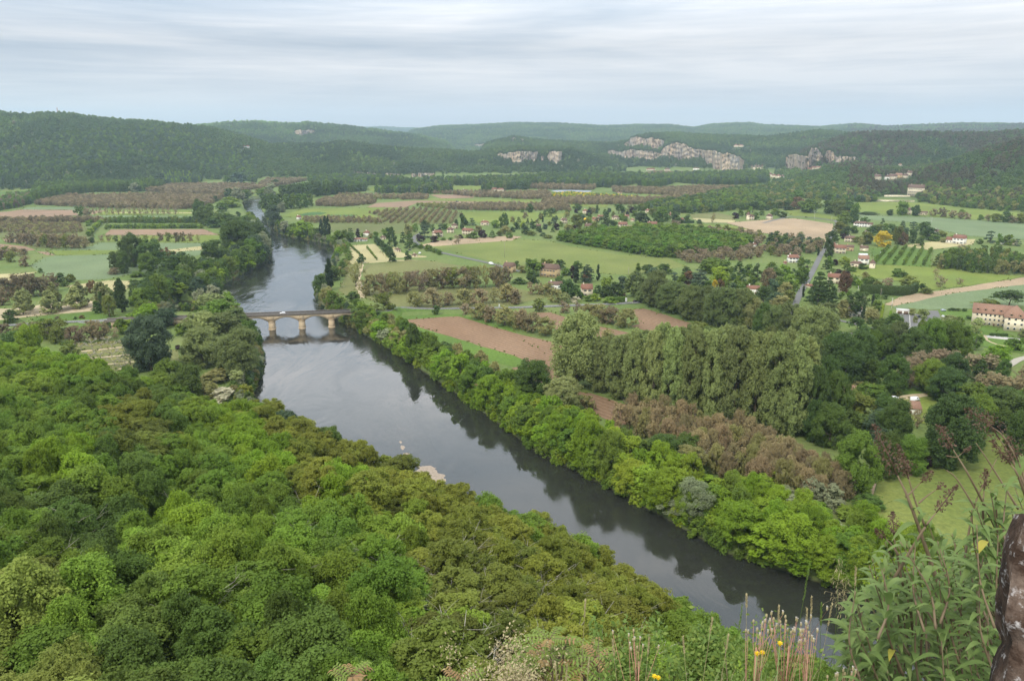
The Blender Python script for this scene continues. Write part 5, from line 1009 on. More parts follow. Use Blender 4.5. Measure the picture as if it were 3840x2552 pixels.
region('o', '', tile('K', (930, 260), (1200, 175), (1500, 230), (1900, 330), (2352, 430), (2560, 560), (2900, 800), (3080, 900), (3050, 1000), (2800, 1010), (2550, 960), (2352, 860), (2000, 760), (1500, 500), (1150, 390)), (6.6, 6.6), 'nnw', ('brown', 'grove', 'grove', 'khaki', 'grove'), 12, 8, 'brown trees of the dense grove on the right bank', rows=.4, seed=8, jit=.1, label='one of the brown, barely leafing trees packed in the grove on the right bank')
region('o', '', tile('H', (930, 235), (1020, 80), (1240, 70), (1570, 90), (1500, 240), (1440, 235)), (8.5, 9.5), 'r', ('fresh', 'mid'), 4.6, 4.8, 'orchard trees in slanting rows', rows=-aH, seed=9, jit=.06, label='small green orchard tree in the slanting rows beside the farm')
region('o', '', tile('H', (1500, 250), (1650, 180), (2000, 180), (2352, 210), (2500, 240), (2500, 340), (2200, 320), (1800, 305)), (8, 8), 'bbtnd', ('khaki', 'dark', 'olived', 'mid', 'dark'), 13, 9, 'trees of the thicket right of the orchard', seed=10, label='one of the mixed trees in the thicket at the right, beyond the slanting orchard')
region('o', '', tile('F', (790, 300), (830, 110), (870, 150), (850, 260), (800, 420)), (7, 7), 's', ('khaki', 'olived', 'mid'), 4, 7, 'bushes on the right bank by the hay plot', seed=11, label='khaki bush on the right bank beside the mown plot')
region('o', '', tile('F', (1440, 60), (1490, 50), (1720, 118), (1700, 140)), (6, 6), 's', ('mid', 'dark'), 3.5, 6, 'bushes along the lane', seed=12, label='green bush in the hedge along the lane to the riverside houses')
region('o', '', tile('A', (760, 1290), (830, 1180), (960, 1190), (980, 1250), (900, 1320), (860, 1340)), (6, 16), 'r', ('fresh', 'mid', 'lime'), 6, 7, 'slanting green rows beside the striped orchard', rows=-ang('A', 860, 1330, 960, 1220), seed=13, jit=.08, label='small green tree in the three slanting rows beside the striped orchard')
region('o', 'in the village', tile('C', (0, 1290), (0, 1170), (250, 1120), (700, 1080), (1200, 1070), (1500, 1120), (1480, 1170), (1100, 1190), (700, 1250), (350, 1300)), (34, 34), 'bbfidsb', ('mid', 'dark', 'olived', 'deep', 'bluegreen', 'purple', 'khaki', 'fresh'), 8, 9, 'garden trees of the village', seed=14, label='one of the small mixed garden trees between the village houses')
# wooded rise behind the village, one mass
far_wood('valley_wood', 'wooded rise behind the village, dark and mid green', tile('C', (1130, 1080), (1300, 1035), (1500, 1000), (1700, 975), (1850, 935), (2352, 850), (2352, 1080), (2100, 1075), (1900, 1090), (1640, 1105), (1400, 1095)), (12, 12), 12, 12, ('dark', 'mid', 'deep', 'fresh', 'bluegreen', 'olived', 'dark'), 'broad', None, 61)
far_wood('valley_wood', 'wooded foot of the right hand hill behind the meadows', tile('D', (0, 1080), (0, 840), (250, 900), (800, 960), (1000, 960), (980, 1000), (800, 1000), (560, 985), (420, 980), (260, 960), (160, 1060)), (12, 12), 12, 12, ('dark', 'mid', 'deep', 'olived', 'bluegreen', 'dark', 'khaki'), 'broad', None, 62)
far_wood('valley_wood', 'tree line along the foot of the wooded slope at the right edge', tile('D', (1350, 1000), (1440, 950), (1900, 1020), (2352, 1050), (3400, 1120), (3400, 1190), (2352, 1100), (1900, 1062)), (11, 11), 11, 12, ('dark', 'mid', 'olived', 'khaki', 'mid'), 'broad', None, 63)

def bank_fill():
    rs = np.random.RandomState(31); r2 = random.Random(31)
    X, Y = np.meshgrid(np.arange(-120, 330, 6.6), np.arange(120, 620, 6.6), indexing='ij'); X = (X + rs.randn(*X.shape) * 1.6).ravel(); Y = (Y + rs.randn(*Y.shape) * 1.6).ravel()
    d = Hriver(X, Y); u, v, dep = project(X, Y, 4); wid = np.interp(dep, (190, 300, 420, 600), (30, 27, 17, 12))
    k = (d > 1.2) & (d < wid) & (u > 1290) & (u < 3900) & ~inside(X, Y, SLOPE); old = np.array([(o.location.x, o.location.y) for o in TREES])
    for x, y, uu, vv, dd in zip(X[k], Y[k], u[k], v[k], d[k]):
        if np.min((old[:, 0] - x) ** 2 + (old[:, 1] - y) ** 2) < 5.2 ** 2: continue
        c = r2.choice(('bright', 'bright', 'fresh', 'lime', 'mid', 'bright')) if vv > 1500 else r2.choice(('fresh', 'mid', 'bright', 'khaki', 'dark', 'fresh'))
        h = r2.uniform(8, 12.5) * (1.15 if dd > 8 else .85); kd = 'full' if dd < 12 else r2.choice(('full', 'broad'))
        zz = float(H(x, y)); o = plant(kd, x, y, h, r2.uniform(8.5, 12), C[c], z=zz - .2)
        PENDING.append((o, kd, c, 'filling the right bank ' + ('near the bridge' if vv < 1450 else 'below the plane wood' if vv < 1800 else 'at the bottom bend'), uu, 'tree'))
bank_fill()
def bank_fill_upstream():
    rs = np.random.RandomState(33); r2 = random.Random(33)
    X, Y = np.meshgrid(np.arange(-420, -60, 9), np.arange(590, 2100, 9), indexing='ij'); X = (X + rs.randn(*X.shape) * 2.2).ravel(); Y = (Y + rs.randn(*Y.shape) * 2.2).ravel()
    d = Hriver(X, Y); u, v, dep = project(X, Y, 6); k = (d > np.where(v < 850, 4, 1)) & (u > 500) & (u < 1300) & (v > 715) & (v < 1150); X, Y, d, u, v = X[k], Y[k], d[k], u[k], v[k]; rw = np.interp(v, [RB[i][1] for i in range(21, 9, -1)], [RB[i][0] for i in range(21, 9, -1)]); left = u < rw - 18
    wid = np.where(left, np.where(v > 850, 34, 15), np.where(v > 950, 9, 14)); k = d < wid; old = np.array([(o.location.x, o.location.y) for o in TREES])
    for x, y, uu, vv, l_ in zip(X[k], Y[k], u[k], v[k], left[k]):
        if np.min((old[:, 0] - x) ** 2 + (old[:, 1] - y) ** 2) < 6.5 ** 2: continue
        c = r2.choice(('dark', 'mid', 'dark', 'deep', 'willow', 'fresh', 'bluegreen') if l_ else ('bright', 'willow', 'fresh', 'mid', 'khaki', 'bluegreen')); h = r2.uniform(10, 17) if l_ else r2.uniform(6, 10)
        zz = float(H(x, y)); o = plant('broad', x, y, h, h * r2.uniform(.8, 1.05), C[c], z=zz - .2); PENDING.append((o, 'broad', c, ('lining the left bank ' if l_ else 'lining the right bank ') + ('just above the bridge' if vv > 900 else 'farther upstream'), uu, 'tree'))
bank_fill_upstream()
def field_margins():
    rs = np.random.RandomState(51); A = []
    for poly in EDGES:
        for a, b in zip(poly, poly[1:] + poly[:1]):
            a = np.array(a); b = np.array(b); L = np.linalg.norm(b - a); n = int(L / 3.2)
            for t in rs.rand(n):
                p = a + (b - a) * t
                if fbm(p[0] / 25, p[1] / 25, 2) > -.02: A.append(p + rs.randn(2) * 1.6)
    A = np.array(A); u, v, dep = project(A[:, 0], A[:, 1], FL); k = (u > -100) & (u < 3950) & (Hriver(A[:, 0], A[:, 1]) > 6) & (v > 700); A = A[k][:9000]; n = len(A)
    t = np.array([C[c] for c in ('khaki', 'mid', 'fresh', 'olived', 'pale')])[rs.randint(0, 5, n)] * rs.uniform(.8, 1.1, (n, 1)); s_ = rs.uniform(.08, .24, n)
    scatter('field_margin_growth', np.column_stack([A, np.full(n, FL)]), t, np.column_stack([s_ * 1.3, s_ * 1.3, s_]), 'bush', 2, label='rough grass and brambles along the field edges', cat='undergrowth')
field_margins()
def riverside_scrub():
    rs = np.random.RandomState(21); n = 160000
    X = rs.uniform(-420, 420, n); Y = rs.uniform(90, 1750, n); d = Hriver(X, Y); k = (d > -.7) & (d < np.where(Y < 650, 8, 4)); X, Y, d = X[k], Y[k], d[k]
    u, v, dep = project(X, Y, 3); k = (u > -200) & (u < 4100) & ~inside(X, Y, SLOPE); X, Y, d, u, v = X[k], Y[k], d[k], u[k], v[k]
    # keep one per cell
    cell = {}
    for i in range(len(X)): cell.setdefault((int(X[i] / 2.5), int(Y[i] / 2.5)), i)
    i = np.array(list(cell.values())); X, Y, u, v = X[i], Y[i], u[i], v[i]; n = len(X)
    near_ = (v > 1230) & (u > 1200)
    A = np.array([C[c] for c in ('bright', 'fresh', 'lime', 'bright', 'mid')])[rs.randint(0, 5, n)]; B = np.array([C[c] for c in ('dark', 'mid', 'willow', 'fresh', 'khaki', 'bluegreen')])[rs.randint(0, 6, n)]
    t = np.where(near_[:, None], A, B) * rs.uniform(.75, 1.1, (n, 1)); s = rs.uniform(.9, 1.7, n) * np.where(Y > 650, .7, 1)
    scatter('riverside_scrub', np.stack([X, Y, H(X, Y) - .2], 1), t, np.stack([s, s, s * rs.uniform(.8, 1.3, n)], 1), 'bush', 1, 'low leafy scrub lining both river banks', 'scrub')
riverside_scrub()

# ------------------------------------------------------------------ the wooded slope below the viewer
SEEDS = [(0, 1450, 'fresh'), (150, 1350, 'bright'), (350, 1400, 'bright'), (300, 1550, 'mid'), (80, 1650, 'mid'), (530, 1440, 'dark'), (620, 1500, 'dark'), (700, 1480, 'fresh'), (520, 1600, 'olive'), (550, 1660, 'olived'), (850, 1620, 'bright'), (930, 1600, 'bright'),
         (760, 1680, 'fresh'), (480, 1790, 'dark'), (400, 1850, 'mid'), (250, 1800, 'bright'), (0, 1900, 'dark'), (100, 2000, 'mid'), (250, 1950, 'deep'), (680, 1740, 'mid'), (750, 1850, 'mid'), (1000, 1560, 'olive'), (1100, 1640, 'olive'), (1200, 1720, 'olive'), (1400, 1720, 'olive'),
         (1500, 1760, 'olived'), (1150, 1800, 'olive'), (1000, 1720, 'bright'), (900, 1900, 'mid'), (1060, 1870, 'mid'), (1300, 1850, 'bright'), (1450, 1880, 'olive'), (1600, 1850, 'olive'), (1700, 1900, 'olive'), (1350, 1980, 'fresh'), (1500, 2000, 'fresh'), (1250, 2080, 'mid'),
         (1650, 2050, 'olive'), (1850, 2050, 'olive'), (2050, 2100, 'olive'), (2250, 2180, 'olive'), (1750, 2200, 'olived'), (1900, 2280, 'olived'), (2150, 2300, 'olive'), (2400, 2300, 'olive'), (1500, 2200, 'mid'), (1300, 2250, 'fresh'), (1100, 2150, 'fresh'), (1350, 2400, 'fresh'),
         (1600, 2350, 'fresh'), (900, 2100, 'fresh'), (650, 2000, 'bright'), (600, 2150, 'fresh'), (450, 2200, 'mid'), (350, 2080, 'deep'), (150, 2200, 'olived'), (50, 2350, 'pale'), (250, 2400, 'mid'), (500, 2350, 'dark'), (800, 2300, 'mid'), (750, 2450, 'dark'), (1050, 2350, 'mid'), (1150, 2480, 'dark'),
         (100, 2500, 'pale'), (1800, 2450, 'olived'), (2050, 2450, 'olive'), (2300, 2450, 'olive'), (2500, 2450, 'fresh'), (1350, 2540, 'mid'), (2200, 2080, 'fresh'), (1950, 1990, 'mid'), (1480, 1700, 'dark'), (1240, 1600, 'dark'), (1100, 1530, 'bluegreen'), (2600, 2400, 'mid'), (0, 1750, 'fresh'), (420, 1480, 'mid')]
def slope_forest():
    rs = np.random.RandomState(11); S = np.array([(a, b) for a, b, _ in SEEDS], float); cols = [c for *_, c in SEEDS]
    cand = []
    X, Y = np.meshgrid(np.arange(-420, 330, 7.6), np.arange(20, 560, 7.6), indexing='ij'); X = X.copy(); X[:, ::2] += 3.8
    X = X.ravel() + rs.randn(X.size) * 1.5; Y = Y.ravel() + rs.randn(Y.size) * 1.5
    r = np.hypot(X, Y); ins = inside(X, Y, SLOPE); dr = Hriver(X, Y); dt = seg_dist(X, Y, TOE_L + TOE)
    ok = (ins | (dt < 5)) & (dr > 1.5) & (r > 44) & (dt > -1)
    X, Y = X[ok], Y[ok]; Z = H(X, Y); u, v, dep = project(X, Y, Z + 9)
    vb = project(X, Y, Z)[1]
    ok = (u > -250) & (u < 4000) & (v < 2900) & (vb > 1200); X, Y, Z, u, v, dep = X[ok], Y[ok], Z[ok], u[ok], v[ok], dep[ok]
    order = np.argsort(dep); n = 0; rest = []
    tiers = {}
    for i in order:
        j = np.argmin((S[:, 0] - u[i] + rs.randn() * 25) ** 2 + ((S[:, 1] - v[i] + rs.randn() * 20) * 1.2) ** 2); c = cols[j]
        k = 'tall' if c in ('olive', 'olived') else rs.choice(['broad', 'broad', 'full', 'tall' if c in ('fresh', 'mid', 'deep') else 'broad'])
        tint = np.array(dict(C, dark=(.085, .140, .028), deep=(.072, .120, .027), mid=(.11, .185, .027), fresh=(.14, .22, .03), pale=(.16, .205, .045))[c]); h = (13 if k == 'tall' else 12) * rs.uniform(.78, 1.38); w = rs.uniform(8.5, 15.5)
        if dep[i] < 100: h *= .85; w *= .85
        # keep crowns from rising into the view of the river near the edge
        if n < 300:
            o = plant(k, X[i], Y[i], h, w, tint, z=Z[i] - .3, lod=0, jit=.3); n += 1
            PENDING.append((o, k, c, ('high' if v[i] < 1750 else 'midway' if v[i] < 2130 else 'low') + ' on the near slope', u[i], 'tree'))
        else: rest.append((X[i], Y[i], Z[i], tint * rs.uniform(.8, 1.2), w, h, k))
    for kk in ('broad', 'tall'):
        q = [a for a in rest if (a[6] == 'tall') == (kk == 'tall')]
        if q: scatter('slope_wood', np.array([(a[0], a[1], a[2] - .4) for a in q]), np.array([a[3] for a in q]), np.array([(a[4] / KIND[kk]['W'], a[4] / KIND[kk]['W'], a[5] / KIND[kk]['H']) for a in q]), kk, 0, 'farther part of the dense green wood on the near slope')
    print('slope trees', n, 'rest', len(rest))
slope_forest()

def snags():
    for i, (u, v, h, lb) in enumerate(((840, 2400, 9, 'bleached bare branches in the lower left wood'), (700, 2330, 7, 'small bleached snag left of the larger one'), (700, 1990, 9, 'bare forked trunk among dark crowns on the slope'), (1310, 1960, 8, 'pale forked stem between olive and green crowns'), (2010, 2330, 13, 'tall pale trunk with open branches low on the slope'), (1180, 1990, 8, 'thin pale snag in the middle of the slope'), (2420, 2380, 9, 'pale leaning stems near the river edge'))):
        X, Y = cast(u, v + 40); z = float(H(X, Y)); top = 14.5; mb = MB(); trunk_shape(mb, 400 + i, top, 9, .1, .2, n=9, spread=.9, top=.8, sides=6, wig=.08, fork=.45); tag(ob('bare_tree', mb.mesh('bare_tree', [PALEBARK], True), None, (X, Y, z), i * 1.3), lb, 'tree')
snags()

# labels: ordinals from the left inside each look-alike set, or one shared label for large sets
ORD = ['leftmost', 'second', 'third', 'fourth', 'fifth', 'sixth', 'seventh', 'eighth', 'ninth', 'tenth', 'eleventh', 'twelfth']
def finish_labels():
    sets = {}
    for p in PENDING: sets.setdefault((NOUN[p[1]], ADJ[p[2]], p[3]), []).append(p)
    for (noun, adj, place), L in sets.items():
        L.sort(key=lambda p: p[4]); n = len(L); art = adj
        for i, p in enumerate(L):
            if n == 1: lb = '%s %s %s' % (adj, noun, place)
            elif n <= 60:
                lb = ('leftmost of the %d %ss' % (n, adj + ' ' + noun) if i == 0 else 'rightmost of the %d %ss' % (n, adj + ' ' + noun) if i == n - 1 else '%s from left of the %ss' % (nth(i), adj + ' ' + noun)) + ' ' + place
            else: lb = 'one of the many %ss %s' % (adj + ' ' + noun, place)
            w = lb.split()
            tag(p[0], ' '.join(w[:16]), p[5], ('%s %ss %s' % (adj, noun, place)) if n > 1 else None)

# ------------------------------------------------------------------ limestone cliffs
def rock_mat():
    M = Mat('limestone_cliff')
    a = M.noise(.07, 5, .7, sc_=(1, 1, .14)); b = M.noise(.16, 4, .75, sc_=(1, 1, .3)); c = M.noise(.018, 3)
    col = M.ramp(a, [(.30, (.13, .13, .13, 1)), (.42, (.27, .255, .23, 1)), (.56, (.42, .36, .27, 1)), (.75, (.54, .43, .29, 1))])
    col = M.mix(M.math('MULTIPLY', M.math('SUBTRACT', c, .35, True), 1.6, True), col, (.40, .26, .15, 1))
    col = M.mix(1.0, col, M.ramp(b, [(.34, (.30, .30, .33, 1)), (.56, (1.15, 1.12, 1.1, 1))]), 'MULTIPLY')
    return M.surf(col, .95, .1, b, .8, 3)
ROCK = rock_mat(); SCR = [[], [], []]
def cliff(tl, cols, seed=0, rough=1.0, top_scrub=.5):
    us = [px(tl, x, 0)[0] for x, *_ in cols]; tp = [px(tl, 0, a)[1] for _, a, b in cols]; bt = [px(tl, 0, b)[1] for _, a, b in cols]
    u = np.arange(us[0], us[-1] + .1, 1.2); rs = np.random.RandomState(seed)
    vt = np.interp(u, us, tp) + fbm(u / 9 + seed * 3, u * 0 + seed, 4) * 6 * rough; vb = np.interp(u, us, bt) + fbm(u / 18 + seed, u * 0 + 3, 3) * 5
    edge = np.minimum((u - u[0]), (u[-1] - u)); sq = smooth(edge / 2.5 + .5); mid = (vt + vb) / 2; vt = mid + (vt - mid) * sq; vb = mid + (vb - mid) * sq; vt = vt - 2.5; vb = np.maximum(vb + 2.5, vt + 2)
    samp = np.linspace(0, len(u) - 1, max(4, int(len(u) / 8))).astype(int)
    rb = np.array([math.hypot(*cast(u[i], vb[i])) for i in samp]); rt = np.array([math.hypot(*cast(u[i], vt[i])) for i in samp])
    rb = np.interp(np.arange(len(u)), samp, rb); rt = np.interp(np.arange(len(u)), samp, rt); med = np.median(rb); rb = np.clip(rb, med * .93, med * 1.07); rt = np.clip(np.maximum(rt, rb + 30), rb + 30, rb + 500)
    NR = 22; V = []; rows = []
    def at(i, v_, r_):
        d = ray(u[i], v_); k = r_ / math.hypot(d[0], d[1]); return np.array((d[0] * k, d[1] * k, EYE + d[2] * k))
    for i in range(len(u)):
        p0 = at(i, vb[i], rb[i]); p1 = at(i, vt[i], rb[i] + 6); hgt = p1[2] - p0[2]; nrm = np.array((p0[0], p0[1], 0)); nrm /= np.linalg.norm(nrm); row = [p0 + (0, 0, -8)]
        along = u[i] * med / F
        for j in range(NR + 1):
            t = j / NR; p = p0 + (p1 - p0) * t; zz = p[2]
            dsp = ((.5 - abs(vnoise(along / 34 + seed, zz / 120))) * 26 + (math.floor(along / 13 + fbm(along / 30, zz / 50 + seed, 2) * 2) * 7.3 % 5) + fbm(along / 6 + 3, zz / 14 + seed, 3) * 4 + (math.floor(zz / 9 + fbm(along / 40, 0, 2) * 3) % 2) * 2.2) * min(1, hgt / 25) * min(1, sq[i] * 1.2)
            row.append(p + nrm * dsp * (1 - .2 * t))
        q = at(i, vt[i] - .4, rt[i]); row.append((row[-1] * .55 + q * .45) + (0, 0, -1)); row.append(q + (0, 0, -3)); row.append(q + (0, 0, -60)); V.append(row)
        for j in range(NR + 1):
            if rs.rand() < (.05 if hgt > 12 else .02) * (1 if (i % 2) else .2) and fbm(along / 25, row[j + 1][2] / 14, 2) > .05: SCR[0].append(row[j + 1] - nrm * 1.5 + (0, 0, -2)); SCR[1].append(np.array((.05, .075, .03)) * rs.uniform(.7, 1.3)); SCR[2].append(rs.uniform(.25, .6))
        for j in range(3):
            if rs.rand() < top_scrub: f_ = rs.rand() ** .7; SCR[0].append(row[NR + 1] * (1 - f_) + q * f_ + (0, 0, -1.5)); SCR[1].append(np.array((.055, .085, .03)) * rs.uniform(.7, 1.4)); SCR[2].append(rs.uniform(.5, .95))
    n = len(u); k = len(V[0]); V = np.array(V).reshape(-1, 3); I = np.arange(n * k).reshape(n, k)
    Fq = np.stack([I[:-1, :-1], I[1:, :-1], I[1:, 1:], I[:-1, 1:]], -1).reshape(-1, 4).tolist(); Fq += [I[0].tolist()[::-1], I[-1].tolist()]
    tag(ob('cliff', mesh_np('cliff', V, Fq, [ROCK])), kind='structure')
cliff('B', [(866, 712, 728), (890, 712, 745), (960, 730, 765), (1000, 735, 785), (1060, 738, 792), (1100, 742, 785), (1116, 745, 775)], 1, .6)
cliff('B', [(1188, 740, 765), (1220, 741, 785), (1270, 745, 786), (1325, 748, 765)], 2, .5)
cliff('B', [(1428, 745, 765), (1450, 742, 768), (1475, 742, 765)], 3, .4); cliff('B', [(1488, 738, 766), (1560, 740, 757), (1640, 742, 752)], 4, .3)
cliff('B', [(2205, 566, 582), (2240, 560, 605), (2300, 560, 622), (2352, 548, 640), (2430, 540, 650), (2482, 535, 640), (2532, 540, 632), (2567, 556, 652), (2592, 540, 610)], 5)
cliff('C', [(266, 588, 640), (280, 588, 642), (294, 590, 640)], 6, .5); cliff('C', [(322, 585, 632), (345, 540, 650), (400, 538, 664), (462, 545, 664)], 7)
cliff('C', [(1030, 475, 500), (1065, 450, 500), (1100, 412, 502), (1150, 405, 500), (1215, 425, 495), (1290, 415, 508), (1350, 435, 512), (1400, 445, 495)], 8)
cliff('C', [(880, 530, 555), (920, 530, 575), (985, 548, 592), (1040, 535, 600), (1090, 520, 618), (1160, 530, 622), (1235, 540, 622), (1300, 545, 615), (1360, 560, 602), (1395, 505, 602), (1470, 470, 615), (1540, 462, 616), (1600, 480, 622), (1660, 520, 612), (1745, 530, 600),
            (1762, 528, 640), (1850, 532, 688), (1940, 560, 705), (2000, 555, 718), (2060, 578, 714), (2095, 600, 702), (2150, 645, 690)], 9)
cliff('D', [(164, 592, 690), (190, 572, 728), (260, 556, 718), (300, 585, 732), (368, 585, 705), (398, 510, 680), (445, 506, 652), (505, 580, 640)], 10)
cliff('D', [(518, 575, 600), (545, 525, 655), (575, 530, 672), (640, 592, 672), (700, 585, 650), (760, 590, 645), (825, 600, 640)], 11)
cliff('B', [(355, 350, 385), (400, 343, 402), (450, 350, 395), (480, 338, 385), (538, 346, 392)], 12, .5, .2)
cliff('B', [(2000, 478, 486), (2050, 476, 505), (2115, 470, 516)], 13, .4); cliff('C', [(-10, 420, 442), (15, 413, 446), (38, 418, 440)], 14, .4); cliff('C', [(68, 425, 446), (90, 422, 450), (112, 428, 444)], 15, .4)
n_ = len(SCR[0]); scatter('cliff_scrub', np.array(SCR[0]), np.array(SCR[1]), np.array([(a, a, a) for a in SCR[2]]), label='dark scrub clinging to the pale cliffs', cat='scrub')

# ------------------------------------------------------------------ buildings
STONE = plain('cream_stone', (.64, .55, .40), .9, .12, .6); WHITE = plain('white_render', (.80, .76, .68), .85, .06, .5); GOLD = plain('golden_stone', (.50, .36, .20), .9, .15, .6)
def tile_mat(name, c):
    M = Mat(name); a = M.noise(1.4, 5, .7); b = M.noise(.18, 3)
    return M.surf(M.mix(M.math('MULTIPLY', b, .6), M.ramp(a, [(.25, scl(c, .65)), (.75, scl(c, 1.3))]), scl((c[0] * .8, c[1] * .95, c[2]), .8)), .85, .2, a, .5, .05)
TILE_R = tile_mat('red_tile', (.205, .095, .062)); TILE_B = tile_mat('brown_tile', (.14, .085, .062)); TILE_O = tile_mat('old_tile', (.27, .15, .10)); SLATE = tile_mat('slate', (.12, .12, .14))
GLASS = Mat('window_glass').surf((.02, .024, .03, 1), .15, .5); SHUT = plain('shutter_paint', (.16, .10, .07), .6); SHUTB = plain('blue_shutter', (.10, .15, .20), .6); DOORM = plain('door_wood', (.12, .07, .04), .6); FRAME = plain('white_frame', (.6, .6, .58), .5)
MATS = dict(s=STONE, w=WHITE, g=GOLD, r=TILE_R, b=TILE_B, o=TILE_O, l=SLATE)
def roof_mesh(L, D, hw, hr, style, over=.45, mat=TILE_R, zt=.22):
    """closed roof with real thickness; style g gable, h hip, p pyramid, c half hip"""
    l, d = L / 2 + over, D / 2 + over; z0 = hw - over * hr / (D / 2) * .6; z1 = hw + hr
    rl = dict(g=l, h=max(l - d * .95, .1), p=.05, c=l - d * .35)[style]
    e = [(-l, -d, z0), (l, -d, z0), (l, d, z0), (-l, d, z0)]; rg = [(-rl, 0, z1), (rl, 0, z1)]
    v = e + rg + [(x, y, z - zt) for x, y, z in e] + [(x * .96, y, z - zt * 1.6) for x, y, z in rg]
    f = [(0, 1, 5, 4), (2, 3, 4, 5), (1, 2, 5), (3, 0, 4), (6, 10, 11, 7), (8, 11, 10, 9), (7, 11, 8), (9, 10, 6), (0, 6, 7, 1), (1, 7, 8, 2), (2, 8, 9, 3), (3, 9, 6, 0)]
    return mesh_np('roof', v, f, [mat])
def wall_mesh(L, D, hw, hr, style, mat):
    l, d = L / 2, D / 2; mb = MB()
    if style in 'gc':
        top = hw + (hr if style == 'g' else hr * .6) - .25
        v = [(-l, -d, -1.5), (l, -d, -1.5), (l, d, -1.5), (-l, d, -1.5), (-l, -d, hw), (l, -d, hw), (l, d, hw), (-l, d, hw)]
        if style == 'g': v += [(-l, 0, top), (l, 0, top)]; f = [(0, 1, 5, 4), (2, 3, 7, 6), (1, 2, 6, 9, 5), (3, 0, 4, 8, 7), (4, 5, 9, 8), (6, 7, 8, 9), (0, 3, 2, 1)]
        else: k = .4; v += [(-l, -d * k, top), (l, -d * k, top), (l, d * k, top), (-l, d * k, top)]; f = [(0, 1, 5, 4), (2, 3, 7, 6), (1, 2, 6, 10, 9, 5), (3, 0, 4, 8, 11, 7), (4, 5, 9, 8), (6, 7, 11, 10), (8, 9, 10, 11), (0, 3, 2, 1)]
        return mesh_np('wall', v, f, [mat])
    mb.box((0, 0, hw / 2 - .75), (L, D, hw + 1.5)); return mb.mesh('wall', [mat])
def add_window(root, x, y, z, w, h, side, shut=None):
    """side: -y front, +y back, or +-x gable end; a frame, its pane a sub-part, shutters"""
    n = {'f': (0, -1), 'b': (0, 1), 'l': (-1, 0), 'r': (1, 0)}[side]; t = (abs(n[1]), abs(n[0]))
    mb = MB(); s3 = lambda a, b, c: (a * t[0] + b * t[1], a * t[1] + b * t[0], c)
    mb.box((x + n[0] * .03, y + n[1] * .03, z), s3(w, .10, h)); fr = ob('window', mb.mesh('window', [FRAME]), root)
    mb = MB(); mb.box((x + n[0] * .09, y + n[1] * .09, z), s3(w * .84, .05, h * .86)); ob('pane', mb.mesh('pane', [GLASS]), fr)
    if shut:
        for sg in (-1, 1):
            mb = MB(); mb.box((x + sg * w * .78 * t[0] + n[0] * .05, y + sg * w * .78 * t[1] + n[1] * .05, z), s3(w * .5, .06, h)); ob('shutter', mb.mesh('shutter', [shut]), root)
def body(root, L, D, hw, hr, style, wm, rm, win=2, floors=1, shut=None, ends=True, door=True, chim=1, off=(0, 0), detail=True):
    w = ob('wall', wall_mesh(L, D, hw, hr, style, wm), root, (off[0], off[1], 0)); r = ob('roof', roof_mesh(L, D, hw, hr, style, mat=rm), root, (off[0], off[1], 0))
    for k in range(chim):
        mb = MB(); cxx = (-.32 if k == 0 else .32) * L * (1 if style in 'gc' else .4); mb.box((cxx, 0, hw + hr * .85), (.9, .65, hr * .5 + 1.3)); mb.box((cxx, 0, hw + hr * 1.1 + .7), (1.1, .85, .18)); ob('chimney', mb.mesh('chimney', [wm]), r)
    if not detail: return
    fh = hw / floors; ww, wh = min(1.3, L / (win + 1) * .5), min(1.5, fh * .5)
    for fl in range(floors):
        for k in range(win):
            x = L * ((k + .5) / win - .5) * .88; z = fh * (fl + .55)
            if fl == 0 and door and k == win // 2:
                mb = MB(); mb.box((off[0] + x, off[1] - D / 2 - .04, 1.1), (1.2, .1, 2.2)); dd = ob('door', mb.mesh('door', [DOORM]), root)
                mb = MB(); mb.box((off[0] + x + .4, off[1] - D / 2 - .13, 1.05), (.08, .08, .2)); ob('handle', mb.mesh('handle', [GLASS]), dd); continue
            add_window(root, off[0] + x, off[1] - D / 2, z, ww, wh, 'f', shut)
    if ends:
        for sd_ in 'lr':
            sx = (-1 if sd_ == 'l' else 1) * L / 2
            add_window(root, off[0] + sx, off[1] - D * .18, fh * .6, ww, wh, sd_, shut)
            if style in 'gc': add_window(root, off[0] + sx, off[1], hw + hr * .25, ww * .7, wh * .7, sd_)
HOUSES = []
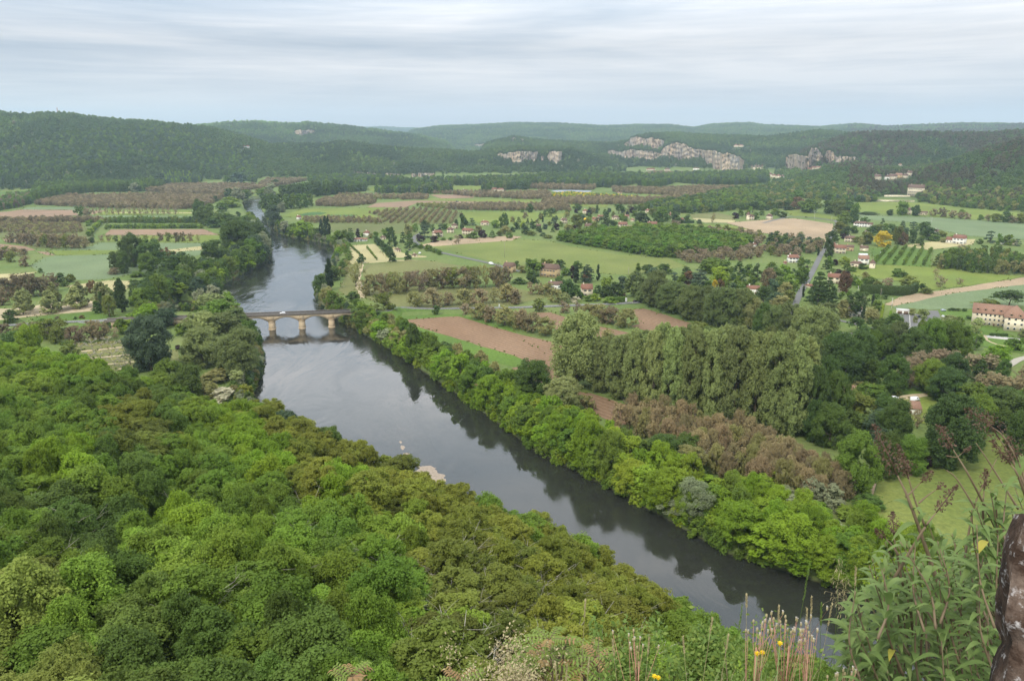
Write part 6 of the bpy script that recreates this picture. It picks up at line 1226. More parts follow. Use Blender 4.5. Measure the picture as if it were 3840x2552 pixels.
def house(tl, xc, yb, wpx, hpx, style='g', wm='s', rm='r', yaw=0, label='', dep_=None, floors=None, hw_frac=.66, chim=1, z=None, name='house', ext=None):
    u, v = px(tl, xc, yb); flat = v > 742 and not (u > 3350 and v < 760)
    X, Y = P(u, v) if flat else cast(u, v)
    zz = float(H(X, Y)); k = depth_at(X, Y, zz) / F / 2.45; Hm = hpx * k; L = wpx * k; ca = abs(math.cos(math.radians(yaw))); sa = abs(math.sin(math.radians(yaw)))
    D = dep_ or min(max(Hm * .95, 6), 11); L = max((L - D * sa) / max(ca, .35), D * .8) if yaw else L
    hw = Hm * hw_frac; hr = min(Hm - hw, D * .62); hw = Hm - hr; fl = floors or (2 if hw > 5 else 1)
    root = ob(name, None, None, (X, Y + D / 2 * ca, zz), math.radians(yaw) - math.atan2(X, Y)); root.empty_display_size = 1
    small = wpx / 2.45 * 1024 / 3840 < 7
    body(root, L, D, hw, hr, style, MATS[wm], MATS[rm], max(2, int(L / 3.6)) if not small else 2, fl, (SHUT if wm != 'w' else SHUTB) if not small else None, not small, True, chim, detail=True)
    if ext:   # lower wing: (side, length, height factor)
        for sd_, l2, hf in ext:
            D2 = D * .8; body(root, l2, D2, hw * hf, D2 * .4, 'g' if style != 'p' else 'h', MATS[wm], MATS[rm], max(1, int(l2 / 4)), 1, None, False, False, 0, off=((L / 2 + l2 / 2 - .05) * sd_, -.4))
    tag(root, label, 'house', 'houses and farms of the valley'); HOUSES.append((root, D)); return root
house('B', 390, 1160, 44, 38, 'g', 'w', 'r', 30, 'tiny white house by the river, left of the two tall poplars')
house('B', 1018, 1316, 48, 56, 'g', 'w', 'r', 70, 'narrow white gabled house behind the riverside gardens')
house('B', 935, 1362, 88, 34, 'g', 'w', 'o', 10, 'low white house with a wing among trees near the river', ext=[(1, 6, .8)])
house('B', 1165, 1342, 50, 32, 'h', 's', 'b', 0, 'small brown roof between tall trees, left of the lane')
house('B', 1300, 1456, 58, 36, 'h', 's', 'b', 20, 'little hut with dark roof above the mown plot'); house('B', 1455, 1500, 50, 28, 'h', 's', 'b', -15, 'smallest dark roofed hut beside the mown plot')
house('B', 1665, 1320, 102, 62, 'c', 's', 'r', 25, 'big cream house with red roof and gable near the lane bend'); house('B', 1785, 1282, 66, 50, 'h', 's', 'b', 0, 'hip roofed cream house, middle of the hamlet cluster')
house('B', 1825, 1242, 62, 46, 'h', 's', 'b', 10, 'upper hip roofed house of the hamlet cluster'); house('B', 1945, 1298, 108, 58, 'g', 's', 'r', -28, 'long cream gabled house at the right of the hamlet'); house('B', 2102, 1214, 78, 44, 'h', 's', 'r', 0, 'pink roofed hip house in the open meadow')
house('B', 1922, 908, 56, 24, 'g', 'w', 'b', 10, 'far white farmhouse before the poplar belt'); house('B', 2190, 904, 52, 36, 'g', 's', 'r', 20, 'far stone farmhouse, left of a pair'); house('B', 2248, 904, 64, 32, 'h', 's', 'r', 0, 'far dark red hip roofed farm, right of a pair')
house('C', 478, 1196, 66, 50, 'c', 's', 'b', 20, 'brown roofed house with dormer at the left of the village'); house('C', 675, 1106, 50, 42, 'p', 's', 'r', 0, 'small square house with pyramid roof at the back of the village')
house('C', 768, 1176, 66, 38, 'g', 'g', 'r', 20, 'reddish stone barn behind the yellow balloon'); house('C', 816, 1152, 60, 34, 'g', 's', 'r', -20, 'pale gabled house at the village centre'); house('C', 955, 1160, 70, 36, 'h', 's', 'b', 0, 'brown hip roof in the middle of the village')
house('C', 1055, 1152, 50, 36, 'g', 's', 'r', 15, 'short red roofed house behind the village pines'); house('C', 1108, 1178, 36, 28, 'g', 's', 'o', 60, 'tiny gabled annex in the village'); house('C', 705, 1264, 70, 66, 'g', 's', 'b', 12, 'white fronted house with dark roof in front of the village', ext=[(1, 9, .6)])
house('C', 1020, 1242, 86, 60, 'g', 's', 'r', 14, 'cream house with steep red roof, front of the village'); house('C', 1095, 1246, 62, 28, 'g', 'g', 'o', 0, 'low reddish shed beside the cream house'); house('C', 1220, 1242, 66, 32, 'g', 's', 'o', 0, 'low cream garage beside the large new house')
house('C', 1292, 1244, 92, 64, 'g', 's', 'r', 8, 'large new cream house with steep red roof'); house('C', 1252, 1098, 52, 34, 'h', 's', 'r', 0, 'pink roof among the village oaks'); house('C', 1460, 1152, 30, 56, 'p', 's', 'r', 0, 'narrow square dovecote tower in the village', name='tower')
house('C', 1556, 1190, 30, 48, 'g', 's', 'r', 60, 'slim gabled house next to the dovecote'); house('C', 245, 1242, 42, 40, 'g', 's', 'b', 0, 'little cream house at the left edge of the village')
house('C', 2195, 1162, 70, 50, 'g', 's', 'b', 0, 'farmhouse beside a round tower before the bare field'); house('C', 2022, 968, 66, 34, 'h', 's', 'b', 0, 'brown roofed house on the wooded rise'); house('C', 2128, 940, 76, 42, 'c', 's', 'b', 20, 'large house with gables high on the wooded rise')
house('C', 1975, 868, 60, 24, 'h', 's', 'r', 0, 'far red roofed farm near the cliff village'); house('C', 1700, 876, 24, 20, 'g', 'w', 'r', 70, 'far white gable in the valley wood'); house('C', 1765, 870, 30, 20, 'g', 's', 'r', 0, 'far small pink house in the valley wood'); house('C', 1810, 866, 34, 20, 'g', 's', 'r', 0, 'far low house, right of another, in the valley wood')
house('C', 1520, 881, 92, 12, 'g', 'w', 'b', 0, 'long low white shed far in the valley', name='shed', chim=0); house('C', 1428, 726, 54, 38, 'h', 's', 'b', 0, 'pale villa at the foot of the tall cliffs'); house('C', 1276, 712, 82, 24, 'h', 's', 'r', 0, 'wide pink roofed farm below the cliffs'); house('C', 1694, 704, 58, 22, 'h', 'w', 'b', 0, 'white villa hidden in trees below the cliffs')
house('C', 2060, 496, 38, 26, 'h', 's', 'r', 0, 'left of two hill farms above the cliffs'); house('C', 2104, 494, 52, 22, 'h', 's', 'r', 0, 'right of two hill farms above the cliffs'); house('C', 2222, 1408, 34, 34, 'g', 'w', 'r', 70, 'small white gable at the right end of the green plantation'); house('C', 992, 920, 44, 12, 'g', 's', 'o', 0, 'far red roofed shed in the brown orchards')
house('D', 860, 1228, 120, 52, 'h', 'w', 'b', 0, 'white villa with dark hip roof under a big tree', ext=[(1, 7, .8)]); house('D', 1105, 1230, 50, 30, 'h', 's', 'r', 0, 'small pink roof behind the garden trees'); house('D', 918, 1276, 38, 22, 'h', 'w', 'b', 0, 'tiny garden house below the white villa')
house('D', 768, 1366, 106, 56, 'h', 's', 'b', 0, 'cream hip roofed house left of the golden tree'); house('D', 610, 1456, 50, 82, 'c', 's', 'r', 0, 'tall gabled farmhouse right beside the straight road'); house('D', 676, 1472, 98, 78, 'g', 's', 'r', 4, 'large farmhouse with red roof by the straight road'); house('D', 760, 1448, 66, 54, 'g', 'g', 'b', 0, 'dark open barn joined to the farm')
house('D', 890, 1450, 74, 50, 'g', 's', 'b', 10, 'long brown roofed barn behind the yellow camper'); house('D', 1545, 1296, 44, 50, 'g', 'w', 'b', 65, 'white gable end by the pale crop field'); house('D', 1775, 1386, 116, 84, 'g', 'w', 'r', -16, 'long white farmhouse with red roof in the dry yard', ext=[(-1, 8, .6)]); house('D', 2180, 1386, 52, 38, 'h', 'w', 'o', 0, 'white house half behind a round tree at the far right'); house('D', 2270, 1390, 60, 40, 'h', 's', 'r', 0, 'low house at the far right edge of the meadow')
house('D', 1295, 1112, 64, 62, 'g', 's', 'b', 8, 'brown roofed farmhouse in the long meadow', ext=[(-1, 7, .5)]); house('D', 1425, 1118, 86, 36, 'g', 's', 'b', 0, 'long low barn in the meadow below the manor')
house('D', 240, 1556, 110, 74, 'c', 'w', 'r', 14, 'white house with half hipped red roof left of the straight road'); house('D', 165, 1576, 30, 34, 'p', 's', 'r', 0, 'tiny pointed garden shed left of the straight road', name='shed'); house('D', 15, 1158, 40, 50, 'g', 's', 'b', 60, 'stone gable at the end of the upper lane')
house('H', 820, 250, 104, 56, 'h', 's', 'b', 0, 'low brown roofed wing with dark openings'); house('H', 890, 228, 96, 86, 'g', 'w', 'o', 10, 'tall pinkish white house with two gables'); house('H', 620, 400, 112, 90, 'g', 's', 'r', 6, 'cream house with plain red roof among the firs'); house('H', 815, 708, 84, 116, 'g', 'w', 'o', 20, 'tall white house behind the dark pine'); house('H', 385, 436, 36, 30, 'g', 's', 'r', 40, 'small red roof edge beside the straight road')
house('H', 740, 1440, 190, 110, 'g', 's', 'o', -14, 'big red roofed farmhouse showing above dense trees'); house('H', 955, 1370, 90, 50, 'g', 's', 'o', 10, 'reddish roof ridge beyond the big farm')
house('G', 350, 342, 190, 122, 'g', 'g', 'b', -28, 'long golden stone farmhouse with brown roof', dep_=9); house('F', 2330, 300, 120, 92, 'g', 'g', 'b', -24, 'stone barn behind the walnut row'); house('G', 400, 456, 130, 74, 'g', 'w', 'b', 6, 'low white cottage with brown roof in the gardens'); house('G', 690, 520, 110, 112, 'g', 's', 'r', 8, 'cream house with red roof behind the vine tree'); house('G', 2222, 496, 112, 76, 'g', 'w', 'r', 4, 'white fronted house with balcony among cedars'); house('G', 1010, 522, 44, 26, 'g', 's', 'r', 30, 'tiny roof behind the bright hedge')
house('A', 2246, 502, 84, 24, 'h', 'w', 'r', 0, 'far white farm on the wooded left hill', chim=0); house('A', 2215, 632, 70, 26, 'h', 's', 'r', 0, 'far pink farm below the hill clearing')
for x, y, w, h, st, r, lb in ((25, 775, 40, 44, 'h', 'b', 'leftmost roof of the cliff village'), (60, 780, 36, 38, 'h', 'r', 'second roof of the cliff village'), (100, 782, 44, 36, 'h', 'r', 'third roof of the cliff village'), (140, 780, 36, 30, 'h', 'b', 'fourth roof of the cliff village'), (120, 740, 44, 42, 'p', 'b', 'taller roof above the cliff village'),
                       (320, 732, 40, 40, 'g', 'o', 'tall narrow house under the cliff face'), (385, 716, 38, 32, 'g', 'r', 'left house of the row under the cliff'), (425, 706, 42, 34, 'g', 'r', 'middle house of the row under the cliff'), (468, 698, 44, 28, 'g', 'o', 'right house of the row under the cliff'), (980, 680, 42, 30, 'c', 'b', 'small house with white gable on the far slope'), (1220, 668, 40, 22, 'h', 'o', 'lone cream house on the far wooded slope')):
    house('D', x, y, w, h, st, 's', r, 0, lb)
for x, y, w, h, yw, wm, r, lb in ((1012, 798, 66, 52, -30, 's', 'b', 'leftmost house of the hillside hamlet'), (1100, 798, 34, 48, 65, 'w', 'b', 'white gable of the hillside hamlet'), (1150, 798, 76, 56, -30, 's', 'b', 'central house with chimneys of the hillside hamlet'), (1208, 782, 62, 48, 10, 'g', 'o', 'orange roofed house of the hillside hamlet'), (1270, 782, 48, 42, -30, 's', 'b', 'second last house of the hillside hamlet'), (1310, 760, 52, 46, -20, 's', 'b', 'rightmost house of the hillside hamlet')):
    house('D', x, y, w, h, 'g', wm, r, yw, lb)

# the manor on its terraces
root = house('D', 1365, 946, 142, 106, 'g', 's', 'b', -14, 'tall cream manor with brown roof above stone terraces', floors=3, hw_frac=.68, chim=2, name='manor'); 
for y0, x0, x1, hgt, lb in ((948, 1070, 1305, 4, 'upper stone terrace wall left of the manor'), (994, 975, 1345, 3.4, 'lower stone terrace wall below the manor')):
    pa = [cast(*px('D', x0 + (x1 - x0) * i / 8, y0)) for i in range(9)]; zt = max(float(H(*p)) for p in pa) + hgt * .6; mb = MB()
    for a, b in zip(pa[:-1], pa[1:]):
        c = ((a[0] + b[0]) / 2, (a[1] + b[1]) / 2); mb.box((c[0], c[1], zt - 6), (math.hypot(b[0] - a[0], b[1] - a[1]) + .5, 1.6, 12), math.atan2(b[1] - a[1], b[0] - a[0]))
    mb.box(((pa[0][0] + pa[-1][0]) / 2, (pa[0][1] + pa[-1][1]) / 2, zt + .1), (math.dist(pa[0], pa[-1]), 2.0, .35), math.atan2(pa[-1][1] - pa[0][1], pa[-1][0] - pa[0][0])); tag(ob('terrace_wall', mb.mesh('terrace_wall', [STONE])), lb, 'wall', 'terrace walls')
def castle():
    X, Y = cast(*px('C', 2250, 712)); zz = float(H(X, Y)); k = depth_at(X, Y, zz) / F / 2.45; root = ob('castle', None, None, (X, Y, zz), -math.atan2(X, Y))
    W = 72 * k; body(root, W, 12, 34 * k, 16 * k, 'h', STONE, TILE_B, 5, 3, None, False, True, 2)
    for x, r, h in ((-46, 9, 38), (-10, 8, 48), (44, 10, 44), (18, 7, 40)):
        mb = MB(); mb.lathe((x * k, -6, -4), [(r * k, 0), (r * k, h * k + 4), (r * k * 1.1, h * k + 4)], 14); t = ob('tower', mb.mesh('tower', [STONE]), root); mb = MB(); mb.lathe((x * k, -6, h * k), [(r * k * 1.15, 0), (r * k * .6, 11 * k), (.05, 20 * k)], 14); ob('roof', mb.mesh('roof', [TILE_B]), t)
        mb = MB(); mb.box((x * k, -6 - r * k, h * k * .7), (1.2, .3, 2)); ob('window', mb.mesh('window', [GLASS]), t)
    tag(root, 'pale turreted castle at the foot of the right end of the cliffs', 'castle')
castle()
def round_tower(tl, x, yb, yt, w, lb):
    u, v = px(tl, x, yb); X, Y = P(u, v); k = depth_at(X, Y, FL) / F / 2.45; root = ob('tower', None, None, (X, Y, FL)); h = (yb - yt) * k; r = w * k / 2; mb = MB(); mb.lathe((0, 0, -.5), [(r, 0), (r, h * .62 + .5), (r * .9, h * .62 + .5)], 16); ob('wall', mb.mesh('wall', [STONE]), root)
    mb = MB(); mb.lathe((0, 0, h * .6), [(r * 1.2, 0), (r * .5, h * .26), (.04, h * .4), (.03, h * .46)], 16); ob('roof', mb.mesh('roof', [TILE_B]), root); mb = MB(); mb.box((0, -r, h * .4), (.8, .2, 1.2)); ob('window', mb.mesh('window', [GLASS]), root); tag(root, lb, 'tower')
round_tower('C', 2168, 1160, 1085, 34, 'round dovecote tower with pointed roof beside the farmhouse'); round_tower('H', 955, 258, 175, 50, 'squat round tower with pointed roof in front of the pinkish house')

# the hotel at the right edge
def hotel():
    X, Y = P(*px('H', 2020, 775)); k = depth_at(X, Y, FL) / F / 2.45; root = ob('hotel', None, None, (X, Y, FL), -.50); L = 26
    X2, Y2 = P(*px('H', 1880, 775)); root.location = (X2, Y2 + 4, FL); hw = 110 * k * .62; hr = 6.2
    body(root, L, 10, 9.6, hr, 'g', STONE, TILE_O, 8, 3, None, True, True, 0, off=(L / 2 + 1, 2))
    w2 = ob('wall', wall_mesh(13, 17, 10.2, 7.5, 'h', STONE), root, (L + 2, -5, 0)); r2 = roof_mesh(17, 14, 10.2, 7.4, 'h', mat=TILE_O); r2o = ob('roof', r2, root, (L + 2, -5, 0)); r2o.rotation_euler = (0, 0, math.pi / 2)
    for fl in range(3):
        for q in range(3): add_window(root, L + 2 + (q - 1) * 4, -5 - 8.5, 2 + fl * 3.4, 1.5, 1.7 if fl == 0 else 1.5, 'f')
        for q in range(3): add_window(root, L + 2 - 6.5, -5 - 6 + q * 3.6, 2 + fl * 3.4, 1.2, 1.5, 'l')
    def dormer(x, y, z, rz=0):
        d = ob('dormer', None, root, (x, y, z), rz); mb = MB(); mb.box((0, .8, .7), (1.5, 1.8, 1.4)); ob('wall', mb.mesh('wall', [STONE]), d); mb = MB(); mb.box((0, -.13, .8), (1.0, .1, 1.0)); ob('pane', mb.mesh('pane', [GLASS]), d); r = roof_mesh(1.6, 2.6, 1.4, .8, 'p', .25, TILE_O, .1); ob('roof', r, d, (0, .8, 0))
    for x in (4, 9, 14, 19): dormer(x, -1.6, 11.1)
    for x in (-3, 2.5): dormer(L + 2 + x, -5 - 8, 11.0)
    tag(root, 'large cream hotel with long orange tiled roof and dormers', 'hotel')
    hx, hy = P(*px('H', 2180, 905)); rz = -.5; mb = MB(); mb.box((0, 0, .15), (26, 8, .3)); o = ob('terrace', mb.mesh('terrace', [plain('pale_paving', (.4, .38, .34))]), None, (hx, hy, FL), rz); tag(o, kind='structure')
    for i in range(9):
        a = i * 2.6 - 11; r = ob('cafe_table', None, None, (hx + a * math.cos(rz) - (i % 2) * 1.2, hy + a * math.sin(rz) + (i % 3) * 1.3 - 1.5, FL + .31)); mb = MB(); mb.lathe((0, 0, .7), [(.02, 0), (.5, 0), (.5, .05), (.02, .05)], 12); ob('table_top', mb.mesh('table_top', [FRAME]), r); mb = MB(); mb.tube([(0, 0, 0), (0, 0, .7)], .05); mb.lathe((0, 0, 0), [(.25, 0), (.25, .04), (.02, .05)], 10); ob('leg', mb.mesh('leg', [FRAME]), r)
        tag(r, 'small white table on the hotel terrace, %s from the left' % nth(i), 'table', 'white tables on the hotel terrace')
hotel()
def kiosk():
    X, Y = P(*px('H', 1252, 682)); root = ob('garage', None, None, (X, Y + 3, FL), -.4); mb = MB(); mb.box((0, 0, 1.5), (9, 6, 3.2)); ob('wall', mb.mesh('wall', [WHITE]), root); mb = MB(); mb.box((0, 0, 3.25), (9.6, 6.6, .3)); ob('roof', mb.mesh('roof', [plain('roof_felt', (.5, .48, .45))]), root)
    for x in (-2.2, 2.2): mb = MB(); mb.box((x, -3.02, 1.3), (3.2, .12, 2.4)); ob('door', mb.mesh('door', [DOORM]), root)
    tag(root, 'flat roofed white garage beside the car park', 'garage')
kiosk()
def barn():
    X, Y = P(*px('L', 1290, 130)); k = depth_at(X, Y, FL) / F / 2.45; root = ob('barn', None, None, (X, Y + 4, FL), -math.atan2(X, Y) + .32); L = 225 * k; body(root, L, 9, 3.6, 2.6, 'g', WHITE, TILE_O, 4, 1, None, False, True, 0)
    mb = MB(); mb.box((L * .3, 2.2, 6), (2.2, 1.2, .2)); ob('skylight', mb.mesh('skylight', [FRAME]), root); tag(root, 'long low barn with weathered orange tiles near the meadow', 'barn')
barn()

# ------------------------------------------------------------------ the stone bridge
def bridge():
    A = np.array(P(*px('F', 151, 812), 0)); B = np.array(P(*px('F', 697, 790), 0)); step = (B - A) / 2; sp_ = np.linalg.norm(step); dr = step / sp_; rz = math.atan2(dr[1], dr[0])
    root = ob('stone_bridge', None, None, (A[0], A[1], 0), rz); Wd = 7.4; zd = 11.3; zs = 6.0; pw = 4.4
    stone = Mat('bridge_stone'); n = stone.noise(.6, 5, .7); n2 = stone.noise(.15, 3, sc_=(1, 1, .3)); bm = stone.surf(stone.mix(stone.math('MULTIPLY', n2, .7), stone.ramp(n, [(.3, (.36, .26, .15, 1)), (.7, (.56, .43, .27, 1))]), (.30, .25, .18, 1)), .95, .1, n, .5, .15)
    dark = plain('weathered_stone', (.17, .145, .12), .95, .3, .8)
    spans = range(-5, 3)
    for i in spans:
        x0, x1 = i * sp_ + pw / 2, (i + 1) * sp_ - pw / 2; mb = MB(); N = 20; rise = 3.3; lo = []; 
        for j in range(N + 1):
            t = j / N; x = x0 + (x1 - x0) * t; lo.append((x, zs + rise * max(0, 1 - (2 * t - 1) ** 2) ** .95))
        for sy in (0,):
            v = []; 
            for (x, z) in lo: v += [(x, -Wd / 2, z), (x, -Wd / 2, zd - .5), (x, Wd / 2, z), (x, Wd / 2, zd - .5)]
            f = []
            for j in range(N): a = j * 4; b = a + 4; f += [(a, b, b + 1, a + 1), (a + 2, a + 3, b + 3, b + 2), (a, a + 2, b + 2, b), (a + 1, b + 1, b + 3, a + 3)]
            mb.add(v, f)
        ob('arch', mb.mesh('arch', [bm]), root)
    for i in range(-5, 4):
        x = i * sp_; mb = MB(); half = (Wd + 1.6) / 2
        prof = [(pw / 2, -half + 1.5), (pw / 2, half - 1.5), (pw * .28, half - .2), (0, half + .3), (-pw * .28, half - .2), (-pw / 2, half - 1.5), (-pw / 2, -half + 1.5), (-pw * .28, -half + .2), (0, -half - .3), (pw * .28, -half + .2)]
        mb.prism([(x + a * 1.0, b) for a, b in prof], -3, zs - .1); mb.prism([(x + a * 1.12, b * 1.05) for a, b in prof], zs - .1, zs + .45); mb.prism([(x + a * 1.18, b * 1.06) for a, b in prof], -3, .6)
        mb.box((x, 0, (zs + .45 + zd - .5) / 2), (pw, Wd - .02, zd - .5 - zs - .45)); ob('pier', mb.mesh('pier', [bm]), root)
    x0, x1 = -5.3 * sp_, 3.3 * sp_; xm = (x0 + x1) / 2
    mb = MB(); mb.box((xm, 0, zd - .3), (x1 - x0, Wd + .9, .42)); ob('deck', mb.mesh('deck', [dark]), root)
    mb = MB(); mb.box((xm, 0, zd - .06), (x1 - x0, Wd - .9, .10)); ob('roadway', mb.mesh('roadway', [ASPH]), root)
    for sy in (-1, 1):
        mb = MB(); mb.box((xm, sy * (Wd / 2 + .05), zd + .35), (x1 - x0, .42, 1.0)); mb.box((xm, sy * (Wd / 2 + .05), zd + .9), (x1 - x0, .56, .14)); ob('parapet', mb.mesh('parapet', [dark]), root)
    tag(root, 'pale stone road bridge with shallow arches over the river', 'bridge')
    def W(x, y=0): return (A[0] + dr[0] * x - dr[1] * y, A[1] + dr[1] * x + dr[0] * y)
    # approach roads: embankments falling to the valley road
    right = [W(x1 - 1), W(x1 + 14), P(*px('F', 1290, 651)), P(*px('F', 1620, 636)), P(*px('F', 1910, 628)), P(*px('G', 0, 622)), P(*px('G', 430, 606)), P(*px('G', 870, 590)), P(*px('G', 1060, 580)), P(*px('G', 1180, 570)), P(*px('G', 1260, 520)), P(*px('G', 1360, 440))]
    left = [W(x0 + 1), W(x0 - 16), P(*px('E', 1160, 728)), P(*px('E', 900, 742)), P(*px('E', 700, 750)), P(*px('E', 400, 765)), P(*px('E', 0, 790)), P(*px('E', -500, 830))]
    for pts in (right, left):
        c = curve(pts, 5); dist = np.cumsum([0] + [np.linalg.norm(c[i + 1] - c[i]) for i in range(len(c) - 1)]); zc_ = FL + .38 + (zd - FL - .39) * (1 - smooth(dist / 75))
        v, f = ribbon(c, 6.6, zc_); tag(ob('road', mesh_np('road', v, f, [ASPH])), kind='structure')
        for off in (0, 3.0, -3.0):
            cc = [c[i] + np.array((-(c[min(i + 1, len(c) - 1)] - c[max(i - 1, 0)])[1], (c[min(i + 1, len(c) - 1)] - c[max(i - 1, 0)])[0])) / (np.linalg.norm(c[min(i + 1, len(c) - 1)] - c[max(i - 1, 0)]) + 1e-9) * off for i in range(len(c))]
            v, f = ribbon(cc, .13, zc_ + .012); tag(ob('road_marking', mesh_np('road_marking', v, f, [ROADPAINT])), kind='structure')
        nb = [i for i in range(len(c)) if dist[i] < 80]; V = []; 
        for i in nb:
            d = c[min(i + 1, len(c) - 1)] - c[max(i - 1, 0)]; d /= np.linalg.norm(d); nn = np.array((-d[1], d[0])); hgt = zc_[i] - FL
            for s_ in (-(3.6 + hgt * 1.5), -3.5, 3.5, 3.6 + hgt * 1.5): p = c[i] + nn * s_; V.append((p[0], p[1], (zc_[i] - .03) if abs(s_) == 3.5 else FL - .3))
        Fq = [(a * 4 + k, a * 4 + k + 1, a * 4 + k + 5, a * 4 + k + 4) for a in range(len(nb) - 1) for k in range(3)]
        tag(ob('road_embankment', mesh_np('road_embankment', V, Fq, [m_gr])), kind='structure')
    return W, zd, rz, sp_, root
BW, BZ, BRZ, BSP, _br = bridge()

# ------------------------------------------------------------------ vehicles, posts, signs
def car_shape(name, x, y, z, rz, col, label, kind='hatch', scale=1.0):
    paint = Mat('car_paint').surf((*col, 1), .25, .6); glass = GLASS; tyre = plain('tyre', (.02, .02, .02), .8); rim = plain('rim', (.4, .4, .42), .35, metal=.8); dark = plain('trim', (.03, .03, .03), .5); lamp = plain('headlamp', (.7, .7, .68), .2); red = plain('tail_lamp', (.35, .02, .02), .3)
    root = ob(name, None, None, (x, y, z), rz, (scale,) * 3)
    if kind == 'van': prof = [(-2.5, .35), (-2.55, 1.0), (-2.5, 2.25), (-2.35, 2.4), (1.2, 2.4), (1.5, 2.25), (2.0, 1.35), (2.55, 1.15), (2.65, .8), (2.6, .35)]; W = 1.95
    elif kind == 'suv': prof = [(-2.2, .4), (-2.25, 1.0), (-2.1, 1.3), (-1.7, 1.65), (.5, 1.68), (1.15, 1.15), (2.1, .98), (2.25, .75), (2.2, .4)]; W = 1.85
    else: prof = [(-2.1, .32), (-2.15, .75), (-2.05, 1.0), (-1.5, 1.4), (-.2, 1.47), (.5, 1.38), (1.15, .98), (1.95, .84), (2.12, .62), (2.08, .32)]; W = 1.76
    mb = MB(); n = len(prof); V = []
    for sy, ins in ((-1, 0), (1, 0)):
        for (a, b) in prof: V.append((a, sy * (W / 2 - (max(0, b - .95) * .22)), b))
    mb.add(V, [tuple(range(n))[::-1], tuple(range(n, 2 * n))] + [(i, i + 1, n + i + 1, n + i) for i in range(n - 1)] + [(n - 1, 0, n, 2 * n - 1)]); bod = ob('body', mb.mesh('body', [paint]), root)
    zt = max(b for a, b in prof); 
    if kind == 'van': wins = [((1.76, 0, 1.8), (.06, 1.5, .62), .45)]; side = [(.9, 1.75, .8, .5)]
    else: wins = [((.83, 0, 1.2), (.06, 1.3, .5), .9), ((-1.82 if kind == 'hatch' else -1.95, 0, 1.2), (.06, 1.3, .4), -.8)]; side = [(.1, 1.2, .85, .3), (-.9, 1.2, .85, .3)]
    for c, d, tl in wins:
        mb = MB(); mb.box((0, 0, 0), d); o = ob('window', mb.mesh('window', [glass]), root, c); o.rotation_euler = (0, -tl, 0)
    for sy in (-1, 1):
        for a, b, l, h in side: mb = MB(); mb.box((a, sy * (W / 2 - .055), b), (l, .05, h)); ob('window', mb.mesh('window', [glass]), root)
    for a in (-1.3, 1.32):
        for sy in (-1, 1):
            w = ob('wheel', None, root, (a * (1.15 if kind == 'van' else 1), sy * (W / 2 - .08), .33)); mb = MB(); mb.tube([(0, -.11, 0), (0, .11, 0)], .33, 16); ob('tyre', mb.mesh('tyre', [tyre]), w); mb = MB(); mb.tube([(0, sy * .10, 0), (0, sy * .135, 0)], .2, 12); ob('rim', mb.mesh('rim', [rim]), w)
    fx, bx_ = max(a for a, b in prof), min(a for a, b in prof)
    for sy in (-1, 1):
        mb = MB(); mb.box((fx - .03, sy * W * .36, .72), (.14, .36, .16)); ob('headlight', mb.mesh('headlight', [lamp]), root); mb = MB(); mb.box((bx_ + .03, sy * W * .38, .85), (.14, .26, .2)); ob('tail_light', mb.mesh('tail_light', [red]), root)
    tag(root, label, 'van' if kind == 'van' else 'car'); return root
def on(tl, x, y): return P(*px(tl, x, y))
x_, y_ = BW((255 - 151) / (697 - 151) * 2 * BSP, 0); car_shape('car', x_, y_ - .2, BZ - .01, BRZ + math.pi, (.75, .75, .76), 'white hatchback driving across the stone bridge')
X, Y = on('G', 1132, 570); car_shape('car', X, Y, FL + .42, .5, (.02, .022, .03), 'dark car waiting at the road junction')
X, Y = on('F', 2160, 226); car_shape('van', X, Y, FL + .42, -.35, (.75, .75, .76), 'white van on the lane behind the walnut row', 'van')
X, Y = on('H', 1385, 716); car_shape('car', X, Y, FL + .5, .1, (.015, .016, .02), 'black car parked in the striped car park', 'suv')
X, Y = on('H', 1610, 655); car_shape('car', X, Y, FL + .5, .2, (.35, .4, .45), 'grey car at the top of the car park road'); X, Y = on('H', 1605, 712); car_shape('car', X, Y, FL + .5, 1.2, (.7, .7, .72), 'white car parked beside the hotel lawn')
X, Y = on('H', 885, 108); car_shape('camper_van', X, Y, FL + .4, .1, (.55, .5, .3), 'cream camper parked in front of the long barn', 'van', 1.2); X, Y = on('H', 1048, 122); car_shape('car', X, Y, FL + .4, .1, (.7, .72, .75), 'white car on the grass right of the slanting orchard')
X, Y = on('C', 1470, 1240); car_shape('car', X, Y, FL + .4, .1, (.02, .02, .025), 'dark car in the field right of the new cream house'); X, Y = on('F', 1415, 98); car_shape('car', X, Y, FL + .4, .1, (.02, .02, .025), 'dark car parked by the riverside huts'); X, Y = on('F', 1505, 128); car_shape('caravan', X, Y, FL + .4, 1.2, (.7, .7, .7), 'small white vehicle near the riverside huts', 'van', .8)
X, Y = on('B', 1848, 1000); car_shape('tractor', X, Y, FL + .3, 0, (.05, .06, .07), 'tiny dark tractor in the pink field', 'suv', 1.4); X, Y = on('L', 1345, 12); car_shape('van', X, Y, FL + .4, .3, (.7, .7, .7), 'white van behind the weathered barn', 'van'); X, Y = on('H', 1160, 1460); car_shape('car', X, Y, FL + .4, .3, (.7, .7, .7), 'white car on the farm track under the trees')
X, Y = on('D', 350, 1143); car_shape('car', X, Y, FL + .4, .1, (.03, .03, .03), 'dark car on the upper lane by the bare field'); X, Y = on('D', 1610, 1358); car_shape('car', X, Y, FL + .4, .4, (.7, .7, .7), 'white car in the yard of the long farmhouse')
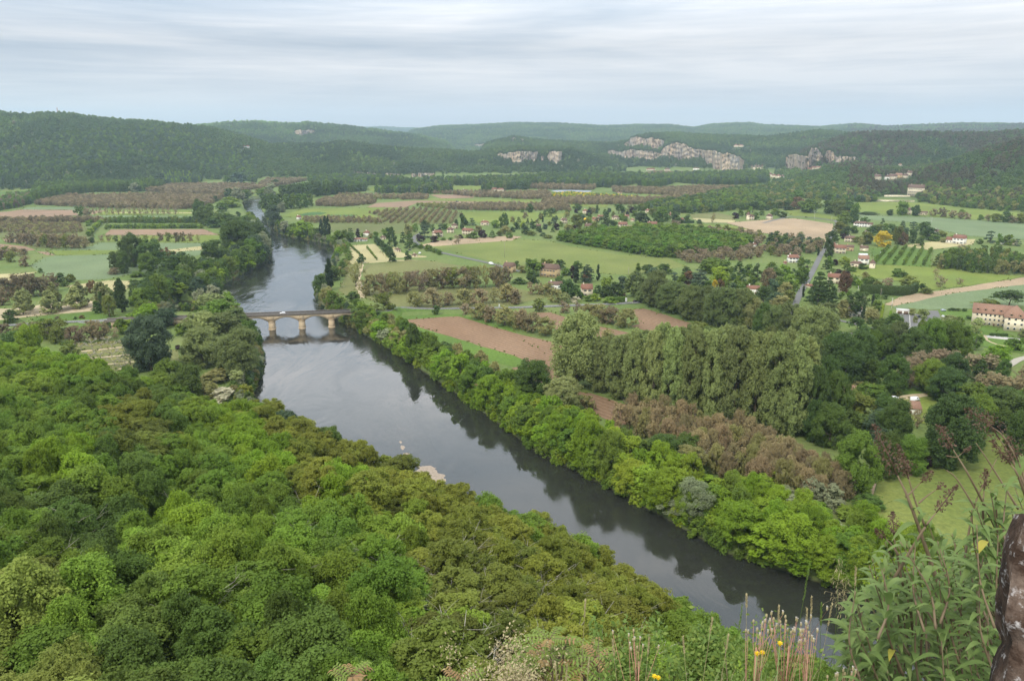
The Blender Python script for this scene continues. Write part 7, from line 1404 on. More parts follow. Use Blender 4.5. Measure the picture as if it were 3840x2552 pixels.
for i in range(9):
    X, Y = on('B', 1330 + i * 19, 846); car_shape('car', X, Y, FL + .4, 1.3, random.Random(i).choice([(.7, .7, .7), (.5, .05, .04), (.1, .3, .35), (.03, .03, .03)]), '%s far car from the left in the line at the meadow edge' % nth(i), 'suv')['group'] = 'cars parked far across the meadow'
def gbox(name, parent, c, d, m, rz=0): mb = MB(); mb.box(c, d, rz); return ob(name, mb.mesh(name, [m]), parent)
WOODP = plain('pole_wood', (.28, .23, .18)); CONC = plain('pole_concrete', (.5, .48, .45)); GREY = plain('galvanised', (.45, .46, .47), .5); 
def pole(tl, x, yb, yt, label, m=WOODP, lamp=False):
    X, Y = on(tl, x, yb); h = ztop(Y, px(tl, x, yt)[1]) - FL; root = ob('utility_pole', None, None, (X, Y, FL)); mb = MB(); mb.tube([(0, 0, -.5), (0, 0, h)], [.2, .12], 8); ob('pole', mb.mesh('pole', [m]), root); gbox('crossarm', root, (0, 0, h - .6), (1.8, .12, .14), m)
    for s_ in (-.8, 0, .8): mb = MB(); mb.lathe((s_, 0, h - .53), [(.03, 0), (.07, .08), (.05, .22), (.01, .25)], 8); ob('insulator', mb.mesh('insulator', [GREY]), root)
    tag(root, label, 'utility pole', 'utility poles')
pole('F', 2285, 162, 20, 'brown pole standing alone in the large meadow'); pole('G', 1070, 322, 248, 'slim pole at the edge of the large meadow'); pole('H', 825, 492, 418, 'pale concrete pole in the fir garden', CONC); pole('H', 1035, 510, 445, 'leaning pole in front of the dark hedge'); pole('H', 1130, 662, 528, 'tallest pale pole beside the car park', CONC); pole('D', 425, 1170, 1090, 'concrete pole by the upper lane', CONC); pole('D', 583, 1178, 1125, 'short pole at the lane corner', CONC)
pole('D', 1502, 1190, 1140, 'pale pole in the blue-green field', CONC); pole('H', 1240, 1120, 1062, 'white post among the dark trees below the car park', CONC); pole('B', 1472, 1320, 1250, 'pole beside the lane at the hamlet'); pole('E', 1765, 1225, 1150, 'pale pole in the riverside park', CONC)
def sign(tl, x, yb, yt, w, label):
    X, Y = on(tl, x, yb); h = ztop(Y, px(tl, x, yt)[1]) - FL; root = ob('road_sign', None, None, (X, Y, FL), -math.atan2(X, Y)); k = depth_at(X, Y, FL) / F / 2.45; W = w * k
    mb = MB(); mb.tube([(-W * .3, 0, -.2), (-W * .3, 0, h)], .05); mb.tube([(W * .3, 0, -.2), (W * .3, 0, h)], .05); ob('post', mb.mesh('post', [GREY]), root)
    for i in range(3): gbox('panel', root, (0, -.08, h * (.93 - i * .26)), (W, .06, h * .22), FRAME)
    tag(root, label, 'road sign')
sign('G', 1048, 578, 532, 18, 'white direction sign stack at the junction'); sign('F', 2235, 626, 590, 10, 'small white sign beside the road behind walnut trees')
def mast(tl, x, yb, yt, r, label, m, guy=False):
    u, v = px(tl, x, yb); rr = r; d = ray(u, v); k = rr / math.hypot(d[0], d[1]); X, Y = d[0] * k, d[1] * k; zb = EYE + d[2] * k - 10; zt = ztop(Y, px(tl, x, yt)[1]); root = ob('radio_mast', None, None, (X, Y, zb)); h = zt - zb; mb = MB(); n = 8
    for a, b in ((-1, -1), (1, -1), (1, 1), (-1, 1)): mb.tube([(a * 2.2, b * 2.2, 0), (a * .5, b * .5, h)], .35, 4)
    for i in range(n): z = h * i / n; q = 2.2 - 1.7 * i / n; q2 = 2.2 - 1.7 * (i + 1) / n; mb.tube([(-q, -q, z), (q2, -q2, z + h / n)], .2, 4); mb.tube([(q, q, z), (-q2, q2, z + h / n)], .2, 4)
    ob('lattice', mb.mesh('lattice', [m]), root)
    for z in (.7, .85): gbox('antenna', root, (0, -1.2, h * z), (2.2, .5, 3), GREY)
    tag(root, label, 'mast')
mast('A', 530, 182, 132, 3300, 'red and white lattice mast on the left hill', plain('mast_paint', (.42, .20, .17))); mast('B', 1103, 325, 243, 12800, 'hair thin mast on the farthest ridge', GREY)
def balloon():
    X, Y = on('C', 672, 1182); k = depth_at(X, Y, FL) / F / 2.45; root = ob('hot_air_balloon', None, None, (X, Y, FL + 1)); m = plain('balloon_cloth', (.75, .48, .02), .5, .05); r = 14 * k
    mb = MB(); mb.lathe((0, 0, r * .25), [(.15 * r, 0), (.62 * r, .45 * r), (.95 * r, 1.0 * r), (.98 * r, 1.35 * r), (.8 * r, 1.75 * r), (.4 * r, 2.0 * r), (.01, 2.05 * r)], 24); ob('envelope', mb.mesh('envelope', [m], True), root); gbox('basket', root, (0, 0, -.4), (1.6, 1.6, 1.2), plain('wicker', (.3, .2, .1)))
    mb = MB(); [mb.tube([(a * .7, b * .7, .2), (a * .15 * r, b * .15 * r, r * .25)], .03, 4) for a in (-1, 1) for b in (-1, 1)]; ob('rope', mb.mesh('rope', [WOODP]), root); tag(root, 'yellow balloon standing among the village trees', 'balloon')
balloon()
def tunnel():
    X, Y = on('H', 873, 140); root = ob('polytunnel', None, None, (X, Y, FL), -.3); mb = MB(); v = []; n = 10
    for a in (-5, 5):
        for i in range(n + 1): t = math.pi * i / n; v.append((a, 2.4 * math.cos(t), 2.3 * math.sin(t)))
    mb.add(v, [(i, i + 1, n + 2 + i, n + 1 + i) for i in range(n)] + [tuple(range(n + 1)), tuple(range(n + 1, 2 * n + 2))[::-1]]); ob('cover', mb.mesh('cover', [plain('plastic_film', (.55, .6, .6), .3)]), root); mb = MB(); [mb.tube([(a, 2.45 * math.cos(math.pi * i / 8), 2.35 * math.sin(math.pi * i / 8)) for i in range(9)], .06, 4) for a in (-5, -2.5, 0, 2.5, 5)]; ob('hoop', mb.mesh('hoop', [GREY]), root); tag(root, 'pale polytunnel between the farm and the turreted house', 'polytunnel')
tunnel()
# clipped hedges
def hedge(name_lb, pts, w, h, tint, mat_k='hedge'):
    c = curve([on(*p) for p in pts], 1.2); rs = np.random.RandomState(len(c)); P0, N0 = [], []
    mb = MB()
    for a, b in zip(c[:-1], c[1:]): m_ = (a + b) / 2; L = np.linalg.norm(b - a); mb.box((m_[0], m_[1], h * .45), (L + .1, w * .8, h * .9), math.atan2(b[1] - a[1], b[0] - a[0]))
    cv = np.concatenate(mb.v); n = int(len(c) * 70 * (h + w) / 4)
    i = rs.randint(0, len(c) - 1, n); t = rs.rand(n); a = np.array(c)[i]; b = np.array(c)[i + 1]; d = unit(b - a); nn = np.stack([-d[:, 1], d[:, 0]], 1); s_ = rs.rand(n) * (2 * h + w)
    off = np.where(s_ < h, -w / 2, np.where(s_ < h + w, s_ - h - w / 2, w / 2)); z = np.where(s_ < h, s_, np.where(s_ < h + w, h, 2 * h + w - s_)); p = a + (b - a) * t[:, None] + nn * off[:, None]; p3 = np.column_stack([p, z]) + rs.randn(n, 3) * .12
    up_ = (s_ >= h) & (s_ < h + w); nr = np.where(up_[:, None], np.array([0, 0, 1.]), np.column_stack([nn * np.sign(off)[:, None], np.zeros(n)])); nr = unit(nr + rs.randn(n, 3) * .45); v, f = leaf_quads(p3, nr, .2 + .15 * rs.rand(n), rs)
    me = mesh_np('hedge', np.concatenate([v, cv]), f.tolist() + [[q + len(v) for q in ff] for ff in mb.f], [LEAF]); o = ob('hedge', me, None, (0, 0, FL)); o['tint'] = list(tint); tag(o, name_lb, 'hedge')
hedge('tall dark clipped hedge right of the fir garden', [('H', 845, 490), ('H', 1000, 498), ('H', 1200, 510), ('H', 1310, 500), ('H', 1360, 470)], 3.5, 8.5, C['deep'])
hedge('bright yellow-green clipped hedge beside the garden lane', [('H', 1035, 745), ('H', 1048, 660), ('H', 1058, 605)], 1.6, 2.2, C['lime']); hedge('short bright hedge right of the garden lane', [('H', 1118, 745), ('H', 1128, 665)], 1.4, 1.6, C['bright'])
hedge('low green hedge bordering the junction', [('G', 860, 580), ('G', 950, 572), ('G', 1040, 566)], 3, 4.5, C['mid']); hedge('dark hedge along the top of the ditch field', [('E', 560, 965), ('E', 800, 952), ('E', 1200, 940)], 1.5, 1.8, C['dark']); hedge('low dark hedge below the village tower', [('C', 1560, 1195), ('C', 1670, 1190)], 3, 4, C['deep'])
hedge('clipped hedge in front of the hotel terrace', [('H', 2035, 880), ('H', 2200, 885)], 1.6, 2, C['deep']); hedge('low hedge in front of the white villas', [('D', 2060, 1165), ('D', 2300, 1162)], 2, 2, C['deep'])

# pollarded plane trees in the riverside park
def pollard(seed, H_=5.5, W_=7):
    rng = np.random.RandomState(seed); mb = MB(); mb.tube([(0, 0, -.3), (.05, 0, 1.2), (0, .05, 2.6)], [.3, .24, .22], 7); n = 6
    for i in range(n):
        a = i * 6.283 / n + rng.randn() * .2; L = W_ / 2 * rng.uniform(.8, 1.1); p = [np.array((0, 0, 2.4)), np.array((math.cos(a) * L * .5, math.sin(a) * L * .5, 2.9 + rng.rand() * .4)), np.array((math.cos(a) * L, math.sin(a) * L, 3.7 + rng.rand() * .6))]
        mb.tube(p, [.17, .13, .10], 5); mb.lathe(tuple(p[2] - (0, 0, .15)), [(.02, 0), (.26, .12), (.26, .3), (.02, .42)], 6)
        for q in range(3): b = a + (q - 1) * .7; m_ = p[1] + (p[2] - p[1]) * .4; e = m_ + np.array((math.cos(b) * L * .38, math.sin(b) * L * .38, .8 + rng.rand() * .5)); mb.tube([m_, e], [.1, .07], 4); mb.lathe(tuple(e - (0, 0, .1)), [(.02, 0), (.2, .1), (.2, .22), (.02, .3)], 5)
    tr = mb.mesh('trunk', [PALEBARK]); tips = []
    pos = rng.randn(260, 3) * (W_ * .22, W_ * .22, .35) + (0, 0, 4.3); v, f = leaf_quads(pos, unit(rng.randn(260, 3) + (0, 0, 1)), .16, rng); return tr, mesh_np('crown', v, f, [LEAF])
POL = [pollard(i) for i in range(3)]
prow = lambda y: 'top' if y < 975 else 'second' if y < 1030 else 'third' if y < 1110 else 'fourth' if y < 1170 else 'lowest'
_pp = [(840, 970, 1), (990, 950, 1), (745, 1010, 0), (850, 1010, 0), (930, 1000, 0), (1030, 995, 0), (1130, 985, 0), (835, 1095, 0), (925, 1085, 0), (1030, 1080, 0), (1130, 1065, 0), (1050, 1150, 0), (1150, 1150, 0), (1200, 1140, 0), (1120, 1195, 0), (1210, 1060, 0)]
for i, (x, y, k) in enumerate(_pp):
    X, Y = on('E', x, y); tr, cr = POL[i % 3]; r = ob('pollarded_tree', None, None, (X, Y, FL), i * .7); c = ob('crown', cr, r); c['tint'] = [.34, .33, .13]; ob('trunk', tr, r)
    row = prow(y); tag(r, 'pale pollarded plane, %s from the left in the %s row of the park' % (nth(sum(1 for a, b, _ in _pp if a < x and prow(b) == row)), row), 'tree', 'pollarded planes in the riverside park')
# weir on the side stream
mb = MB(); wa = on('E', 1500, 612); wb = on('E', 1640, 580); mb.box(((wa[0] + wb[0]) / 2, (wa[1] + wb[1]) / 2, .3), (math.dist(wa, wb), 1.2, 1.8), math.atan2(wb[1] - wa[1], wb[0] - wa[0])); tag(ob('weir', mb.mesh('weir', [plain('foaming_water', (.7, .72, .74), .4, .3, 1.5)])), 'small white weir across the side stream', 'weir')

# ------------------------------------------------------------------ plants on the rock shelf in front of the viewer
def NP(u, v, t): d = ray(u, v) * t; return np.array((d[0], d[1], d[2] + EYE))
def soft(name, c, c2=None, trans=.3, sc_=8.0):
    M = Mat(name); n = M.noise(sc_, 3); col = M.ramp(n, [(.3, (*c, 1)), (.7, (*(c2 or tuple(x * 1.3 for x in c)), 1))])
    b = M.node('ShaderNodeBsdfPrincipled', {'Base Color': col, 'Roughness': .6, 'Specular IOR Level': .25}); t = M.node('ShaderNodeBsdfTranslucent', {'Color': col})
    x = M.node('ShaderNodeMixShader', {0: trans, 1: b.outputs[0], 2: t.outputs[0]}); M.l.new(x.outputs[0], M.out.inputs[0]); return M.m
M_BUD = soft('butterfly_bush_leaf', (.10, .16, .038), (.165, .225, .07)); M_STEM = soft('woody_stem', (.12, .085, .05), (.2, .15, .09), .05); M_GST = soft('green_stem', (.16, .22, .08), None, .1)
M_DRY = soft('dried_flower', (.06, .036, .025), (.13, .08, .05), .1, 40); M_HAY = soft('ripe_grass', (.38, .32, .17), (.5, .43, .25), .3, 20); M_GRS = soft('grass_blade', (.085, .15, .028), (.15, .22, .045)); M_PINK = soft('pink_stem', (.36, .17, .12), (.42, .24, .16), .1)
M_TUFT = soft('seed_fluff', (.6, .55, .48), (.75, .7, .64), .4, 30); M_YEL = soft('yellow_petal', (.75, .5, .01), (.8, .6, .03), .3, 30); M_AIL = soft('young_leaf', (.14, .20, .04), (.2, .26, .05)); M_AILR = soft('red_young_leaf', (.28, .16, .08), (.3, .22, .08))
M_YLEAF = soft('yellowing_leaf', (.32, .30, .05), (.36, .30, .05))
def leaf_shape(mb, p, d, up, L, W, bend=.35, n=6, m=0, fold=.25):
    """a pointed, arching, folded leaf from p along d"""
    d = d / np.linalg.norm(d); s = np.cross(d, up); s /= np.linalg.norm(s) + 1e-9; u_ = np.cross(s, d); V = []
    for i in range(n + 1):
        t = i / n; w = W * .5 * (math.sin(math.pi * min(1, t * .93 + .07)) ** .8) * (1 - .35 * t); c = p + d * L * t * (1 - .12 * bend * t) - np.array((0, 0, 1)) * L * bend * t * t + u_ * L * .10 * math.sin(math.pi * t)
        V += [c - s * w + u_ * w * fold, c, c + s * w + u_ * w * fold]
    mb.add(V, [(i * 3 + k, i * 3 + k + 1, i * 3 + k + 4, i * 3 + k + 3) for i in range(n) for k in (0, 1)], m)
def path_pts(pts, n=14):
    c = [np.array(p) for p in pts]; c = [2 * c[0] - c[1]] + c + [2 * c[-1] - c[-2]]; out = []
    for i in range(1, len(c) - 2):
        k = max(2, n // (len(c) - 3))
        for j in range(k): t = j / k; a, b, e, f = c[i - 1:i + 3]; out.append(.5 * (2 * b + (e - a) * t + (2 * a - 5 * b + 4 * e - f) * t * t + (3 * b - a - 3 * e + f) * t ** 3))
    out.append(c[-2]); return out
def butterfly_bush():
    rs = random.Random(8); base = NP(3620, 2950, 3.4); base[2] = float(H(base[0], base[1])); root = ob('butterfly_bush', None, None, tuple(base)); root.empty_display_size = .2
    lf, yl, st = MB(), MB(), MB(); inv = base
    def shoot(tip, mid, bot, spike=0.0, leaves=True, r=.0035, sp_w=.028, lfrom=.25, lto=1.0):
        pts = path_pts([bot, mid, tip], 16); n = len(pts); st.tube([q - inv for q in pts], [r * (1.7 - 1.2 * i / (n - 1)) for i in range(n)], 5)
        tot = sum(np.linalg.norm(pts[i + 1] - pts[i]) for i in range(n - 1)); k = int(tot / .052); az = rs.random() * 6.28
        if leaves:
            for j in range(k):
                t = (j + .5) / k
                if t < lfrom or t > lto: continue
                q = t * (n - 1); i = int(q); p = pts[i] + (pts[min(i + 1, n - 1)] - pts[i]) * (q - i); ax = pts[min(i + 1, n - 1)] - pts[max(i - 1, 0)]; ax /= np.linalg.norm(ax); a = np.cross(ax, (0.3, 0.2, 1)); a /= np.linalg.norm(a); b = np.cross(ax, a); az += 1.57 + rs.uniform(-.2, .2)
                for sg in (0, math.pi):
                    o_ = a * math.cos(az + sg) + b * math.sin(az + sg); up_ang = .75 - .35 * t if t < .9 else 1.5; d = o_ + ax * up_ang; L = rs.uniform(.085, .15) * (1 - .45 * max(0, t - .7) / .3)
                    leaf_shape(yl if rs.random() < .0015 else lf, p - inv, d, np.array((0, 0, 1.)) + ax * .3, L, L * rs.uniform(.20, .27), rs.uniform(.15, .6))
        if spike:
            ax = pts[-1] - pts[-3]; ax /= np.linalg.norm(ax); mb = MB(); m_ = int(spike / .0045)
            a = np.cross(ax, (0, 0, 1)); a /= np.linalg.norm(a); b = np.cross(ax, a); mb.tube([tip - inv, tip + ax * spike - inv], [.003, .0012], 4)
            for j in range(m_):
                t = j / m_; wd = sp_w * (.35 + 1.1 * math.sin(math.pi * min(1, t * .8 + .15))) * (1 - .5 * t)
                for q in range(7):
                    an = rs.random() * 6.28; o_ = a * math.cos(an) + b * math.sin(an); p0 = tip + ax * spike * (t + rs.uniform(-.02, .02)) - inv; p1 = p0 + o_ * wd * rs.uniform(.4, 1.1) + ax * .012; s_ = rs.uniform(.003, .0055); e = unit(np.array((rs.gauss(0, 1), rs.gauss(0, 1), rs.gauss(0, 1))))
                    f_ = np.cross(e, o_); f_ /= np.linalg.norm(f_) + 1e-9; mb.add([p1 - e * s_, p1 + f_ * s_ * .7, p1 + e * s_ * 1.4, p1 - f_ * s_ * .7], [(0, 1, 2, 3)])
            ob('dried_flower_spike', mb.mesh('dried_flower_spike', [M_DRY]), root)
    q = lambda x, y, t: NP(*px('L', x, y), t)
    # stems with old flower heads
    shoot(q(1190, 690, 3.0), q(1330, 1010, 3.0), q(1640, 1900, 3.1), .20, True, .0055, .034, .1, .55)
    shoot(q(1290, 720, 3.1), q(1345, 900, 3.1), q(1440, 1150, 3.1), .13, False, .003, .018); shoot(q(1290, 660, 3.12), q(1300, 740, 3.1), q(1345, 900, 3.1), .04, False, .002, .03)
    shoot(q(1700, 450, 3.1), q(1900, 790, 3.1), q(2250, 1500, 3.3), .10, True, .004, .026, .0, .35); shoot(q(1400, 760, 3.0), q(1330, 830, 3.0), q(1265, 890, 3.0), .055, False, .0025, .016); shoot(q(1545, 820, 3.0), q(1460, 880, 3.0), q(1385, 945, 3.0), .03, False, .0025, .018)
    shoot(q(1545, 1030, 2.9), q(1420, 1200, 2.9), q(1150, 1650, 3.0), .12, False, .004, .018); shoot(q(1985, 830, 3.2), q(1975, 1000, 3.2), q(1990, 1400, 3.3), .08, True, .004, .018, .1, .6); shoot(q(1160, 1250, 3.1), q(1170, 1330, 3.1), q(1240, 1700, 3.2), .09, False, .003, .022); shoot(q(1080, 1270, 3.1), q(1130, 1320, 3.1), q(1200, 1420, 3.1), .045, False, .003, .014)
    shoot(q(2230, 590, 3.0), q(2300, 700, 3.0), q(2440, 1100, 3.1), .10, True, .004, .022, 0, .5); shoot(q(2130, 360, 3.3), q(2230, 520, 3.3), q(2420, 900, 3.3), .12, False, .004, .05); shoot(q(2050, 240, 3.4), q(2160, 330, 3.4), q(2300, 560, 3.4), .12, False, .003, .045); shoot(q(2300, 560, 3.0), q(2330, 640, 3.0), q(2420, 900, 3.0), .09, False, .003, .03); shoot(q(1790, 480, 3.2), q(1730, 520, 3.2), q(1640, 510, 3.2), .03, False, .002, .01)
    shoot(q(1640, 640, 3.2), q(1760, 760, 3.2), q(2080, 1300, 3.2), 0, False, .003); shoot(q(1910, 390, 3.3), q(2050, 600, 3.3), q(2300, 1000, 3.3), 0, False, .003); shoot(q(2100, 540, 3.2), q(1900, 960, 3.2), q(1800, 1500, 3.2), 0, False, .003)
    # leafy shoots filling the bush
    lim_u = [3150, 3230, 3300, 3420, 3500, 3600, 3700, 3790, 3900]; lim_v = [2330, 2150, 2010, 1930, 1935, 1880, 1830, 1760, 1700]
    for i in range(215):
        u_ = rs.uniform(3165, 3880); top = float(np.interp(u_, lim_u, lim_v)); v_ = top + (2620 - top) * rs.random() ** 1.15 + rs.uniform(0, 40); t = rs.uniform(2.75, 4.3)
        tip = NP(u_, v_, t); bot = NP(u_ + rs.uniform(-20, 170), v_ + rs.uniform(260, 420), t + rs.uniform(-.1, .25)); mid = (tip + bot) / 2 + np.array((rs.uniform(-.03, .05), 0, -.02)); shoot(tip, mid, bot, 0, True, .003)
    ob('foliage', lf.mesh('foliage', [M_BUD], True), root)
    if yl.n: ob('yellow_leaf', yl.mesh('yellow_leaf', [M_YLEAF], True), root)
    ob('stem', st.mesh('stem', [M_STEM], True), root); tag(root, 'grey-green leafy shrub with brown dried flower spikes, lower right foreground', 'shrub')
butterfly_bush()
ZQ = lambda x, y: (2600 + x / 1.903, 2000 + y / 1.903)
ZM = lambda x, y: (1300 + x / 1.8154, 2000 + y / 1.8154)
def rooted(u, v, t, lean=0):
    """root point on the shelf under a tip seen at u, v at depth t"""
    tip = NP(u, v, t); x, y = tip[0] + lean, tip[1]; return tip, np.array((x, y, min(float(H(x, y)), tip[2] - .1)))
def grass_stalk(u, v, t, kind, label, lean=.03, hl=.10, col=None, seed=0):
    rs = random.Random(seed); tip, r0 = rooted(u, v, t, lean); root = ob('grass_stalk', None, None, tuple(r0)); mb = MB(); mid = (tip + r0) / 2 + np.array((lean * .5, 0, 0)); pts = [p - r0 for p in path_pts([r0, mid, tip], 12)]; n = len(pts)
    mb.tube(pts, [.0016 * (1.3 - i / n) for i in range(n)], 4); ob('stem', mb.mesh('stem', [M_GRS if kind != 'dry' else M_HAY], True), root); mb = MB(); tot = sum(np.linalg.norm(pts[i + 1] - pts[i]) for i in range(n - 1)); k = 60 if kind != 'panicle' else 46
    for j in range(k):
        s_ = 1 - hl / tot * (j / k); q = s_ * (n - 1); i = min(int(q), n - 2); p = pts[i] + (pts[i + 1] - pts[i]) * (q - i); ax = unit(pts[i + 1] - pts[i]); o_ = unit(np.array((rs.gauss(0, 1), rs.gauss(0, .6), rs.gauss(0, .4))))
        if kind == 'panicle': b = p + o_ * rs.uniform(.01, .05) * (.4 + j / k) - np.array((0, 0, .01)); mb.tube([p, b], .0004, 3); leaf_shape(mb, b, np.array((o_[0] * .4, 0, -1.)), o_, .016, .004, .1, 3)
        else: leaf_shape(mb, p, ax + o_ * .45, o_, .011, .0042, 0, 3)
    ob('seed_head', mb.mesh('seed_head', [M_HAY if kind != 'green' else M_GRS]), root); mb = MB()
    for j in range(3): a = rs.uniform(-1, 1); leaf_shape(mb, pts[int(n * (.15 + .2 * j))], np.array((a, rs.uniform(-.5, .5), 1.2)), np.array((0, 1., 0)), rs.uniform(.15, .3), .006, .5, 7, 0, .1)
    ob('blade', mb.mesh('blade', [M_GRS], True), root); tag(root, label, 'grass', 'grass stalks at the bottom edge')
for i, (x, y, kd, hl, lb) in enumerate(((380, 435, 'dry', .06, 'pale curved grass stalk, left one over the water'), (828, 225, 'green', .16, 'tallest grass stalk with long narrow seed head'), (845, 455, 'dry', .09, 'thin straw-coloured stalk beside the tallest one'), (990, 505, 'dry', .10, 'drooping open grass head right of the tallest stalk'),
                                     (1042, 165, 'panicle', .22, 'tall airy grass panicle in front of the bank trees'), (350, 510, 'green', .16, 'dark upright grass spike left of the pink-stemmed weeds'), (915, 500, 'green', .10, 'green grass head leaning between two taller stalks'), (135, 605, 'dry', .07, 'short dry grass head above the green bushes'), (610, 520, 'dry', .07, 'slim dry stalk above the white seed tufts'), (1100, 300, 'panicle', .16, 'second airy grass panicle beside the shrub'), (1160, 240, 'dry', .08, 'long thin straw bending towards the shrub'), (1155, 730, 'dry', .06, 'short straw at the foot of the shrub'), (810, 535, 'dry', .08, 'straw stalk just left of the tallest grass'), (250, 725, 'dry', .07, 'pale grass head low at the bottom edge'))):
    u, v = ZQ(x, y); grass_stalk(u, v, 3.05 + .06 * (i % 5), kd, lb, (-1) ** i * .04, hl, seed=i)
for i, (x, y, lb) in enumerate(((1625, 455, 'pale seeding grass stalk over the olive trees'), (1810, 720, 'thin dry stalk left of the pink-stemmed weed at centre'), (1650, 845, 'bent dry stalk near the young leaves'), (2290, 700, 'arching pale stalk near the dark water'), (1500, 895, 'short dry stalk among red young leaves'), (1420, 890, 'dry stalk leaning left at the bottom centre'), (2060, 705, 'arched grass stalk above the yellow flower'))):
    u, v = ZM(x, y); grass_stalk(u, v, 3.2 + .07 * (i % 3), 'dry', lb, .07 if i % 2 else -.02, .08, seed=40 + i)
def tuft_weed(x0, y0, spread, n, yb, fn, label, t=3.1, seed=0, yellow=0):
    rs = random.Random(seed); u, v = fn(x0, yb); tip, r0 = rooted(u, v, t); root = ob('seeding_weed', None, None, tuple(r0)); st, hd = MB(), MB(); top = NP(*fn(x0, (y0 + yb) * .5 + 40), t); st.tube([(0, 0, 0), (r0 * 0 + (top - r0)) * .5 + (.01, 0, 0), top - r0], [.004, .003, .0022], 5)
    for i in range(n):
        e = NP(*fn(x0 + rs.gauss(0, spread * .9), y0 + rs.random() ** .7 * (yb - y0) * .42), t + rs.uniform(-.08, .08)) - r0; a = (top - r0) * rs.uniform(.6, 1.0); m_ = a + (e - a) * .5 + np.array((rs.uniform(-.01, .01), 0, -.015)); st.tube([a, m_, e], [.0014, .0011, .0008], 4)
        hd.lathe(tuple(e), [(.001, 0), (.0045, .004), (.004, .013), (.002, .016)], 6, 0)
        if rs.random() < .75:
            for k in range(9): d = unit(np.array((rs.gauss(0, .5), rs.gauss(0, .5), 1.))); leaf_shape(hd, e + np.array((0, 0, .013)), d, np.array((0, 1., 0)), .009, .003, 0, 2, 1)
    for i in range(16): st_p = (top - r0) * rs.uniform(.05, .6); leaf_shape(hd, st_p, np.array((rs.uniform(-1, 1), rs.uniform(-1, 1), .7)), np.array((0, 0, 1.)), rs.uniform(.05, .1), .012, .4, 5, 2)
    ob('stem', st.mesh('stem', [M_PINK], True), root); ob('seed_head', hd.mesh('seed_head', [M_HAY, M_TUFT, M_GRS]), root); tag(root, label, 'weed', 'pink-stemmed seeding weeds')
tuft_weed(450, 560, 95, 14, 980, ZQ, 'pink-stemmed weed with white tufts, left of the pair over the water', 3.1, 1); tuft_weed(680, 520, 130, 24, 1000, ZQ, 'fuller pink-stemmed weed with many white tufts over the water', 3.15, 2); tuft_weed(1990, 655, 90, 12, 1000, ZM, 'pink-stemmed weed with white tufts at the bottom centre', 3.3, 3); tuft_weed(820, 640, 60, 14, 1000, ZQ, 'small seeding weed right of the two large ones', 3.0, 4); tuft_weed(1080, 960, 60, 12, 1140, ZQ, 'white fluffy seed heads at the foot of the shrub', 3.0, 5)
def flower(fn, x, y, t, label, seed):
    rs = random.Random(seed); tip, r0 = rooted(*fn(x, y), t, rs.uniform(-.03, .03)); root = ob('yellow_flower', None, None, tuple(r0)); mb = MB(); mb.tube([(0, 0, 0), (tip - r0) * .5 + (.01, 0, 0), tip - r0], .0018, 5); ob('stem', mb.mesh('stem', [M_GST]), root); mb = MB(); c = tip - r0
    for k in range(22): a = k * 2.4; leaf_shape(mb, c + np.array((0, 0, .002)), np.array((math.cos(a), math.sin(a), .35 + .5 * (k % 2))), np.array((0, 0, 1.)), .014, .005, .1, 3)
    mb.lathe(tuple(c), [(.001, -.008), (.005, -.003), (.004, .004), (.001, .006)], 8); ob('petals', mb.mesh('petals', [M_YEL]), root); tag(root, label, 'flower', 'yellow flowers at the bottom edge')
flower(ZQ, 455, 860, 3.1, 'yellow flower, left of the pair beside the pink stem', 1); flower(ZQ, 492, 854, 3.1, 'yellow flower, right of the pair beside the pink stem', 2); flower(ZQ, 618, 788, 3.1, 'small yellow flower left of the white tufts', 3); flower(ZM, 2095, 975, 3.25, 'yellow flower at the bottom centre, left', 4); flower(ZM, 2120, 985, 3.25, 'yellow flower at the bottom centre, right', 5)
def young_tree(pos, label, seed, red=.3, t=8.0):
    rs = random.Random(seed); L0 = [NP(*ZM(x, y), t + rs.uniform(-.4, .4)) for x, y in pos]; c = np.mean(L0, 0); r0 = np.array((c[0] + .2, c[1] + .3, float(H(c[0] + .2, c[1] + .3)))); root = ob('young_tree', None, None, tuple(r0)); st, lf = MB(), MB()
    hub = c + np.array((.1, .1, -1.0)); st.tube([(0, 0, 0), (hub - r0) * .5 + (.1, 0, 0), hub - r0], [.06, .045, .03], 7)
    for p in L0:
        st.tube([hub - r0, (hub + p) / 2 - r0 + (.03, 0, .05), p - r0], [.02, .014, .008], 5)
        for k in range(9):
            a = k * 2.4 + rs.random(); d = unit(np.array((math.cos(a), math.sin(a), rs.uniform(.1, .7)))); Lr = rs.uniform(.16, .26); pr_ = [p + d * Lr * q / 6 - np.array((0, 0, .25)) * Lr * (q / 6) ** 2 for q in range(7)]; st.tube([q - r0 for q in pr_], [.004] * 6 + [.002], 3); s = np.cross(d, (0, 0, 1)); s /= np.linalg.norm(s); m_ = 1 if rs.random() < red and k > 4 else 0
            for q in range(1, 7):
                for sg in (-1, 1): leaf_shape(lf, pr_[q] - r0, s * sg + d * .35, np.array((0, 0, 1.)), rs.uniform(.05, .08), .024, .35, 4, m_)
    ob('trunk', st.mesh('trunk', [M_STEM], True), root); ob('crown', lf.mesh('crown', [M_AIL, M_AILR], True), root); tag(root, label, 'tree', 'young feather-leaved trees at the bottom edge')
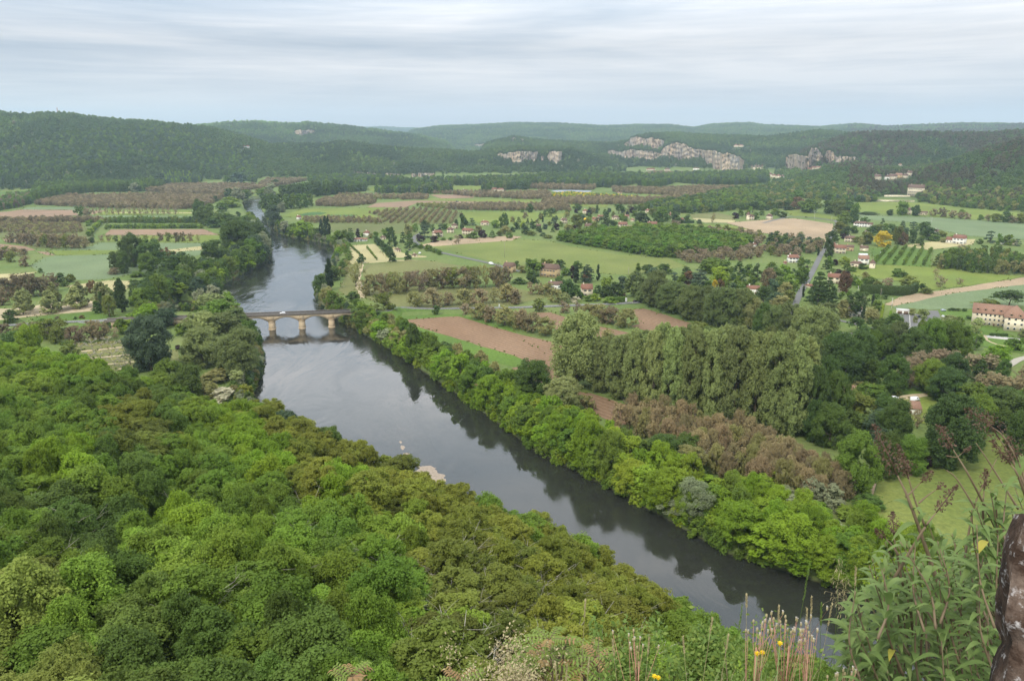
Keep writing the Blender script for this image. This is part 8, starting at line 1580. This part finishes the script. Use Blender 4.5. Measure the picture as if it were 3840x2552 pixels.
young_tree([(1380, 720), (1290, 780), (1210, 810), (1480, 780), (1330, 860), (1200, 890), (1320, 940), (1440, 850)], 'tallest young tree with feathery leaves at the bottom centre', 1, .25); young_tree([(1560, 830), (1650, 810), (1700, 840), (1600, 900), (1720, 890)], 'young tree with reddish feathery leaves right of the tallest', 2, .7); young_tree([(1840, 900), (1900, 880), (1870, 960), (1780, 960)], 'low reddish young tree beside the pink stems', 3, .8); young_tree([(800, 985), (760, 1010)], 'tip of a young leaf spray at the bottom left of centre', 4, .5); young_tree([(40, 975), (10, 1000)], 'reddish leaf spray just inside the bottom edge, far left of centre', 5, .9)
# twiggy cream-flowering bush at the bottom
def lowbush(tag_l, cx_, cy_, w, h, t, seed, mats, n=1600, dry=0.0, name='low_bush', ls=.03):
    rng = np.random.RandomState(seed); c = NP(*cx_(cy_[0], cy_[1]), t); gz = float(H(c[0], c[1])); r0 = np.array((c[0], c[1], min(gz, c[2] - .2))); root = ob(name, None, None, tuple(r0)); k = t / F; st = MB(); P0 = []
    for i in range(34):
        e = np.array((rng.randn() * w * k * .4, rng.randn() * .25, rng.uniform(-.6, .5) * h * k)) + c - r0; st.tube([(rng.randn() * .02, 0, 0), e * .6 + rng.randn(3) * .03, e], [.008, .005, .002], 4); P0.append(e)
    ob('stem', st.mesh('stem', [M_STEM]), root); P0 = np.array(P0); pos = P0[rng.randint(0, len(P0), n)] + rng.randn(n, 3) * np.array((w * k * .12, .10, h * k * .13)); v, f = leaf_quads(pos, unit(rng.randn(n, 3) + (0, -.3, .8)), ls * (.5 + rng.rand(n)), rng, .5); mi = (rng.rand(n) < dry).astype(int); ob('foliage', mesh_np('foliage', v, f, mats, False, mi), root); tag(root, tag_l, 'bush')
lowbush('twiggy bush with cream dried flowers at the bottom centre', ZM, (1130, 990), 260, 200, 7.5, 1, [M_STEM, M_HAY], 3200, .8, 'dry_bush', .013); lowbush('dense small-leaved green bush above the bottom edge', ZQ, (130, 960), 150, 150, 6.5, 2, [M_GRS, M_AIL], 4000, .3, ls=.022); lowbush('green leafy clump under the yellow flowers', ZQ, (640, 1080), 260, 90, 4.2, 3, [M_GRS, M_AIL], 3000, .3, ls=.014); lowbush('green clump behind the red young leaves', ZM, (1990, 990), 180, 140, 5.5, 4, [M_GRS, M_AIL], 3000, .35, ls=.018)
# shelf grass
def shelf_grass():
    rs = random.Random(4); mb = MB()
    for i in range(520):
        u = rs.uniform(1950, 3300) if i % 3 else rs.uniform(2400, 3300); t = rs.uniform(3.0, 3.7); tip = NP(u, 2552 - (rs.random() ** 2.2) * (20 + 130 * smooth((u - 2300) / 700)) + 25, t); x, y = tip[0] + rs.uniform(-.08, .08), tip[1] + rs.uniform(-.05, .05); b = np.array((x, y, min(float(cl0(x, y)), tip[2] - .05))); L = np.linalg.norm(tip - b); leaf_shape(mb, b, tip - b + np.array((0, 0, L * .15)), np.array((0, 1., 0.1)), L * 1.15, .006, .15, 6, 0 if rs.random() < .8 else 1, .1)
    tag(ob('grass', mb.mesh('grass', [M_GRS, M_HAY])), 'green and straw grass along the rock shelf', 'grass', kind='stuff')
def cl0(x, y): return 142.3
shelf_grass()
def wall_end():
    edge = [(3832, 1925), (3803, 2000), (3778, 2060), (3767, 2105), (3757, 2170), (3751, 2236), (3744, 2290), (3746, 2341), (3768, 2395), (3758, 2430), (3746, 2473), (3735, 2546), (3728, 2700), (3720, 3000)]; t = 1.15
    pts = [NP(u, v, t) for u, v in edge]; ys = np.linspace(0, .5, 18); V = []; n = 46; zz = np.linspace(pts[-1][2], pts[0][2], n); ex = np.interp(zz, [p[2] for p in pts][::-1], [p[0] for p in pts][::-1]); ey = np.interp(zz, [p[2] for p in pts][::-1], [p[1] for p in pts][::-1]); m = 30; rows = []
    for i in range(n):
        row = []
        prof = [(.75, -.0), ] 
        for j in range(m):
            s_ = j / (m - 1)
            if s_ < .5: dx, dy = (.7 * (1 - s_ * 2)), -.03 * math.sin(s_ * 6.28) 
            else: dx, dy = (s_ - .5) * .7 * ex[i] / ey[i], (s_ - .5) * .7
            if abs(s_ - .5) < .06: dx += .012
            nn = float(fbm(np.float64((dx + dy) * 9 + 3), np.float64(zz[i] * 9), 4)) * .03; row.append((ex[i] + dx + (nn if s_ > .45 else 0), ey[i] + dy + (nn if s_ < .55 else 0), zz[i] + (dy if s_ > .5 else 0) * (zz[i] - EYE) / ey[i]))
        row += [(ex[i] + .7 + .35 * ex[i] / ey[i], ey[i] + .35, zz[i] + .35 * (zz[i] - EYE) / ey[i])]; rows.append(row)
    k = m + 1; V = np.array(rows).reshape(-1, 3); I = np.arange(n * k).reshape(n, k); Fq = [(int(I[i, j]), int(I[i, (j + 1) % k]), int(I[i + 1, (j + 1) % k]), int(I[i + 1, j])) for i in range(n - 1) for j in range(k)]; Fq += [I[0].tolist()[::-1], I[-1].tolist()]
    M = Mat('lichened_stone'); a = M.noise(9, 6, .7); b = M.noise(38, 4, .7); c = M.ramp(a, [(.38, (.012, .008, .006, 1)), (.54, (.05, .03, .02, 1)), (.68, (.15, .11, .085, 1))]); c = M.mix(M.math('MULTIPLY', M.math('SUBTRACT', b, .56, True), 6, True), c, (.5, .47, .45, 1))
    tag(ob('stone_wall', mesh_np('stone_wall', V, Fq, [M.surf(c, .95, .2, b, .8, .01)], True)), 'dark lichen-spotted stone wall end at the right edge', 'wall')
wall_end()

# ------------------------------------------------------------------ haze over the valley
def haze():
    mb = MB(); mb.box((0, 6800, 160), (24000, 14700, 700))
    m = bpy.data.materials.new('haze'); m.use_nodes = True; n = m.node_tree.nodes; n.clear()
    v = n.new('ShaderNodeVolumePrincipled'); v.inputs['Color'].default_value = (.66, .82, 1, 1); v.inputs['Density'].default_value = HAZE; v.inputs['Anisotropy'].default_value = .55
    o = n.new('ShaderNodeOutputMaterial'); m.node_tree.links.new(v.outputs[0], o.inputs['Volume'])
    tag(ob('haze', mb.mesh('haze', [m])), kind='stuff', label='thin blue haze over the far valley')
HAZE = 6.8e-5
haze()
finish_labels()
